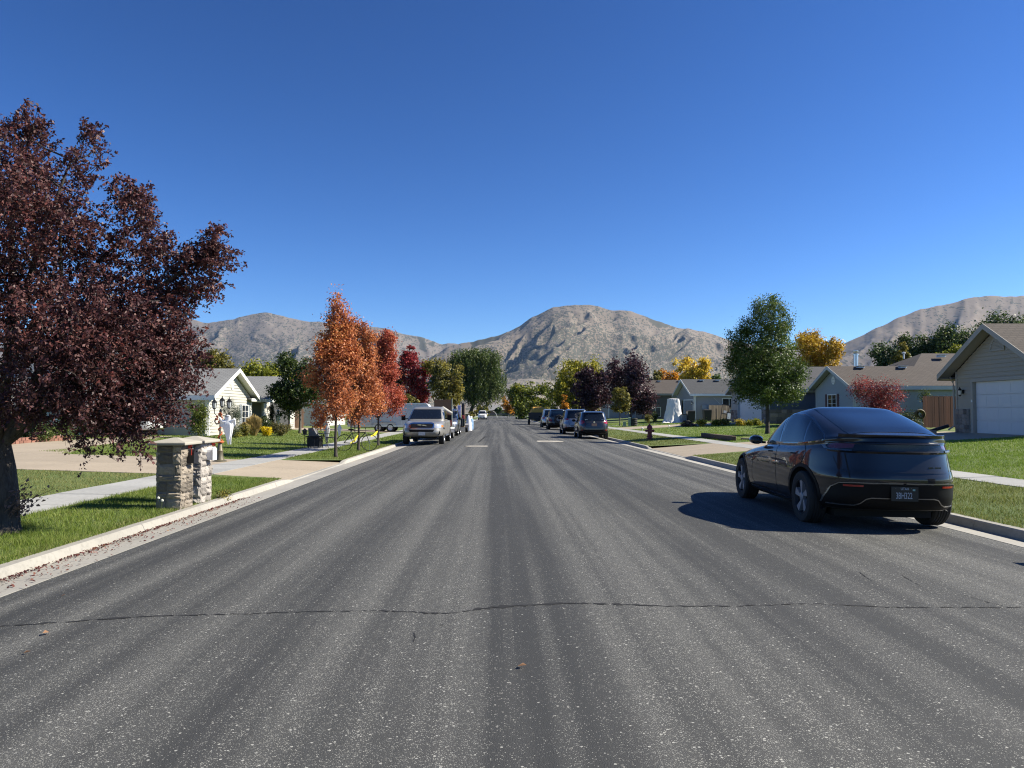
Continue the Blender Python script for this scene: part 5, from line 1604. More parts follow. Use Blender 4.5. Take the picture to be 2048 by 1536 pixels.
class Shell:
    def __init__(s, rings, nseg=112, sub=6, rk=1.0):
        s.V, s.F = ring_mesh(rings, nseg, sub, rk)
        s.bvh = BVHTree.FromPolygons([Vector(p) for p in s.V], s.F)
    def hit(s, axis, u, v, sg):
        if axis == 'x': o, d = Vector((sg * 4, u, v)), Vector((-sg, 0, 0))
        elif axis == 'y': o, d = Vector((u, sg * 12, v)), Vector((0, -sg, 0))
        else: o, d = Vector((u, v, 6)), Vector((0, 0, -1))
        p, n, i, dist = s.bvh.ray_cast(o, d)
        if p is None:
            q = Vector((sg * 1, u, v)) if axis == 'x' else (Vector((u, sg * 2, v)) if axis == 'y' else Vector((u, v, 1.5)))
            p, n, i, dist = s.bvh.find_nearest(q)
            if axis == 'x': p = Vector((p.x, u, v)) if abs(p.y - u) < .1 else p
        if n.dot(d) > 0: n = -n
        return p, n
    def patch(s, name, poly, axis, sg, m, parent, off=.005, nu=22, nv=9, mirror=False, smooth=True):
        if mirror: poly = [(-u, v) for u, v in poly]
        us = sorted(set([p[0] for p in poly]))
        lo, hi = us[0], us[-1]
        U = sorted(set(us + list(np.linspace(lo, hi, nu))))
        U = [U[0]] + [u for a, u in zip(U, U[1:]) if u - a > 1e-4]
        rows = []
        for u in U:
            uu = min(max(u, lo + 1e-5), hi - 1e-5)
            vs = []
            for (a, b_) in zip(poly, poly[1:] + poly[:1]):
                if (a[0] - uu) * (b_[0] - uu) <= 0 and abs(a[0] - b_[0]) > 1e-9:
                    t = (uu - a[0]) / (b_[0] - a[0]); vs.append(a[1] + (b_[1] - a[1]) * t)
            v0, v1 = min(vs), max(vs)
            row = []
            for k in range(nv):
                v = v0 + (v1 - v0) * k / (nv - 1)
                p, n = s.hit(axis, uu, v, sg)
                row.append((p, n))
            rows.append(row)
        mb = MB()
        P = [[tuple(p + n * off) for p, n in r] for r in rows]
        n0, m0 = len(P), len(P[0])
        fs = [(i * m0 + j, i * m0 + j + 1, (i + 1) * m0 + j + 1, (i + 1) * m0 + j) for i in range(n0 - 1) for j in range(m0 - 1)]
        vs = [p for r in P for p in r]
        # skirt down into the body gives the pane a real edge
        ring = [(i, 0) for i in range(n0)] + [(n0 - 1, j) for j in range(1, m0)] + [(i, m0 - 1) for i in range(n0 - 2, -1, -1)] + [(0, j) for j in range(m0 - 2, 0, -1)]
        base = len(vs)
        for i, j in ring:
            p, n = rows[i][j]; vs.append(tuple(p - n * .012))
        L = len(ring)
        for k in range(L):
            a = ring[k][0] * m0 + ring[k][1]; b_ = ring[(k + 1) % L][0] * m0 + ring[(k + 1) % L][1]
            fs.append((a, b_, base + (k + 1) % L, base + k))
        mb.add(vs, fs)
        return mb.build(name, m, parent, smooth=smooth, angle=30)
    def line(s, name, pts, axis, sg, m, parent, w=.006, off=.002, mirror=False, depth=.01, closed=False):
        if mirror: pts = [(-u, v) for u, v in pts]
        P = []
        seq = pts + ([pts[0]] if closed else [])
        for a, b_ in zip(seq, seq[1:]):
            k = max(2, int(math.hypot(b_[0] - a[0], b_[1] - a[1]) / .03))
            P += [(a[0] + (b_[0] - a[0]) * t / k, a[1] + (b_[1] - a[1]) * t / k) for t in range(k)]
        P.append(seq[-1])
        rows = []
        for i, (u, v) in enumerate(P):
            a = P[max(0, i - 1)]; c = P[min(len(P) - 1, i + 1)]
            du, dv = c[0] - a[0], c[1] - a[1]; L = math.hypot(du, dv) or 1
            nu_, nv_ = -dv / L * w / 2, du / L * w / 2
            p, n = s.hit(axis, u + nu_, v + nv_, sg); q, n2 = s.hit(axis, u - nu_, v - nv_, sg)
            rows.append([tuple(p - n * depth), tuple(p + n * off), tuple(q + n2 * off), tuple(q - n2 * depth)])
        mb = MB(); mb.grid(rows)
        return mb.build(name, m, parent, smooth=False)

def body_mesh(shell, name, mats, parent, wells, wr, wx):
    """body with real wheel wells cut out. wells: list of y; wx: inner |x| of the well"""
    me = bpy.data.meshes.new(name); me.from_pydata(shell.V, [], shell.F)
    for m in mats: me.materials.append(m)
    o = bpy.data.objects.new(name, me); C.objects.link(o)
    if wells:
        c = MB()
        for (y, z) in wells:
            for sg in (-1, 1):
                c.lathe([(.001, wx), (wr, wx), (wr, 1.6), (.001, 1.6)] if sg > 0 else [(.001, -1.6), (wr, -1.6), (wr, -wx), (.001, -wx)], (0, y, z), 40, 'X')
        cut = c.build('cutter', mats[1])
        bmx = bmesh.new(); bmx.from_mesh(cut.data); bmesh.ops.recalc_face_normals(bmx, faces=bmx.faces); bmx.to_mesh(cut.data); bmx.free()
        bmx = bmesh.new(); bmx.from_mesh(me); bmesh.ops.recalc_face_normals(bmx, faces=bmx.faces); bmx.to_mesh(me); bmx.free()
        md = o.modifiers.new('cut', 'BOOLEAN'); md.operation = 'DIFFERENCE'; md.solver = 'EXACT'; md.object = cut
        dg = bpy.context.evaluated_depsgraph_get()
        nm = bpy.data.meshes.new_from_object(o.evaluated_get(dg))
        o.modifiers.clear(); o.data = nm
        cm = cut.data; bpy.data.objects.remove(cut); bpy.data.meshes.remove(cm)
        if len(nm.materials) < 2:
            nm.materials.clear()
            for m in mats: nm.materials.append(m)
        for p in nm.polygons:
            p.material_index = 0
            for (y, z) in wells:
                cc = p.center
                r = math.hypot(cc.y - y, cc.z - z)
                if (abs(r - wr) < .012 and abs(p.normal.x) < .3) or (r < wr and abs(abs(cc.x) - wx) < .02):
                    p.material_index = 1
            if p.normal.z < -.9 and p.center.z < .5:
                p.material_index = 1
    o.parent = parent
    o.data.polygons.foreach_set('use_smooth', [True] * len(o.data.polygons))
    o.data.set_sharp_from_angle(angle=R(32))
    return o

WH = {}
def wheel(parent, x, y, z, r, w, rim_m, style=5, sg=1, detail=True):
    key = (round(r, 3), round(w, 3), rim_m.name, style, sg)
    if key not in WH:
        t = MB()
        h = w / 2
        prof = [(r * .62, -h * .86), (r * .80, -h), (r * .94, -h * .96), (r * .985, -h * .8)]
        n = 5
        for i in range(n):
            a = -h * .72 + 1.44 * h * i / n; b_ = a + 1.44 * h / n
            prof += [(r, a + .004), (r, b_ - .008), (r * .978, b_ - .006), (r * .978, b_ + .002)] if detail else [(r, a)]
        prof += [(r * .985, h * .8), (r * .94, h * .96), (r * .80, h), (r * .62, h * .86)]
        t.lathe(prof, (0, 0, 0), 40 if detail else 20, 'X')
        rm = MB(); ro = sg * h * .82
        P = [(r * .69, -h * .8), (r * .70, h * .86), (r * .66, h * .93), (r * .63, h * .80), (r * .60, h * .40), (.02, h * .40)]
        if sg < 0: P = [(a, -b_) for a, b_ in P]
        rm.lathe(P, (0, 0, 0), 32, 'X')
        rm.cur = 1
        for k in range(style):
            a = 2 * PI * k / style
            ca, sa = math.cos(a), math.sin(a)
            def pt(rr, da, xx):
                return (xx, rr * math.cos(a + da), rr * math.sin(a + da))
            wd0, wd1 = (.34, .36) if style == 5 else (.16, .10)
            sw = .25 if style == 5 and detail else 0
            x0, x1 = sg * h * .78, sg * h * .86
            vs = [pt(r * .14, -wd0 * .9, x0), pt(r * .14, wd0 * .9, x0), pt(r * .64, wd1 * .75 + sw, x1), pt(r * .64, -wd1 * .55 + sw, x1)]
            vb = [(sg * h * .42, p[1], p[2]) for p in vs]
            rm.add(vs + vb, [(0, 1, 2, 3), (0, 4, 5, 1), (1, 5, 6, 2), (2, 6, 7, 3), (3, 7, 4, 0)])
        rm.lathe([(r * .17, sg * h * .5), (r * .17, sg * h * .84), (r * .12, sg * h * .9), (.01, sg * h * .9)], (0, 0, 0), 16, 'X')
        a = t.build('wheel', TYRE, None, smooth=True, angle=30); b_ = rm.build('rim', [RIM_DISH if rim_m is RIM_D else rim_m, rim_m], None, smooth=True, angle=30)
        WH[key] = (a.data, b_.data)
        bpy.data.objects.remove(a); bpy.data.objects.remove(b_)
    o = bpy.data.objects.new('wheel', WH[key][0]); C.objects.link(o); o.parent = parent; o.location = (x, y, z)
    q = bpy.data.objects.new('rim', WH[key][1]); C.objects.link(q); q.parent = o
    return o

def mirrors(parent, m, x, y, z, s=1.0):
    for sg in (-1, 1):
        k = MB()
        P = []
        for i, (yy, hh, ww) in enumerate(((-.09, .055, .085), (-.06, .075, .105), (.02, .075, .11), (.08, .05, .09), (.11, .02, .05))):
            P.append([(sg * (x + .10 * s + math.cos(a) * ww * s), y + yy * s, z + math.sin(a) * hh * s) for a in np.linspace(0, 2 * PI, 15)])
        k.grid(P)
        k.add([p for p in P[0][:-1]], [tuple(range(14))])
        k.box((sg * (x + .01), y + .02, z - .045), (.14 * s, .08, .035))
        k.build('mirror', m, parent, smooth=True, angle=60)

def text(name, body, size, loc, m, parent, sx=1.0, rot=(PI / 2, 0, 0), ext=.001):
    cu = bpy.data.curves.new(name, 'FONT')
    cu.body = body; cu.size = size; cu.align_x = 'CENTER'; cu.align_y = 'CENTER'; cu.extrude = ext
    o = bpy.data.objects.new(name, cu); C.objects.link(o); o.parent = parent
    o.location = loc; o.rotation_euler = rot; o.scale = (sx, 1, 1)
    cu.materials.append(m)
    dg = bpy.context.evaluated_depsgraph_get()
    nm = bpy.data.meshes.new_from_object(o.evaluated_get(dg))
    o2 = bpy.data.objects.new(name, nm); C.objects.link(o2); o2.parent = parent
    o2.location = loc; o2.rotation_euler = rot; o2.scale = (sx, 1, 1)
    bpy.data.objects.remove(o); bpy.data.curves.remove(cu)
    return o2

# ---- the dark crossover parked at the right
def hero():
    paint = car_paint('dark_grey_paint', (0.011, 0.0115, 0.0135), .35, .40, spec=.12)
    t = thing('crossover_car', 'dark grey electric crossover parked at the right kerb with black plate reading 3BH322', 'car', (5.27, 10.25, 0), R(-2.6))
    t.location.z = road_z(5.27) + .0
    t.rotation_euler.y = R(1.0)
    W = 1.0
    rings = [(.24, .24, .27, 3.50, -.60, .78, 6), (.27, .25, .30, 3.66, -.82, .90, 5.5), (.42, .40, .42, 3.80, -.93, .965, 5), (.58, .60, .58, 3.84, -.97, .985, 4.6), (.68, .74, .70, 3.78, -.985, .985, 4.6), (.76, .86, .84, 3.62, -.955, .975, 4.4),
             (.84, .96, 1.00, 3.25, -.925, .955, 4.2), (.92, 1.02, 1.10, 2.75, -.91, .93, 4.0), (.99, 1.055, 1.19, 2.36, -.90, .90, 3.8), (1.04, 1.09, 1.265, 2.30, -.86, .895, 4.2), (1.12, 1.16, 1.31, 2.18, -.70, .875, 4.2), (1.26, 1.29, 1.385, 1.95, -.46, .83, 4.2),
             (1.42, 1.44, 1.475, 1.62, -.12, .765, 4.2), (1.54, 1.555, 1.56, 1.25, .22, .685, 4.0), (1.615, 1.625, 1.615, .85, .42, .54, 3.2), (1.645, 1.648, 1.645, .72, .55, .30, 2.6), (1.655, 1.655, 1.655, .66, .62, .03, 2)]
    sh = Shell(rings, 160, 8, .86)
    wr = .365
    wells = [(0, .365), (2.92, .365)]
    body_mesh(sh, 'body', [paint, UNDER], t, wells, .425, .62)
    for sg in (-1, 1):
        for y in (0, 2.92):
            wheel(t, sg * .845, y, wr, wr, .255, RIM_D, 5, sg)
    # black arch cladding
    for sg in (-1, 1):
        for y in (0, 2.92):
            sh.line('wheel_arch', [(y + math.cos(a) * .447, .365 + math.sin(a) * .447) for a in np.linspace(-.25, PI + .25, 26)], 'x', sg, CAR_BLACK, t, .045, .006)
        sh.line('sill', [(.44, .30), (2.48, .30)], 'x', sg, CAR_BLACK, t, .09, .004)
    # glass
    fr = [(1.95, 1.10), (1.90, 1.14), (1.70, 1.265), (1.42, 1.40), (1.17, 1.485), (1.08, 1.105)]
    rr = [(1.02, 1.108), (1.11, 1.51), (.85, 1.535), (.5, 1.515), (.22, 1.455), (.10, 1.14)]
    qt = [(.06, 1.145), (.18, 1.438), (-.10, 1.345), (-.36, 1.235), (-.41, 1.20), (-.34, 1.185)]
    for sg in (-1, 1):
        sh.patch('side_window', fr, 'x', sg, CAR_GLASS, t, .004); sh.patch('side_window', rr, 'x', sg, CAR_GLASS, t, .004); sh.patch('side_window', qt, 'x', sg, CAR_GLASS, t, .004)
        sh.line('window_trim', [(2.00, 1.085), (1.05, 1.09), (.06, 1.125), (-.36, 1.168), (-.45, 1.20), (-.38, 1.248), (-.1, 1.365), (.2, 1.475), (.5, 1.54), (.85, 1.553), (1.15, 1.515), (1.44, 1.425), (1.72, 1.285), (2.00, 1.10)], 'x', sg, CAR_GLOSS, t, .018, .004)
        sh.line('pillar_trim', [(1.05, 1.10), (1.14, 1.515)], 'x', sg, CAR_GLOSS, t, .055, .003)
        sh.line('pillar_trim', [(.08, 1.13), (.20, 1.45)], 'x', sg, CAR_GLOSS, t, .035, .003)
        # shut lines and handles
        sh.line('door_seam', [(1.06, 1.085), (1.03, .9), (.99, .6), (.98, .36)], 'x', sg, UNDER, t, .013, .0012)
        sh.line('door_seam', [(.05, 1.12), (-.06, 1.0), (.02, .86), (.20, .78), (.36, .72), (.46, .56)], 'x', sg, UNDER, t, .013, .0012)
        sh.line('door_seam', [(2.10, 1.0), (2.16, .8), (2.20, .6), (2.22, .45), (2.1, .36)], 'x', sg, UNDER, t, .013, .0012)
        sh.line('door_handle', [(1.20, .945), (1.42, .94)], 'x', sg, UNDER, t, .022, .0012)
        sh.line('door_handle', [(.22, .965), (.44, .96)], 'x', sg, UNDER, t, .022, .0012)
    sh.patch('rear_window', [(-.57, -.70), (.57, -.70), (.59, -.5), (.59, -.1), (.575, .35), (.56, .8), (.55, 1.25), (-.55, 1.25), (-.56, .8), (-.575, .35), (-.59, -.1), (-.59, -.5)], 'z', 1, CAR_GLASS, t, .004, 30, 40)
    sh.patch('windscreen', [(-.70, 2.15), (.70, 2.15), (.60, 1.75), (.50, 1.32), (-.50, 1.32), (-.60, 1.75)], 'z', 1, CAR_GLASS, t, .004, 24, 20)
    # spoiler lip standing out from the deck
    sp = MB(); rows = []
    for x in np.linspace(-.70, .70, 41):
        k = 1 - (abs(x) / .74) ** 5
        p, n = sh.hit('y', x, 1.235, -1)
        q, n2 = sh.hit('y', x, 1.195, -1)
        lip = .034 * k + .004
        rows.append([(p.x, p.y + .05, 1.281), (p.x, p.y - lip * .5, 1.283), (p.x, p.y - lip, 1.276), (p.x, p.y - lip * .92, 1.268), (p.x, p.y - .004, 1.236), (p.x, p.y + .03, 1.225)])
    sp.grid(rows); sp.build('spoiler', paint, t, smooth=True, angle=28)
    # recessed light bar with a ledge underneath
    sh.patch('light_bar', [(-.78, 1.085), (-.74, 1.150), (.74, 1.150), (.78, 1.085), (.74, 1.072), (-.74, 1.072)], 'y', -1, mat('light_bar_black', (.004, .004, .005), .25, var=.1), t, .003, 44, 5)
    lg = MB(); rows = []; rows2 = []
    for x in np.linspace(-.80, .80, 45):
        p, n = sh.hit('y', x, 1.055, -1); e = 1 - (abs(x) / .84) ** 8
        rows.append([(p.x, p.y + .01, 1.074), (p.x, p.y - .028 * e - .003, 1.070), (p.x, p.y - .032 * e - .003, 1.060), (p.x, p.y - .004, 1.030), (p.x, p.y + .02, 1.025)])
        p, n = sh.hit('y', x, 1.165, -1)
        rows2.append([(p.x, p.y + .01, 1.185), (p.x, p.y - .030 * e - .002, 1.172), (p.x, p.y - .034 * e - .002, 1.160), (p.x, p.y + .01, 1.148)])
    lg.grid(rows); lg.build('tailgate_ledge', paint, t, smooth=True, angle=28)
    lg = MB(); lg.grid(rows2); lg.build('tailgate_lip', paint, t, smooth=True, angle=28)
    for sg in (-1, 1):
        sh.line('light_bar_end', [(sg * .775, 1.158), (sg * .805, 1.12), (sg * .80, 1.075)], 'y', -1, SILVERT, t, .022, .006)
        sh.line('lamp_ledge', [(sg * .58, 1.062), (sg * .79, 1.066)], 'y', -1, SILVERT if sg > 0 else CAR_GLOSS, t, .020, .036)  # right end satin, left black: sunlit and shaded ends put into the material
        sh.patch('tail_light', [(-.80, 1.10), (-.60, 1.075), (-.50, 1.10), (-.55, 1.15), (-.80, 1.165)], 'x', sg, RED_D, t, .004, 14, 5)
        # tailgate shut lines
        sh.line('tailgate_seam', [(sg * .66, 1.03), (sg * .65, .86), (sg * .64, .69)], 'y', -1, UNDER, t, .012, .001)
        sh.line('bumper_seam', [(-.62, .98), (-.70, .86), (-.80, .80)], 'x', sg, UNDER, t, .007, .001)
        # satin strips round the black lower bumper
        sh.line('bumper_trim', [(sg * .02, .655), (sg * .62, .655), (sg * .74, .640), (sg * .80, .58), (sg * .845, .44), (sg * .85, .36)], 'y', -1, SILVERT, t, .010, .012)
        sh.line('reflector', [(sg * .50, .615), (sg * .70, .612)], 'y', -1, RED_L, t, .024, .010)
    sh.line('bumper_crease', [(-.72, .795), (0, .80), (.72, .795)], 'y', -1, paint, t, .016, .006)
    sh.patch('lower_bumper', [(-.86, .34), (-.84, .44), (-.79, .575), (-.73, .635), (.73, .635), (.79, .575), (.84, .44), (.86, .34), (.8, .31), (-.8, .31)], 'y', -1, CAR_BLACK, t, .006, 50, 9)
    sh.line('diffuser_trim', [(.82, .352), (.58, .358), (.52, .385), (.46, .445), (.40, .462), (-.40, .462), (-.46, .445), (-.52, .385), (-.58, .358), (-.82, .352)], 'y', -1, SILVERT, t, .012, .012)
    sh.patch('diffuser', [(-.56, .33), (-.42, .445), (.42, .445), (.56, .33)], 'y', -1, CAR_BLACK, t, .010, 24, 5)
    p, n = sh.hit('y', .0, .53, -1)
    py = p.y - .022
    pl = MB().box((.0, py, .525), (.345, .012, .185)).build('licence_plate', mat('plate_black', (.006, .006, .006), .45), t)
    wt = mat('plate_letter', (.40, .42, .46), .5, var=.05)
    text('plate_number', '3BH322', .115, (-.01, py - .007, .500), wt, pl, .56)
    text('plate_state', 'UTAH', .046, (0, py - .007, .590), wt, pl, .85)
    MB().box((.115, py - .0075, .578), (.032, .002, .022)).build('plate_sticker', mat('sticker', (.25, .42, .38), .5), pl)
    MB().box((-.115, py - .0075, .595), (.006, .002, .006)).build('plate_bolt', SILVERT, pl); MB().box((.085, py - .0075, .595), (.006, .002, .006)).build('plate_bolt', SILVERT, pl)
    # little row of badge letters, too small to read
    bd = MB()
    for i, wd in enumerate((.012, .013, .011, .010, 0, .014, .012, .010, .012, .011)):
        if wd:
            x = .335 + i * .0185
            p, n = sh.hit('y', x, .862, -1); bd.box((x, p.y - .001, .862), (wd, .006, .016))
    bd.build('badge', CAR_GLOSS, t)
    mirrors(t, CAR_GLOSS, .90, 1.93, 1.10, 1.0)
    MB().box((0, 1.4, .20), (1.3, 3.6, .10)).build('underbody', UNDER, t)
hero()

# ---- generic estate / sport utility body
def suv(name, label, loc, rz, paint, yf=3.72, yr=-.98, W=.92, H=1.68, belt=1.02, hood=.96, rake=.42, base=2.74, wr=.345, clad=True, rails=True, rim=RIM_S, group='cars parked along the right kerb', facing='rear', tail=None, plate=PLATE_W, extra=None, cat='car', roofn=5.0, spare=False, wind=.55):
    t = thing(name, label, cat, loc, rz, group)
    u = H - belt
    rings = [(.30, .28, .32, yf - .25, yr + .22, W * .86, 6), (.36, .33, .38, yf - .06, yr + .05, W * .95, 5.5), (.55, .55, .55, yf, yr, W * .99, 5.5), (.72, .78, .75, yf - .04, yr + .01, W, 5.5), (hood - .10, .90, .95, yf - .14, yr + .04, W * .99, 5),
             (hood, belt - .03, belt - .02, yf - .45, yr + .06, W * .97, 5), (hood + .06, belt + .01, belt + .05, yf - 1.15, yr + .10, W * .94, 5), (belt + .10, belt + .10, belt + .13, yf - 1.38, yr + .12 + rake * .1, W * .91, 5),
             (belt + u * .45, belt + u * .45, belt + u * .45, yf - 1.38 - wind * .75, yr + .12 + rake * .5, W * .85, 5), (H - .15, H - .14, H - .13, yf - 1.55 - wind * 1.35, yr + .10 + rake * .95, W * .77, roofn), (H - .06, H - .055, H - .06, yf - 1.8 - wind * 1.5, yr + .16 + rake, W * .70, roofn),
             (H - .015, H - .01, H - .02, yf - 2.05 - wind * 1.5, yr + .4 + rake, W * .55, 4), (H, H, H - .005, yf - 2.4 - wind * 1.5, yr + .9 + rake, W * .2, 3)]
    sh = Shell(rings, 96, 5)
    body_mesh(sh, 'body', [paint, UNDER], t, [(0, wr), (base, wr)], wr + .055, W - .34)
    for sg in (-1, 1):
        for y in (0, base):
            wheel(t, sg * (W - .135), y, wr, wr, .23, rim, 5 if facing == 'rear' else 7, sg, False)
    zb, zt = belt + .035, H - .17
    yfw = yf - 1.40; 
    for sg in (-1, 1):
        k = wind
        fr = [(yfw - .12, zb), (yfw - .12 - k * 1.0, zt), (base * .52 + .03, zt + .015), (base * .52 + .03, zb)]
        rr = [(base * .52 - .04, zb), (base * .52 - .04, zt + .015), (.42, zt + .01), (.30, zb + .02)]
        qt = [(.22, zb + .025), (.34, zt + .005), (yr + .62 + rake * .7, zt - .02), (yr + .45 + rake * .35, zb + .06)]
        for P in (fr, rr, qt): sh.patch('side_window', P, 'x', sg, CAR_GLASS, t, .005, 10, 5)
        sh.line('door_seam', [(base * .52, zb), (base * .5, .4)], 'x', sg, UNDER, t, .014, .001)
        if clad:
            for y in (0, base):
                sh.line('wheel_arch', [(y + math.cos(a) * (wr + .075), wr + math.sin(a) * (wr + .075)) for a in np.linspace(-.2, PI + .2, 18)], 'x', sg, CAR_BLACK, t, .05, .008)
            sh.line('sill', [(wr + .08, .36), (base - wr - .08, .36)], 'x', sg, CAR_BLACK, t, .12, .008)
        if rails:
            m = MB(); m.tube([(sg * W * .66, yr + .55 + rake, H - .05), (sg * W * .67, yr + .75 + rake, H + .035), (sg * W * .67, yf - 2.5, H + .035), (sg * W * .66, yf - 2.25, H - .05)], .022, 6); m.build('roof_rail', CAR_BLACK, t)
        if spare is False:
            sh.patch('tail_light', [(sg * W * .62, .98), (sg * W * .66, 1.10), (sg * W * .93, 1.12), (sg * W * .93, .92), (sg * W * .80, .90)] if tail is None else [(sg * abs(a), b_) for a, b_ in tail], 'y', -1, RED_L, t, .010, 12, 5)
        sh.line('reflector', [(sg * W * .72, .55), (sg * W * .82, .55)], 'y', -1, RED_L, t, .05, .012)
        # front lamps
        sh.patch('headlight', [(sg * W * .55, hood - .28), (sg * W * .52, hood - .14), (sg * W * .90, hood - .12), (sg * W * .92, hood - .24)], 'y', 1, CLEAR_L, t, .008, 8, 4)
    wz0, wz1 = belt + .06, H - .15
    sh.patch('rear_window', [(-W * .70, wz0), (-W * .60, wz1), (W * .60, wz1), (W * .70, wz0)], 'y', -1, CAR_GLASS, t, .006, 20, 8)
    sh.patch('windscreen', [(-W * .76, belt + .08), (-W * .62, H - .18), (W * .62, H - .18), (W * .76, belt + .08)], 'y', 1, CAR_GLASS, t, .006, 20, 8)
    sh.patch('grille', [(-W * .45, hood - .38), (-W * .48, hood - .16), (W * .48, hood - .16), (W * .45, hood - .38)], 'y', 1, CAR_BLACK, t, .008, 10, 4)
    sh.patch('lower_bumper', [(-W * .92, .36), (-W * .92, .50), (-W * .6, .56), (W * .6, .56), (W * .92, .50), (W * .92, .36)], 'y', -1, CAR_BLACK, t, .010, 24, 5)
    sh.patch('lower_grille', [(-W * .7, .38), (-W * .6, .52), (W * .6, .52), (W * .7, .38)], 'y', 1, CAR_BLACK, t, .010, 14, 4)
    if not spare:
        sh.line('tailgate_trim', [(-W * .58, .99), (-W * .55, .74), (-W * .45, .68), (W * .45, .68), (W * .55, .74), (W * .58, .99)], 'y', -1, UNDER, t, .02, .003)
        # spoiler above the rear glass
        s = MB(); rows = []
        for x in np.linspace(-W * .66, W * .66, 17):
            p, n = sh.hit('y', x, H - .12, -1); rows.append([(x, p.y + .22, H - .035 - .03 * (abs(x) / W) ** 2), (x, p.y - .07, H - .075 - .03 * (abs(x) / W) ** 2), (x, p.y - .06, H - .10 - .03 * (abs(x) / W) ** 2), (x, p.y + .02, H - .13)])
        s.grid(rows); s.build('spoiler', paint, t, smooth=True)
    p, n = sh.hit('y', 0, .86, -1)
    pl = MB().box((0, p.y - .018, .86 if not spare else .62), (.32, .02, .16)).build('licence_plate', plate, t)
    p, n = sh.hit('y', 0, .50, 1)
    MB().box((0, p.y + .018, .50), (.32, .02, .16)).build('licence_plate', plate, t)
    mirrors(t, paint if not clad else CAR_BLACK, W * .93, yf - 1.52, belt + .07, 1.15)
    MB().box((0, base / 2, .26), (W * 1.3, base + .8, .12)).build('underbody', UNDER, t)
    if extra: extra(t, sh)
    return t, sh

P_OUT = car_paint('charcoal_paint', (0.030, 0.033, 0.040), .6, .35)
def outback_x(t, sh):
    # small white stickers in the lower corners of the glass and a dark emblem
    for x, w in ((-.46, .16), (.50, .12)):
        p, n = sh.hit('y', x, 1.16, -1); MB().box((x, p.y - .011, 1.16), (w, .004, .05)).build('sticker', PLATE_W, t)
    p, n = sh.hit('y', 0, 1.01, -1); MB().lathe([(.05, -.006), (.05, .006)], (0, p.y - .006, 1.01), 12, 'Y').build('emblem', CHROME, t)
suv('estate_car', 'charcoal estate car with roof rails at the front of the parked row, seen from behind', (5.78, 44.0, road_z(5.8)), R(-1.5), P_OUT, plate=mat('plate_orange', (.42, .24, .15), .5), extra=outback_x)
P_ASC = car_paint('steel_blue_paint', (0.16, 0.18, 0.22), .55, .35)
def ascent_x(t, sh):
    for r in (.10, .16, .22):
        k = MB(); k.tube([(.12 + math.cos(a) * r, sh.hit('y', .12 + math.cos(a) * r, 1.40 + math.sin(a) * r, -1)[0].y - .008, 1.40 + math.sin(a) * r) for a in np.linspace(0, 2 * PI, 22)], .008, 4); k.build('window_decal', mat('decal_grey', (.12, .12, .13), .6), t)
suv('sport_utility_car', 'steel blue sport utility car parked second in the right hand row', (5.62, 52.2, road_z(5.6)), R(-1.2), P_ASC, yf=3.85, yr=-1.05, W=.965, H=1.84, belt=1.10, hood=1.04, rake=.30, base=2.89, wr=.36, extra=ascent_x, tail=[(.56, 1.06), (.60, 1.14), (.88, 1.19), (.90, 1.06)])
P_BLK = car_paint('black_paint', (0.010, 0.010, 0.011), .2, .3)
def jeep_x(t, sh):
    s = MB().lathe([(.2, -.12), (.36, -.12), (.39, -.06), (.39, .06), (.36, .11), (.2, .11)], (0, 0, 0), 24, 'Y').build('spare_wheel', TYRE, t, smooth=True, loc=(.05, -1.06, .98))
    MB().lathe([(.22, -.13), (.22, .1), (.02, .1), (.02, -.14)], (0, 0, 0), 16, 'Y').build('rim', RIM_D, s)
    for sg in (-1, 1): MB().box((sg * .74, -.93, .92), (.14, .08, .24)).build('tail_light', RED_L, t)
    MB().box((0, -1.0, .55), (1.7, .18, .16)).build('bumper', CAR_BLACK, t)
suv('off_road_car', 'tall black off road car with spare wheel, third in the right hand row', (5.45, 66.0, road_z(5.4)), R(-1.0), P_BLK, yf=3.4, yr=-.86, W=.90, H=1.88, belt=1.18, hood=1.15, rake=.10, base=2.7, wr=.41, rails=False, rim=RIM_D, extra=jeep_x, spare=True, wind=.30)
P_WHT = car_paint('white_paint', (0.62, 0.62, 0.61), .0, .3, False)
suv('sport_utility_car', 'distant white sport utility car at the far right kerb facing the camera', (5.9, 178, road_z(5.9)), R(180), P_WHT, facing='front', rails=False)
suv('cargo_van', 'distant white van at the far left kerb below the willow, facing the camera', (-3.3, 162, road_z(-3.3)), R(180), P_WHT, yf=4.1, yr=-1.1, W=1.0, H=2.05, belt=1.22, hood=1.10, rake=.08, base=3.3, wr=.36, rails=False, clad=False, facing='front', group='distant white vehicles', cat='van', wind=.4)
suv('minivan', 'white minivan beside the shaded house wall, glimpsed under the purple crown', (-20.6, 36.4, gz(-20)), R(-90), P_WHT, yf=3.9, yr=-1.0, W=.98, H=1.78, belt=1.02, hood=1.0, rake=.15, base=3.0, wr=.34, rails=False, clad=False, facing='front', group='distant white vehicles', cat='van')
suv('sport_utility_car', 'grey sport utility car between the two loaded trailers, facing the camera', (-3.55, 51.5, road_z(-3.5)), R(180), car_paint('grey_paint', (0.10, 0.10, 0.105), .5, .35), facing='front', yf=3.8, W=.96, H=1.85, belt=1.1, hood=1.06, wr=.37, group='vehicles parked along the left kerb')
suv('sport_utility_car', 'pale silver car parked beyond the black off road car', (5.5, 75.5, road_z(5.5)), R(-1), car_paint('pale_silver_paint', (.42, .43, .44), .5, .3), H=1.95, belt=1.1, yf=3.9, W=.96, wr=.37, rails=False, rake=.15)

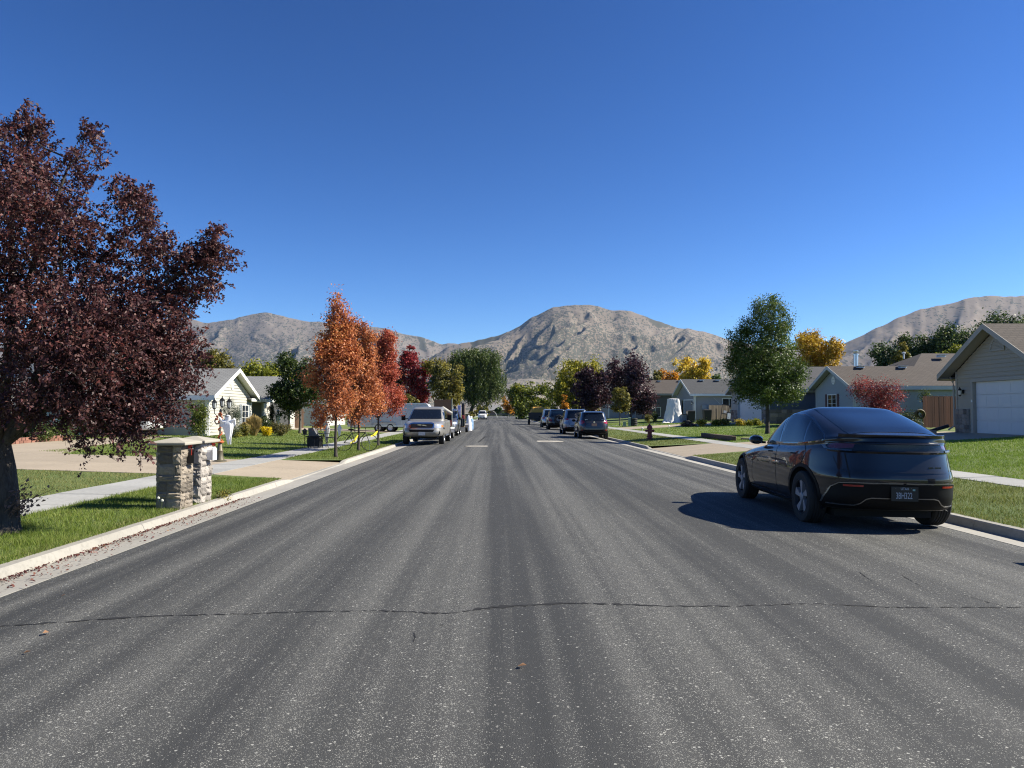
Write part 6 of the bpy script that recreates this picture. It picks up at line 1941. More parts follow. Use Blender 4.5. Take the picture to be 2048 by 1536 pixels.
# ---- silver pickup
def pickup(name, label, loc, rz, paint, group):
    t = thing(name, label, 'pickup truck', loc, rz, group)
    W = 1.0
    rings = [(.42, .42, .46, 4.25, -1.15, W * .88, 6), (.48, .46, .55, 4.50, -1.28, W * .97, 6), (.62, .62, .66, 4.60, -1.30, W, 6), (.78, .80, .80, 4.56, -1.26, W, 6), (.95, .95, .95, 4.50, -1.24, W * .995, 6), (1.03, 1.08, 1.12, 4.45, -1.22, W * .97, 5.5),
             (1.085, 1.15, 1.24, 4.30, -1.20, W * .93, 5), (1.14, 1.20, 1.27, 4.0, -1.1, W * .84, 4.5), (1.20, 1.24, 1.27, 3.5, -.6, W * .55, 4)]
    sh = Shell(rings, 120, 5)
    wr = .39
    body_mesh(sh, 'body', [paint, UNDER], t, [(0, wr), (3.56, wr)], .46, W - .36)
    cab = [(1.14, 1.14, 1.14, 3.06, .62, W * .955, 7), (1.24, 1.24, 1.24, 2.96, .63, W * .94, 7), (1.45, 1.45, 1.45, 2.62, .66, W * .88, 6.5), (1.70, 1.70, 1.70, 2.22, .72, W * .81, 6), (1.80, 1.81, 1.80, 2.02, .78, W * .76, 5.5), (1.865, 1.87, 1.865, 1.8, .95, W * .62, 4.5), (1.885, 1.885, 1.885, 1.55, 1.2, W * .25, 3)]
    cs = Shell(cab, 96, 5)
    body_mesh(cs, 'cab', [paint, UNDER], t, [], 0, 0)
    for sg in (-1, 1):
        for y in (0, 3.56): wheel(t, sg * (W - .12), y, wr, wr, .26, RIM_S, 5, sg, False)
        cs.patch('side_window', [(2.62, 1.27), (2.2, 1.68), (1.62, 1.74), (1.62, 1.27)], 'x', sg, CAR_GLASS, t, .006, 10, 5)
        cs.patch('side_window', [(1.54, 1.27), (1.54, 1.74), (.92, 1.72), (.86, 1.27)], 'x', sg, CAR_GLASS, t, .006, 10, 5)
        # headlights with an amber corner, fog lamps, mirrors
        sh.patch('headlight', [(sg * .60, .84), (sg * .60, 1.01), (sg * .70, 1.03), (sg * .93, .98), (sg * .965, .86), (sg * .90, .82)], 'y', 1, CLEAR_L, t, .012, 12, 6)
        sh.patch('indicator', [(sg * .91, .85), (sg * .89, .97), (sg * .955, .95), (sg * .965, .87)], 'y', 1, AMBER_L, t, .018, 6, 4)
        p, n = sh.hit('y', sg * .78, .60, 1)
        MB().lathe([(.11, -.02), (.11, .012), (.08, .018), (.08, .006), (.01, .006)], (sg * .78, p.y, .60), 18, 'Y').build('fog_light', CAR_BLACK, t)
        k = MB(); k.box((sg * 1.17, 2.58, 1.32), (.20, .10, .27)); k.box((sg * 1.02, 2.56, 1.26), (.16, .05, .05)); k.build('mirror', CAR_BLACK, t)
        sh.line('door_seam', [(1.58, 1.14), (1.58, .55)], 'x', sg, UNDER, t, .016, .002)
        sh.line('door_seam', [(2.72, 1.14), (2.70, .55)], 'x', sg, UNDER, t, .016, .002)
        MB().tube([(sg * .96, .75, .42), (sg * .97, 2.9, .42)], .05, 8).build('side_step', SILVERT, t)
    cs.patch('windscreen', [(-.80, 1.255), (-.68, 1.74), (.68, 1.74), (.80, 1.255)], 'y', 1, CAR_GLASS, t, .008, 20, 8)
    # chrome-rimmed billet grille
    P = [(-.52, .80), (-.57, .92), (-.55, 1.02), (-.45, 1.05), (.45, 1.05), (.55, 1.02), (.57, .92), (.52, .80)]
    sh.patch('grille', P, 'y', 1, mat('grille_dark', (.012, .012, .013), .5), t, .014, 20, 6)
    sh.line('grille_surround', P, 'y', 1, CHROME, t, .055, .03, closed=True)
    for i in range(9):
        z = .82 + i * .026; w = .53 if 1 <= i <= 7 else .49
        sh.line('grille_bar', [(-w, z), (w, z)], 'y', 1, mat('billet', (.06, .06, .065), .45, .5), t, .012, .022)
    # block letters across the grille, too blurred to read
    lt = MB()
    for i, dx in enumerate((-.20, -.14, -.09, -.02, .05, .11, .17)):
        p, n = sh.hit('y', dx, .95, 1); lt.box((dx, p.y + .034, .95 + .006 * i), (.035, .014, .05), ry=R(12))
    lt.build('grille_letters', CHROME, t)
    sh.patch('bumper', [(-.985, .50), (-.985, .74), (-.9, .80), (.9, .80), (.985, .74), (.985, .50), (.8, .47), (-.8, .47)], 'y', 1, paint, t, .05, 30, 7)
    sh.patch('air_intake', [(-.55, .64), (-.60, .74), (.60, .74), (.55, .64)], 'y', 1, CAR_BLACK, t, .056, 12, 4)
    p, n = sh.hit('y', 0, .57, 1)
    MB().box((-.02, p.y + .066, .565), (.32, .02, .16)).build('licence_plate', PLATE_W, t)
    sh.patch('valance', [(-.9, .44), (-.85, .50), (.85, .50), (.9, .44)], 'y', 1, CAR_BLACK, t, .02, 14, 3)
    MB().box((0, 1.8, .40), (1.2, 4.6, .16)).build('underbody', UNDER, t)
    for sg in (-1, 1): MB().box((sg * .93, -1.29, 1.0), (.12, .06, .36)).build('tail_light', RED_L, t)
    return t
pickup('pickup_truck', 'silver pickup truck facing the camera at the left kerb in front of the trailers', (-3.57, 39.6, road_z(-3.5)), R(180 - 1.0), car_paint('silver_paint', (0.25, 0.24, 0.22), .5, .40, coat=.4), 'vehicles parked along the left kerb')
# ------------------------------------------------------------------ stone mailbox pillars
STONE_B = mat('brown_ledge_stone', (0.225, 0.190, 0.150), .85, var=.5, vscale=6, bump=.8, bscale=22, objrand=.48)
STONE_G = mat('grey_ledge_stone', (0.31, 0.28, 0.25), .85, var=.5, vscale=6, bump=.8, bscale=22, objrand=.34)
CAPC = mat('cap_concrete', (0.33, 0.305, 0.255), .85, var=.15, vscale=5, bump=.3)
SM_B, SM_G = stone_meshes(STONE_B, 21), stone_meshes(STONE_G, 22)
def pillar(label, x1, y0, W, D, H, sms, seed, boxm, flagside, group='stone mailbox pillars'):
    """x1: street side face, y0: camera side face"""
    g = np.random.default_rng(seed)
    zb = gz(x1 - .2) - .02
    t = thing('mailbox_pillar', label, 'mailbox pillar', (x1 - W / 2, y0 + D / 2, zb), group=group)
    e = .035
    MB().box((0, 0, H / 2), (W - 2 * e, D - 2 * e, H)).build('core', MORTAR, t)
    w, d = W - 2 * e, D - 2 * e
    for org, ax, nr, L in (((-w / 2 - e * .5, -d / 2, .0), (1, 0), (0, -1), w + e), ((w / 2, -d / 2 - e * .5, .0), (0, 1), (1, 0), d + e), ((w / 2 + e * .5, d / 2, .0), (-1, 0), (0, 1), w + e), ((-w / 2, d / 2 + e * .5, .0), (0, -1), (-1, 0), d + e)):
        stone_wall(t, sms, org, ax, nr, L, H, g, (.10, .20), (.14, .30), .055, .007)
    c = MB(); o = .085
    hw, hd = W / 2 + o, D / 2 + o
    c.add([(-hw, -hd, H), (hw, -hd, H), (hw, hd, H), (-hw, hd, H), (-hw, -hd, H + .045), (hw, -hd, H + .045), (hw, hd, H + .045), (-hw, hd, H + .045), (-.03, -.03, H + .115), (.03, -.03, H + .115), (.03, .03, H + .115), (-.03, .03, H + .115)],
          [(3, 2, 1, 0), (0, 1, 5, 4), (1, 2, 6, 5), (2, 3, 7, 6), (3, 0, 4, 7), (4, 5, 9, 8), (5, 6, 10, 9), (6, 7, 11, 10), (7, 4, 8, 11), (8, 9, 10, 11)])
    o_ = c.build('cap', CAPC, t)
    bv = o_.modifiers.new('edge', 'BEVEL'); bv.width = .012; bv.segments = 2
    # mailbox set into the street face
    m = MB(); bx = W / 2
    prof = [(-.085, 0), (.085, 0), (.085, .14)] + [(math.cos(a) * .085, .14 + math.sin(a) * .085) for a in np.linspace(0, PI, 9)][1:-1] + [(-.085, .14)]
    n = len(prof); z0 = H - .30
    vs = [(bx - .2, p[0] + .06, z0 + p[1]) for p in prof] + [(bx + .08, p[0] + .06, z0 + p[1]) for p in prof]
    m.add(vs, [tuple(reversed(range(n))), tuple(range(n, 2 * n))] + [(i, (i + 1) % n, n + (i + 1) % n, n + i) for i in range(n)])
    b_ = m.build('mailbox', boxm, t)
    dr = MB(); vs = [(bx + .082, p[0] * 1.06 + .06, z0 + p[1] * 1.03 - .004) for p in prof] + [(bx + .098, p[0] * 1.06 + .06, z0 + p[1] * 1.03 - .004) for p in prof]
    dr.add(vs, [tuple(reversed(range(n))), tuple(range(n, 2 * n))] + [(i, (i + 1) % n, n + (i + 1) % n, n + i) for i in range(n)])
    dr.box((bx + .105, .06, z0 + .19), (.02, .03, .02))
    dr.build('door', boxm, b_)
    f = MB(); f.box((bx + .06, .06 + flagside * .10, z0 + .20), (.012, .008, .14)); f.box((bx + .035, .06 + flagside * .10, z0 + .265), (.062, .008, .05)); f.build('flag', mat('flag_red', (.50, .05, .03), .5), b_)
    return t
BLK_BOX = mat('black_mailbox', (.016, .016, .02), .35)
WHT_BOX = mat('white_mailbox', (.72, .72, .72), .4)
pillar('brownish stone mailbox pillar with black box, nearer of the two left pillars', -5.02, 11.68, .43, .50, 1.04, SM_B, 31, BLK_BOX, -1)
pillar('greyish stone mailbox pillar with white box, farther of the two left pillars', -5.02, 12.46, .43, .50, 1.04, SM_G, 32, WHT_BOX, 1)
pillar('stone mailbox pillar on the right verge just outside the frame, casting a shadow on the gutter', 7.45, 7.05, .45, .52, 1.10, SM_G, 33, BLK_BOX, -1)
p4 = pillar('small far stone mailbox pillar beyond the loaded trailers', -5.0, 128, .9, .9, 1.3, SM_B[:1], 34, BLK_BOX, 1)
# rounded garden stones and a dandelion at the foot of the nearer pillar
dl_ = thing('dandelion', 'dandelion with pale seed heads at the foot of the brownish pillar', 'weed', (-5.33, 11.55, gz(-5.3)))
for x, h in ((0, .20), (.06, .16)):
    s = MB().tube([(x, 0, 0), (x + .01, 0, h)], .004, 4).build('stem', mat('weed_stem', (.1, .13, .04), .8), dl_)
    MB().lathe([(.001, h - .025), (.022, h - .01), (.022, h + .01), (.001, h + .025)], (x + .01, 0, 0), 8).build('seed_head', mat('seed_white', (.5, .5, .45), .9), dl_)

# ---- brick edging of the rose bed
be = thing('brick_edging', 'low red brick edging round the rose bed beyond the driveway', 'garden edging', (0, 0, 0))
pts = [(-17.45, 24.0), (-17.62, 25.4), (-17.85, 26.8), (-18.15, 28.4), (-18.25, 30.0), (-18.3, 31.6)]
BR = mat('edging_brick', (.22, .10, .07), .85, var=.2, objrand=.3)
brm = None
for row in range(2):
    for (a, b_) in zip(pts, pts[1:]):
        n = 5
        for i in range(n):
            tt = (i + .5 * (row % 2)) / n
            x, y = a[0] + (b_[0] - a[0]) * tt, a[1] + (b_[1] - a[1]) * tt
            if brm is None:
                o = MB().box((0, 0, 0), (.27, .18, .105)).build('brick', BR, be); brm = o.data
            else:
                o = bpy.data.objects.new('brick', brm); C.objects.link(o); o.parent = be
            o.location = (x, y, gz(x) + .05 + row * .11); o.rotation_euler.z = math.atan2(b_[1] - a[1], b_[0] - a[0]) + random.uniform(-.04, .04)

# ------------------------------------------------------------------ lamp post with lanterns, orange garland, ghost
def lamp_post():
    Y = 22.2; x = PX(446, Y)
    t = thing('lamp_post', 'short three lantern lamp post wound with an orange garland beside the sidewalk', 'lamp post', (x, Y, gz(x)))
    BZ = mat('bronze_paint', (.12, .105, .07), .5, .3)
    MB().lathe([(.20, 0), (.20, .03), (.13, .06), (.10, .16), (.085, .30), (.10, .33), (.075, .36), (.055, .55), (.03, .60), (.028, 1.50), (.045, 1.52), (.03, 1.56), (.01, 1.60)], seg=16).build('post', BZ, t, smooth=True)
    LB = DARKMETAL
    GLW = mat('lantern_glass', (.40, .42, .42), .1, var=.1)
    for (dx, dy, z) in ((-.19, 0, 1.60), (.0, .12, 1.66), (.25, .02, 1.62)):
        if dx:
            MB().tube([(0, 0, 1.45), (dx * .5, dy * .5, 1.38), (dx * .95, dy, 1.46), (dx, dy, z)], .012, 6).build('arm', LB, t)
        f = MB(); f.lathe([(.02, z - .02), (.045, z), (.05, z + .02), (.02, z + .02)], (dx, dy, 0), 8)
        f.lathe([(.085, z + .19), (.09, z + .20), (.05, z + .25), (.02, z + .28), (.012, z + .31), (.018, z + .325), (.001, z + .345)], (dx, dy, 0), 8)
        for k in range(6):
            a = k * PI / 3; f.tube([(dx + math.cos(a) * .05, dy + math.sin(a) * .05, z + .02), (dx + math.cos(a) * .078, dy + math.sin(a) * .078, z + .19)], .006, 4)
        l = f.build('lantern', LB, t)
        MB().lathe([(.044, z + .02), (.068, z + .188)], (dx, dy, 0), 8).build('lantern_glass', GLW, l)
    OG = mat('orange_garland', (.50, .09, .015), .6)
    g = MB(); g.tube([(math.cos(a) * .055, math.sin(a) * .055, .62 + .115 * a / PI) for a in np.linspace(0, 7.6 * PI, 60)], .018, 5)
    g.build('garland', OG, t)
    g = MB(); g.tube([(math.cos(a) * .09, math.sin(a) * .09, .60 + .01 * math.sin(3 * a)) for a in np.linspace(0, 2 * PI, 16)], .028, 5)
    g.build('garland', OG, t)
    g = MB(); g.tube([(-.12, -.05, 1.32), (-.15, -.05, 1.22), (-.10, -.06, 1.14), (-.03, -.05, 1.15)], .022, 6); g.build('bow', mat('bow_black', (.02, .02, .02), .6), t)
    g = MB()
    for k in range(5):
        a = k * 1.3; g.box((math.cos(a) * .10, -.07, 1.15 + .07 * k), (.07, .03, .05), ry=a)
    g.build('bow', OG, t)
lamp_post()

def ghost(label, x, Y, ztop, H, W, seed, arms=True, m=None, tilt=0.0, group='hanging ghost decorations'):
    g = np.random.default_rng(seed)
    t = thing('ghost_decoration', label, 'ghost decoration', (x, Y, ztop), group=group)
    t.rotation_euler.y = tilt
    CL = m or mat('ghost_cloth', (.76, .76, .76), .8, var=.04)
    nth, nz = 44, 18
    ph = g.uniform(0, 6)
    rows = []
    for j in range(nz):
        q = j / (nz - 1)
        r = W * .22 * math.sqrt(max(0, 1 - (1 - min(1, q / .13)) ** 2)) if q < .13 else W * (.22 - .05 * ss(.13, .18, q) + .19 * ss(.18, .34, q) - .24 * ss(.38, 1, q))
        row = []
        for i in range(nth + 1):
            a = 2 * PI * i / nth
            fold = 1 + (.16 * q) * (math.sin(a * 7 + ph) + .6 * math.sin(a * 11 + 2 * ph))
            z = -H * q * (1 + (.10 * math.sin(a * 5 + ph) * ss(.7, 1, q)))
            row.append((math.cos(a) * r * fold, math.sin(a) * r * .55 * fold, z))
        rows.append(row)
    b_ = MB(); b_.grid(rows); b_.build('sheet', CL, t, smooth=True, angle=120)
    if arms:
        for sg in (-1, 1):
            P = [(sg * W * .12, 0, -H * .27), (sg * W * .34, -.02, -H * .25), (sg * W * .48, -.03, -H * (.15 if sg < 0 else .19)), (sg * W * .54, -.03, -H * (.08 if sg < 0 else .24))]
            k = MB(); k.tube(P, [W * .14, W * .12, W * .09, W * .05], 10)
            # drape that hangs under the sleeve
            k.add([(sg * W * .18, -.02, -H * .28), (sg * W * .52, -.03, -H * .20), (sg * W * .50, -.02, -H * .42), (sg * W * .26, -.02, -H * .50), (sg * W * .18, .02, -H * .28), (sg * W * .52, .0, -H * .20), (sg * W * .52, .01, -H * .36), (sg * W * .26, .02, -H * .46)], [(0, 1, 2, 3), (7, 6, 5, 4), (0, 4, 5, 1), (1, 5, 6, 2), (2, 6, 7, 3)])
            k.build('sleeve', CL, t, smooth=True, angle=70)
        for sg in (-1, 1):
            MB().lathe([(.001, -.01), (.022, 0), (.001, .01)], (sg * W * .065, -W * .115, -H * .075), 8, 'Y').build('eye', mat('eye_black', (.01, .01, .01), .7), t)
    return t
ghost('large white sheet ghost with raised arms hanging on the lamp post', PX(460, 21.8), 21.8, PZ(829, 22), .82, .44, 1, tilt=R(-4))
ghost('tall bluish white ghost hanging in front of the open garage', PX(559, 48), 48, PZ(818, 48), 1.25, .42, 2, arms=False)
ghost('small white ghost hanging under the orange trees', PX(681, 33), 33, PZ(848, 33), .5, .26, 3, arms=False)
ghost('grey draped ghost figure standing beside the patio chairs', PX(656, 32), 32, PZ(842, 32), .85, .36, 4, arms=False, m=mat('ghost_grey', (.40, .40, .39), .85))

# ------------------------------------------------------------------ lawn furniture under the orange trees
def lawn_things():
    Y = 31.0; x = PX(633, Y); z = gz(x)
    t = thing('grill_cart', 'black grill cart with grey open hood on the lawn left of the bistro chairs', 'grill', (x, Y, z))
    MB().box((-.02, 0, .26), (.52, .45, .40)).build('cabinet', DARKMETAL, t)
    MB().box((-.02, 0, .49), (.60, .5, .04)).build('shelf', DARKMETAL, t)
    k = MB(); k.add([(-.22, -.2, .52), (.14, -.2, .52), (.14, .2, .52), (-.22, .2, .52), (-.25, -.2, .84), (-.05, -.2, .86), (.02, .2, .80), (-.25, .2, .84)], [(0, 1, 5, 4), (1, 2, 6, 5), (2, 3, 7, 6), (3, 0, 4, 7), (4, 5, 6, 7)]); k.build('hood', mat('hood_grey', (.13, .13, .13), .5), t)
    for sx in (-.2, .2):
        for sy in (-.18, .18): MB().box((sx - .02, sy, .03), (.04, .04, .07)).build('foot', DARKMETAL, t)
    def chair(lab, xx, yy, rz):
        c = thing('bistro_chair', lab, 'chair', (xx, yy, gz(xx)), rz, 'black iron bistro chairs')
        MB().lathe([(.001, .42), (.20, .42), (.21, .44), (.20, .455), (.001, .455)], seg=14).build('seat', DARKMETAL, c)
        for sx in (-.15, .15):
            for sy in (-.15, .15): MB().tube([(sx, sy, .42), (sx * 1.25, sy * 1.25, 0)], .012, 5).build('leg', DARKMETAL, c)
        b_ = MB(); b_.tube([(math.cos(a) * .19, .20, .62 + math.sin(a) * .22) for a in np.linspace(-.9, PI + .9, 16)], .012, 5)
        for k in range(4): b_.tube([(0, .20, .62), (math.cos(k * PI / 4) * .19, .20, .62 + math.sin(k * PI / 4) * .2)], .008, 4)
        b_.build('backrest', DARKMETAL, c)
    chair('black iron bistro chair with round back next to the grill cart', PX(641, 31), 30.8, R(20)); chair('black iron bistro chair right of the little table', PX(660, 31), 31.4, R(-70))
    q = thing('bistro_table', 'small black iron table between the bistro chairs', 'table', (PX(651, 31), 30.9, gz(PX(651, 31))))
    MB().lathe([(.001, .60), (.26, .60), (.26, .62), (.001, .62)], seg=18).build('tabletop', DARKMETAL, q)
    for k in range(3): MB().tube([(0, 0, .6), (math.cos(k * 2.1) * .22, math.sin(k * 2.1) * .22, 0)], .013, 5).build('leg', DARKMETAL, q)
    Y = 30.5; x = PX(612.5, Y)
    f = thing('bird_feeder', 'black lantern bird feeder on a twisted pole in the lawn', 'bird feeder', (x, Y, gz(x)))
    MB().tube([(math.cos(a) * .02, math.sin(a) * .02, a / (12 * PI) * .58) for a in np.linspace(0, 12 * PI, 70)], .014, 4).build('pole', DARKMETAL, f)
    MB().lathe([(.001, .56), (.15, .57), (.15, .59), (.001, .59)], seg=12).build('tray', DARKMETAL, f)
    k = MB(); k.lathe([(.085, .60), (.085, .72)], seg=8); k.lathe([(.13, .72), (.10, .76), (.05, .80), (.02, .83), (.001, .85)], seg=8); k.build('lantern', DARKMETAL, f)
    # bicycle
    b_ = thing('bicycle', 'black bicycle leaning by the middle orange tree with yellow tape', 'bicycle', (PX(716, 29.1), 29.05, gz(-5.7)), R(4))
    b_.rotation_euler.x = R(-8)
    for wx in (-.50, .50):
        w = MB(); w.tube([(wx + math.cos(a) * .32, 0, .335 + math.sin(a) * .32) for a in np.linspace(0, 2 * PI, 25)], .016, 6, cap=False)
        wo = w.build('wheel', TYRE, b_)
        s = MB()
        for k in range(8): s.tube([(wx, 0, .335), (wx + math.cos(k * PI / 4) * .31, 0, .335 + math.sin(k * PI / 4) * .31)], .003, 3)
        s.build('spokes', GALV, wo)
    fm = MB(); A, B_, Cc, D_ = (-.50, 0, .335), (-.06, 0, .30), (-.20, 0, .72), (.33, 0, .74)
    for p, q in ((A, B_), (A, Cc), (B_, Cc), (B_, D_), (Cc, D_), (D_, (.50, 0, .335))): fm.tube([p, q], .017, 6)
    fm.build('frame', DARKMETAL, b_)
    MB().tube([D_, (.32, 0, .90), (.32, .22, .93), (.28, .27, .93)], .012, 5).build('handlebar', DARKMETAL, b_); MB().tube([(.32, 0, .90), (.32, -.22, .93), (.28, -.27, .93)], .012, 5).build('handlebar', DARKMETAL, b_)
    k = MB(); k.box((-.24, 0, .86), (.26, .12, .05), taper=.7); k.tube([Cc, (-.23, 0, .84)], .013, 5); k.build('saddle', DARKMETAL, b_)
    # yellow tape
    YT = mat('yellow_tape', (.72, .60, .02), .5)
    def tape(lab, a, b2, sag, hgt):
        rows = []
        for q in np.linspace(0, 1, 13):
            p = Vector(a).lerp(Vector(b2), q); z = p.z - sag * 4 * q * (1 - q); hh = hgt * (.4 + .6 * math.sin(PI * min(1, q + .2)))
            rows.append([(p.x, p.y + .01 * math.sin(q * 9), z), (p.x, p.y - .015 * math.cos(q * 9), z - hh)])
        m = MB(); m.grid(rows); o = m.build('caution_tape', YT, None)
        sd = o.modifiers.new('thick', 'SOLIDIFY'); sd.thickness = .004
        tag(o, lab, 'tape', 'yellow tape at the trees')
    tape('yellow tape hanging from the middle orange tree to the bicycle', (PX(718, 29.4), 29.42, .62), (PX(703, 29), 29.0, .28), .05, .12)
    tape('yellow tape stretched from the third orange tree towards the middle one', (PX(757, 33.4), 33.42, .70), (PX(743, 33), 33.0, .42), .04, .14)
lawn_things()

# ------------------------------------------------------------------ person standing behind the trees
def person():
    Y = 50.5; x = PX(708, Y)
    t = thing('person', 'person in dark jeans and pale top standing behind the orange trees', 'person', (x, Y, gz(x)), R(20))
    V = [(0, 0, .95), (0, .01, 1.12), (0, .02, 1.32), (0, .01, 1.46), (0, -.01, 1.56), (0, -.02, 1.66), (.10, 0, .90), (.12, -.01, .50), (.13, .02, .09), (.14, -.12, .04), (-.10, 0, .90), (-.13, -.02, .50), (-.15, .02, .09), (-.17, -.12, .04),
         (.19, .01, 1.41), (.25, .03, 1.13), (.22, -.14, .95), (.21, -.21, .90), (-.19, .01, 1.41), (-.26, .04, 1.13), (-.25, -.06, .88), (-.25, -.09, .80)]
    E = [(0, 1), (1, 2), (2, 3), (3, 4), (4, 5), (0, 6), (6, 7), (7, 8), (8, 9), (0, 10), (10, 11), (11, 12), (12, 13), (2, 14), (14, 15), (15, 16), (16, 17), (2, 18), (18, 19), (19, 20), (20, 21)]
    rad = [.15, .135, .165, .06, .075, .085, .095, .065, .045, .04, .095, .065, .045, .04, .06, .045, .033, .035, .06, .045, .033, .035]
    me = bpy.data.meshes.new('body'); me.from_pydata(V, E, []); o = bpy.data.objects.new('body', me); C.objects.link(o)
    sk = o.modifiers.new('skin', 'SKIN'); o.modifiers.new('sub', 'SUBSURF').levels = 2
    for v, r in zip(me.skin_vertices[0].data, rad): v.radius = (r, r * .8)
    me.skin_vertices[0].data[0].use_root = True
    dg = bpy.context.evaluated_depsgraph_get(); nm = bpy.data.meshes.new_from_object(o.evaluated_get(dg)); o.modifiers.clear(); o.data = nm; o.parent = t
    for m in (mat('skin', (.45, .27, .19), .6), mat('jeans', (.022, .028, .045), .85), mat('pale_shirt', (.42, .44, .47), .8), mat('shoes', (.03, .03, .03), .7)): nm.materials.append(m)
    for p in nm.polygons:
        c = p.center; p.use_smooth = True
        p.material_index = 3 if c.z < .09 else 1 if c.z < .98 and abs(c.x) < .24 and c.z < 1.0 and not (abs(c.x) > .19 and c.z > .75) else 0 if (c.z > 1.45 or (abs(c.x) > .19 and c.z < 1.15)) else 2
    h = MB(); h.lathe([(.001, 1.785), (.06, 1.77), (.092, 1.72), (.098, 1.66), (.085, 1.60), (.05, 1.57)], (0, .012, 0), 14); h.build('hair', mat('hair', (.03, .02, .015), .7), t, smooth=True)
person()

# ------------------------------------------------------------------ trailers on the left
def cargo_trailer():
    Y0 = 55.6
    t = thing('cargo_trailer', 'pale grey enclosed cargo trailer with twin wheels parked across the driveway', 'trailer', (PX(784, 56.7), 56.7, gz(-8)))
    TR = mat('trailer_skin', (.50, .52, .55), .4, .1, var=.06, vscale=1.5)
    x0, x1, zt, zb, hd = -3.2, 3.0, 2.22, .42, 1.05
    k = MB()
    prof = [(x0, zb), (x1 - .25, zb), (x1 + .02, zb + .3), (x1 + .10, 1.2), (x1 + .04, zt - .35), (x1 - .12, zt - .08), (x1 - .35, zt), (x0 + .1, zt), (x0, zt - .1)]
    n = len(prof)
    k.add([(x, -hd, z) for x, z in prof] + [(x, hd, z) for x, z in prof], [tuple(range(n)), tuple(range(2 * n - 1, n - 1, -1))] + [((i + 1) % n, i, n + i, n + (i + 1) % n) for i in range(n)])
    k.build('body', TR, t, smooth=True, angle=25)
    # panel seams, door, trim
    s = MB()
    for x in np.arange(x0 + .6, x1 - .4, .61): s.box((x, -hd - .006, (zb + zt) / 2), (.03, .012, zt - zb - .12))
    s.build('panel_strip', TR, t)
    d = MB(); d.box((1.35, -hd - .018, 1.25), (.86, .03, 1.45)); do = d.build('side_door', TR, t)
    e = MB(); 
    for sx in (-.45, .45): e.box((1.35 + sx, -hd - .03, 1.25), (.04, .03, 1.52))
    for sz in (-.76, .76): e.box((1.35, -hd - .03, 1.25 + sz), (.86, .03, .04))
    e.build('door_frame', mat('alu_trim', (.62, .64, .66), .35, .6), do)
    MB().box((1.72, -hd - .05, 1.2), (.05, .03, .14)).build('handle', DARKMETAL, do)
    tr = MB(); tr.box((0, -hd - .012, zb + .05), (6.0, .024, .12)); tr.box((-.1, -hd - .012, zt - .05), (5.8, .024, .10)); tr.build('rub_rail', mat('alu_trim', (.62, .64, .66), .35, .6), t)
    for wx in (-.85, .06):
        for sg in (-1, 1):
            w = MB().lathe([(.18, -.1), (.28, -.11), (.315, -.07), (.315, .07), (.28, .11), (.18, .1)], (wx, sg * (hd - .08), .315), 26, 'Y').build('wheel', TYRE, t, smooth=True)
            r = MB(); r.lathe([(.19, -.09 * 1), (.19, .09), (.15, .06), (.04, .05), (.001, .05)] if sg > 0 else [(.001, -.05), (.04, -.05), (.15, -.06), (.19, -.09), (.19, .09)], (wx, sg * (hd - .08), .315), 20, 'Y'); r.build('rim', mat('white_rim', (.55, .55, .56), .4), w, smooth=True)
    f = MB(); P = [(-1.35, .42), (-1.28, .66), (-1.1, .74), (.32, .74), (.48, .66), (.56, .42)]
    f.add([(x, -hd - .10, z) for x, z in P] + [(x, -hd - .002, z) for x, z in P], [(i, i + 1, 7 + i, 6 + i) for i in range(5)]); f.build('fender', mat('alu_trim', (.62, .64, .66), .35, .6), t)
    MB().tube([(x1 - .2, -.5, .38), (x1 + 1.0, 0, .42), (x1 - .2, .5, .38)], .05, 6).build('tongue', DARKMETAL, t)
    MB().tube([(x1 + .8, 0, 0), (x1 + .8, 0, .75)], .035, 8).build('jack', GALV, t)
    MB().box((0, 0, .38), (6.0, 1.9, .08)).build('chassis', DARKMETAL, t)
cargo_trailer()

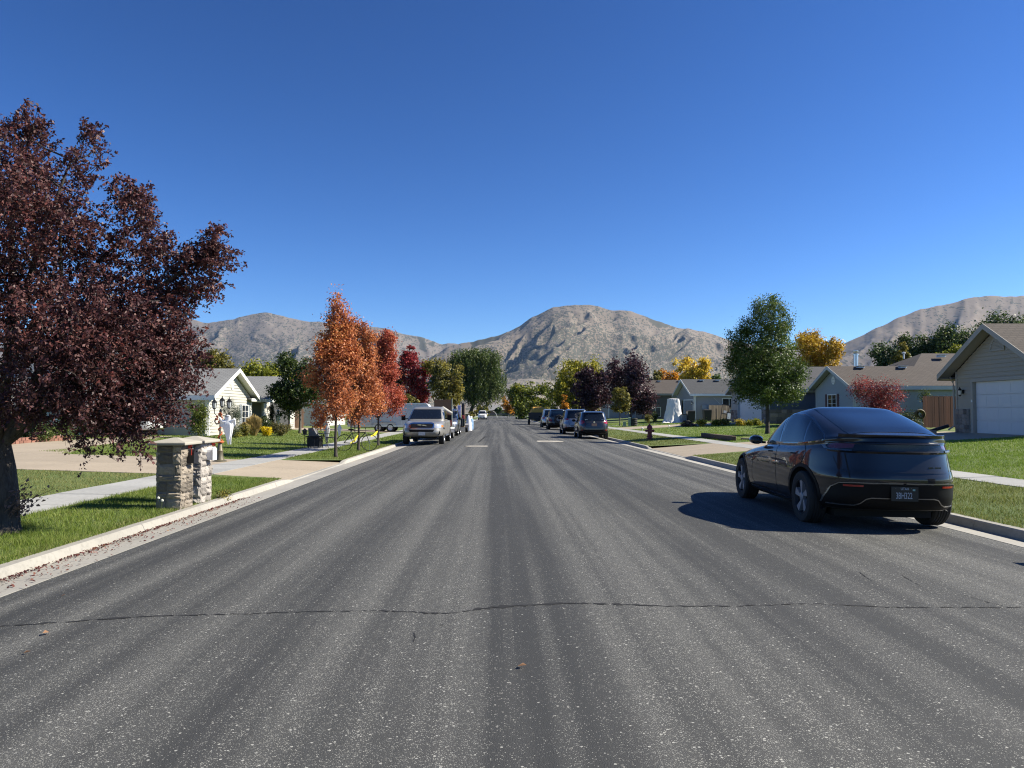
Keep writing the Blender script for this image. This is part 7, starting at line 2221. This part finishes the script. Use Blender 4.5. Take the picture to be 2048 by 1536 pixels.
def utility_trailer(label, x, y, L, W, fm, group='open trailers on the left kerb', rails=True):
    t = thing('utility_trailer', label, 'trailer', (x, y, road_z(x)), 0, group)
    MB().box((0, 0, .48), (W, L, .08)).build('deck', mat('deck_wood', (.20, .13, .08), .8), t)
    for sg in (-1, 1):
        if rails:
            m = MB(); m.box((sg * (W / 2 - .02), 0, .80), (.04, L, .04)); 
            for q in np.linspace(-L / 2 + .03, L / 2 - .03, 5): m.box((sg * (W / 2 - .02), q, .66), (.04, .04, .27))
            m.build('side_rail', DARKMETAL, t)
        w = MB().lathe([(.18, -.09), (.28, -.1), (.31, -.06), (.31, .06), (.28, .1), (.18, .09)], (sg * (W / 2 + .14), -L * .12, .31), 22, 'X').build('wheel', TYRE, t, smooth=True)
        MB().lathe([(.001, .05 * sg), (.15, .06 * sg), (.19, .09 * sg), (.19, -.09 * sg)][::sg], (sg * (W / 2 + .14), -L * .12, .31), 18, 'X').build('rim', mat('white_rim', (.55, .55, .56), .4), w, smooth=True)
        f = MB(); P = [(-.42, .40), (-.36, .62), (-.2, .70), (.2, .70), (.36, .62), (.42, .40)]
        xa, xb = sg * (W / 2 + .02), sg * (W / 2 + .28)
        f.add([(xa, -L * .12 + yy, z) for yy, z in P] + [(xb, -L * .12 + yy, z) for yy, z in P] + [(xb, -L * .12 + yy, z - .06) for yy, z in P], [(i, i + 1, 7 + i, 6 + i) for i in range(5)] + [(6 + i, 7 + i, 13 + i, 12 + i) for i in range(5)])
        f.add([(xb * 1.0, -L * .12 - .42, .40), (xa, -L * .12 - .42, .40), (xa, -L * .12 - .36, .62), (xb, -L * .12 - .36, .62)], [(0, 1, 2, 3)])
        f.build('fender', fm, t)
    MB().tube([(-W * .3, -L / 2, .45), (0, -L / 2 - 1.1, .45), (W * .3, -L / 2, .45)], .04, 6).build('tongue', DARKMETAL, t)
    return t
WF = mat('white_fender', (.70, .70, .69), .4)
utility_trailer('open utility trailer with white fenders behind the silver pickup, loaded with furniture', -3.75, 44.4, 4.4, 1.75, WF)
def chest():
    g = thing('dresser', 'reddish brown chest of drawers on the first open trailer', 'dresser', (-3.12, 42.75, road_z(-3.1) + .52))
    BRN = mat('brown_wood', (.12, .045, .025), .5, var=.3, stretch=(1, 1, 6))
    MB().box((0, 0, .40), (.62, .5, .80)).build('carcass', BRN, g)
    for k in range(3):
        d = MB().box((0, -.26, .15 + k * .25), (.56, .03, .22)).build('drawer', BRN, g); MB().box((0, -.285, .15 + k * .25), (.12, .03, .025)).build('handle', CHROME, d)
    MB().box((0, 0, .815), (.66, .54, .03)).build('top', mat('orange_wood', (.30, .13, .05), .5), g)
chest()
pn = thing('plywood_panel', 'tall brown wooden panel standing upright on the first open trailer', 'wood panel', (PX(886, 44.3), 44.3, road_z(-3.4) + .52), R(-4))
MB().box((0, 0, .92), (1.08, .035, 1.84)).build('sheet', mat('brown_panel', (.21, .115, .06), .7, var=.25, stretch=(5, 5, .7)), pn)
MB().box((.56, -.01, .95), (.05, .06, 1.92)).build('edge_strip', mat('pale_edge', (.42, .44, .34), .6), pn)
MB().box((0, -.03, 1.78), (1.06, .03, .06)).build('batten', mat('brown_panel', (.21, .115, .06), .7), pn); MB().box((0, -.03, 1.0), (1.06, .03, .06)).build('batten', mat('brown_panel', (.21, .115, .06), .7), pn)
m = MB(); m.tube([(PX(877, 42.6), 42.9, 1.66), (PX(886, 42.6), 42.8, 1.70), (PX(895, 42.6), 42.7, 1.52), (PX(904, 42.6), 42.7, 1.40)], [.10, .13, .13, .09], 10)
tag(m.build('rolled_rug', mat('white_roll', (.42, .40, .36), .85, var=.15), None, smooth=True), 'white rolled rug lying over the dresser on the first trailer', 'rug')
m = MB(); m.box((PX(886, 42), 42.3, 1.46), (.34, .05, .30), ry=R(18)); tag(m.build('cardboard_sign', mat('yellow_card', (.62, .42, .16), .7), None), 'yellow cardboard sign leaning under the white rolled rug', 'sign')
utility_trailer('second open trailer with grey fenders loaded with boards and boxes', -3.45, 58.0, 4.2, 1.75, mat('grey_fender', (.32, .32, .33), .5))
def on_second():
    zb = road_z(-3.2) + .52
    def item(name, label, cat, px0, px1, py0, Y, m, d=.06, z0=None):
        x0, x1 = PX(px0, Y), PX(px1, Y); z0 = zb if z0 is None else z0; z1 = PZ(py0, Y)
        o = MB().span((x0, Y - d / 2, z0), (x1, Y + d / 2, z1)).build(name, m, None)
        bv = o.modifiers.new('edge', 'BEVEL'); bv.width = min(.012, d * .3); bv.segments = 1
        tag(o, label, cat)
    item('upright_board', 'tall dark board standing at the right of the second trailer', 'board', 923.5, 928.5, 806.5, 56.8, mat('dark_board', (.020, .02, .022), .6), .10)
    item('upright_board', 'narrow tan board leaning beside the tall dark board', 'board', 929, 930.5, 808.5, 56.6, mat('tan_board', (.30, .18, .11), .7), .08)
    item('picture_board', 'white and lilac striped board on the second trailer', 'board', 915.5, 922, 810.5, 56.3, mat('lilac_board', (.40, .40, .62), .6), .05)
    o = MB()
    for z in (1.32, 1.52): o.span((PX(915.5, 56.24), 56.22, z), (PX(922, 56.24), 56.262, z + .09))
    tag(o.build('paper_band', mat('paper_white', (.7, .7, .7), .7), None), 'white paper bands across the lilac board', 'paper')
    item('upright_pole', 'brown pole left of the lilac board', 'pole', 911.8, 913.2, 812, 56.4, mat('brown_pole', (.25, .12, .06), .7), .08)
    item('storage_box', 'black storage box at the front of the second trailer', 'box', 919, 925.5, 836, 55.6, mat('black_box', (.014, .016, .02), .5), .5)
    item('storage_box', 'dark green narrow box beside the black storage box', 'box', 926, 929.5, 838, 55.8, mat('green_box', (.02, .035, .03), .5), .4)
    item('red_bag', 'small red bag on top of the storage boxes', 'bag', 924, 928.5, 831, 55.7, mat('red_cloth', (.5, .06, .05), .7), .2, PZ(838, 55.7))
    item('dark_coat', 'black folded screen leaning behind the grey car', 'screen', 907.5, 912.5, 812.5, 54.6, mat('dark_board', (.02, .02, .022), .6), .06)
on_second()
m = MB()
m.grid([[(PX(937.5, 62) + math.cos(a) * r * (1 + .1 * math.sin(5 * a)), 62 + math.sin(a) * r, z) for a in np.linspace(0, 2 * PI, 17)] for r, z in ((.30, -.10), (.26, .4), (.20, .8), (.10, 1.15), (.01, 1.25))])
tag(m.build('covered_bundle', mat('ghost_cloth', (.76, .76, .76), .8), None, smooth=True), 'white cloth covered bundle at the kerb past the second trailer', 'bundle')
t = thing('water_barrel', 'light blue barrel with white cap beyond the second trailer', 'barrel', (PX(941.5, 64), 64, road_z(-2.4)))
MB().lathe([(.20, 0), (.24, .05), (.25, .3), (.24, .33), (.25, .36), (.25, .62), (.24, .65), (.25, .68), (.24, .95), (.15, 1.0)], seg=16).build('drum', mat('blue_plastic', (.22, .36, .55), .5), t, smooth=True)
MB().lathe([(.15, 1.0), (.15, 1.18), (.12, 1.22), (.001, 1.22)], seg=14).build('cap', WF, t)

# ------------------------------------------------------------------ dump trailer on the right
def dump_trailer():
    t = thing('dump_trailer', 'black dump trailer with an orange load at the right kerb, beyond the parked cars', 'trailer', (5.2, 92.5, road_z(5.2)))
    m = MB(); W, L = 2.15, 4.6
    m.box((0, 0, .72), (W, L, .10)); m.box((-W / 2, 0, 1.15), (.07, L, .86)); m.box((W / 2, 0, 1.15), (.07, L, .86)); m.box((0, L / 2, 1.15), (W, .07, .86)); m.box((0, -L / 2, 1.15), (W, .07, .86))
    m.build('bed', mat('black_paint_matt', (.012, .012, .013), .5), t)
    r = MB()
    for y in np.linspace(-L / 2, L / 2, 6):
        for sg in (-1, 1): r.box((sg * (W / 2 + .05), y, 1.12), (.06, .08, .8))
    for x in (-.7, 0, .7): r.box((x, -L / 2 - .05, 1.12), (.08, .06, .8))
    r.build('rib', mat('black_paint_matt', (.012, .012, .013), .5), t)
    for sg in (-1, 1):
        for y in (-.5, .35):
            w = MB().lathe([(.2, -.1), (.32, -.11), (.36, -.07), (.36, .07), (.32, .11), (.2, .1)], (sg * (W / 2 + .12), y, .36), 20, 'X').build('wheel', TYRE, t, smooth=True)
            MB().lathe([(.001, .05 * sg), (.15, .06 * sg), (.21, .09 * sg), (.21, -.09 * sg)][::sg], (sg * (W / 2 + .12), y, .36), 16, 'X').build('rim', RIM_D, w)
    MB().box((0, 0, .55), (1.0, L + 1.2, .16)).build('chassis', DARKMETAL, t)
    for sg in (-1, 1): MB().box((sg * .9, -L / 2 - .07, .62), (.16, .06, .10)).build('tail_light', RED_L, t)
    g = np.random.default_rng(8)
    l = MB(); rows = [[(x, y, 1.40 + .85 * (1 - (abs(x) / 1.05) ** 8) * (1 - (abs(y) / 2.25) ** 8) * (.8 + .35 * fbm(np.array([x * 3.]), np.array([y * 3.]), 4)[0])) for x in np.linspace(-1.05, 1.05, 16)] for y in np.linspace(-2.25, 2.25, 24)]
    l.grid(rows); tag(l.build('straw_load', mat('orange_straw', (.55, .30, .05), .9, var=.4, vscale=12, bump=1, bscale=30), None, loc=(5.2, 92.5, road_z(5.2))), 'heap of orange yellow straw filling the black dump trailer', 'load')
dump_trailer()

# ------------------------------------------------------------------ hydrant and utility boxes on the right
def hydrant():
    Y = 39.0; x = PX(1300, Y)
    t = thing('fire_hydrant', 'dark red fire hydrant in the right verge', 'fire hydrant', (x, Y, gz(x) - .02))
    RDP = mat('hydrant_red', (.18, .018, .02), .45, var=.2)
    MB().lathe([(.17, 0), (.19, .02), (.19, .07), (.13, .10), (.125, .14), (.17, .16), (.17, .20), (.12, .23), (.115, .56), (.16, .58), (.16, .62), (.13, .64)], seg=20).build('barrel', RDP, t, smooth=True, angle=35)
    MB().lathe([(.15, .64), (.14, .70), (.10, .77), (.05, .81), (.04, .82), (.045, .88), (.001, .88)], seg=20).build('bonnet', RDP, t, smooth=True, angle=50)
    for sg in (-1, 1):
        MB().lathe([(.055, 0), (.055, .17 * sg), (.075, .175 * sg), (.075, .22 * sg), (.03, .225 * sg), (.03, .26 * sg), (.001, .26 * sg)][::sg], (0, 0, .48), 12, 'X').build('nozzle', RDP, t)
    MB().lathe([(.001, -.27), (.035, -.27), (.035, -.24), (.095, -.235), (.095, -.18), (.075, -.175), (.075, 0)], (0, 0, .44), 14, 'Y').build('nozzle', RDP, t)
    for k in range(8): 
        a = k * PI / 4; MB().lathe([(.018, .055), (.018, .09), (.001, .09)], (math.cos(a) * .165, math.sin(a) * .165, 0), 6).build('bolt', RDP, t)
hydrant()
GRN = mat('utility_green', (.20, .30, .22), .55)
for (px, Y, w, h, lab) in ((1249.5, 66, .24, .42, 'short pale green utility pedestal beside the taller one'), (1259.5, 66, .20, .78, 'tall slim pale green utility pedestal')):
    x = PX(px, Y)
    t = thing('utility_pedestal', lab, 'utility box', (x, Y, gz(x)), group='green utility pedestals')
    MB().box((0, 0, h / 2), (w, w, h)).build('housing', GRN, t); MB().box((0, 0, h + .02), (w + .03, w + .03, .05), taper=.8).build('cap', GRN, t); MB().box((0, 0, .03), (w + .1, w + .1, .06)).build('base', MORTAR, t)
t = thing('tyre_stack', 'stack of dark tyres right of the green pedestals', 'tyres', (PX(1268, 66.5), 66.5, gz(PX(1268, 66.5))))
for k in range(4): MB().lathe([(.17, .0), (.30, .0), (.33, .05), (.33, .13), (.30, .18), (.17, .18)], (0.02 * (k % 2), 0, k * .18), 20).build('tyre', TYRE, t, smooth=True)

# white cloth over something tall
def tarp():
    Y = 70.5; x = PX(1348, Y)
    t = thing('covered_object', 'tall narrow object wrapped in wrinkled white cloth on the right lawn', 'covered object', (x, Y, gz(x)))
    H = 2.32; rows = []
    nth = 64
    for j in range(26):
        q = j / 25
        hw = .95 - .42 * q - .06 * math.sin(q * 3); hd = .75 - .30 * q
        row = []
        for i in range(nth + 1):
            a = 2 * PI * i / nth; c, s = math.cos(a), math.sin(a)
            n = 4; r = 1 / (abs(c) ** n + abs(s) ** n) ** (1 / n)
            w = fbm(np.array([c * 2.5 + q * 1.5]), np.array([s * 2.5 + q * 5]), 6)[0] - .5
            w2 = fbm(np.array([c * 8]), np.array([s * 8 + q * 16]), 16)[0] - .5
            k = 1 + .22 * w + .10 * w2 + (.14 * (1 - q) ** 4) * math.sin(a * 9)
            row.append((c * r * hw * k, s * r * hd * k, H * q))
        rows.append(row)
    rows.append([(p[0] * .6, p[1] * .6, H + .03) for p in rows[-1]]); rows.append([(0, 0, H + .04)] * (nth + 1))
    m = MB(); m.grid(rows); m.build('sheet', mat('tarp_white', (.72, .71, .69), .75, var=.06), t, smooth=True, angle=35)
    MB().grid([[(-1.2 + 2.3 * i / 12 , -.95 - .25 * math.sin(i), .02), (-1.2 + 2.3 * i / 12, -.5, .14 + .05 * math.sin(i * 2.3))] for i in range(13)]).build('hem', mat('tarp_white', (.72, .71, .69), .75), t, smooth=True)
tarp()
BINM = mat('bin_black', (.016, .017, .018), .45)
for (px, Y, h, w, lab) in ((1383, 69.5, 1.05, .72, 'black wheeled rubbish bin beside the white covered object'), (1416, 70, 1.08, .74, 'black wheeled rubbish bin in front of the weathered board fence')):
    x = PX(px, Y); t = thing('rubbish_bin', lab, 'bin', (x, Y, gz(x)), group='black wheeled bins')
    m = MB(); m.add([(-w * .42, -.3, .05), (w * .42, -.3, .05), (w * .42, .3, .05), (-w * .42, .3, .05), (-w / 2, -.36, h), (w / 2, -.36, h), (w / 2, .36, h), (-w / 2, .36, h)], [(3, 2, 1, 0), (0, 1, 5, 4), (1, 2, 6, 5), (2, 3, 7, 6), (3, 0, 4, 7), (4, 5, 6, 7)]); m.build('bin_body', BINM, t)
    m = MB(); m.box((0, 0, h + .035), (w + .08, .80, .07), taper=.86); m.build('lid', BINM, t); MB().tube([(-w * .3, .40, h - .05), (w * .3, .40, h - .05)], .02, 6).build('handle', BINM, t)
    for sg in (-1, 1): MB().lathe([(.05, -.04), (.13, -.04), (.13, .04), (.05, .04)], (sg * w * .36, .30, .13), 14, 'X').build('wheel', TYRE, t)
t = thing('grey_crate', 'low grey crate left of the first wheeled bin', 'crate', (PX(1370, 70), 70, gz(17.9))); MB().box((0, 0, .38), (.5, .5, .76)).build('crate_body', mat('meter_grey', (.3, .31, .32), .5), t); MB().box((0, 0, .78), (.56, .56, .05)).build('lid', BINM, t)
t = thing('metal_frame', 'black metal frame leaning against the weathered board fence', 'metal frame', (PX(1450, 71.6), 71.6, .62)); t.rotation_euler = (R(-14), R(12), 0)
for sx in (-.36, .36): MB().box((sx, 0, .85), (.06, .06, 1.7)).build('rail', DARKMETAL, t)
for z in (.05, .75, 1.68): MB().box((0, 0.003, z), (.66, .055, .06)).build('rung', DARKMETAL, t)
MB().box((0, .01, .97), (.30, .03, .26)).build('plate', mat('meter_grey', (.3, .31, .32), .5), t)
t = thing('mirror_panel', 'small pale panel in a dark surround leaning right of the black frame', 'panel', (PX(1459, 71.2), 71.2, .62)); t.rotation_euler = (R(-12), R(10), 0)
MB().box((0, 0, .45), (.5, .05, .9)).build('surround', DARKMETAL, t); MB().box((0, -.03, .5), (.32, .02, .6)).build('panel_face', mat('pale_panel', (.45, .48, .5), .3), t)
m = MB(); m.lathe([(.17, 0), (.30, 0), (.33, .05), (.33, .15), (.30, .2), (.17, .2)], (0, 0, 0), 22); tag(m.build('tyre', TYRE, None, smooth=True, loc=(PX(1374, 69), 69, gz(18))), 'single black tyre lying on the lawn in front of the bins', 'tyre')
m = MB(); tag(MB().lathe([(.05, 0), (.05, 1.25), (.001, 1.25)], seg=8).build('leaning_pole', DARKMETAL, None, loc=(PX(1434.5, 71), 71, .62)), 'thin dark pole standing in front of the weathered fence', 'pole')
# railway sleepers at the lawn edge, pale stepping stone, little path lights
SLP = mat('sleeper_wood', (.10, .065, .045), .9, var=.5, vscale=4, bump=.8, bscale=20, stretch=(6, .8, 6))
for (xa, ya, xb, yb, lab) in ((11.0, 33.6, 11.0, 36.1, 'weathered railway sleeper at the lawn edge, nearer of the two'), (11.02, 36.2, 11.0, 38.7, 'weathered railway sleeper at the lawn edge, farther of the two')):
    m = MB(); L = math.hypot(xb - xa, yb - ya)
    m.box((0, 0, .11), (.24, L, .22)); o = m.build('railway_sleeper', SLP, None, loc=((xa + xb) / 2, (ya + yb) / 2, gz(11) + .01)); bv = o.modifiers.new('edge', 'BEVEL'); bv.width = .03; bv.segments = 2
    tag(o, lab, 'railway sleeper', 'railway sleepers')
m = MB(); m.prism([(math.cos(a) * .42 * (1 + .1 * math.sin(3 * a)), math.sin(a) * .3) for a in np.linspace(0, 2 * PI, 13)[:-1]], 0, .06); tag(m.build('stepping_stone', CONC_DRIVE, None, loc=(11.9, 34.0, gz(11.9) + .02)), 'pale flat stone in the grass right of the sleepers', 'stone')
for (px, Y, lab) in ((1285.5, 52, 'small white path light at the left of the lawn corner'), (1339, 54, 'small white path light in front of the covered object')):
    x = PX(px, Y); t = thing('path_light', lab, 'path light', (x, Y, gz(x)), group='white path lights')
    MB().lathe([(.015, 0), (.015, .22)], seg=6).build('stake', WF, t); MB().lathe([(.09, .20), (.09, .22), (.03, .27), (.001, .28)], seg=10).build('shade', WF, t)
# ------------------------------------------------------------------ haze: clean air with a little blue scatter
def make_haze():
    m = bpy.data.materials.new('thin_haze')
    m.use_nodes = True
    t = m.node_tree; t.nodes.clear()
    o = t.nodes.new('ShaderNodeOutputMaterial')
    v = t.nodes.new('ShaderNodeVolumePrincipled')
    v.inputs['Color'].default_value = (0.38, 0.62, 1.0, 1)
    v.inputs['Density'].default_value = 2.2e-5
    v.inputs['Anisotropy'].default_value = 0.2
    t.links.new(v.outputs[0], o.inputs['Volume'])
    return m
stuff(MB().span((-9500, -700, -1.4), (9500, 9500, 1120)).build('haze', make_haze()))
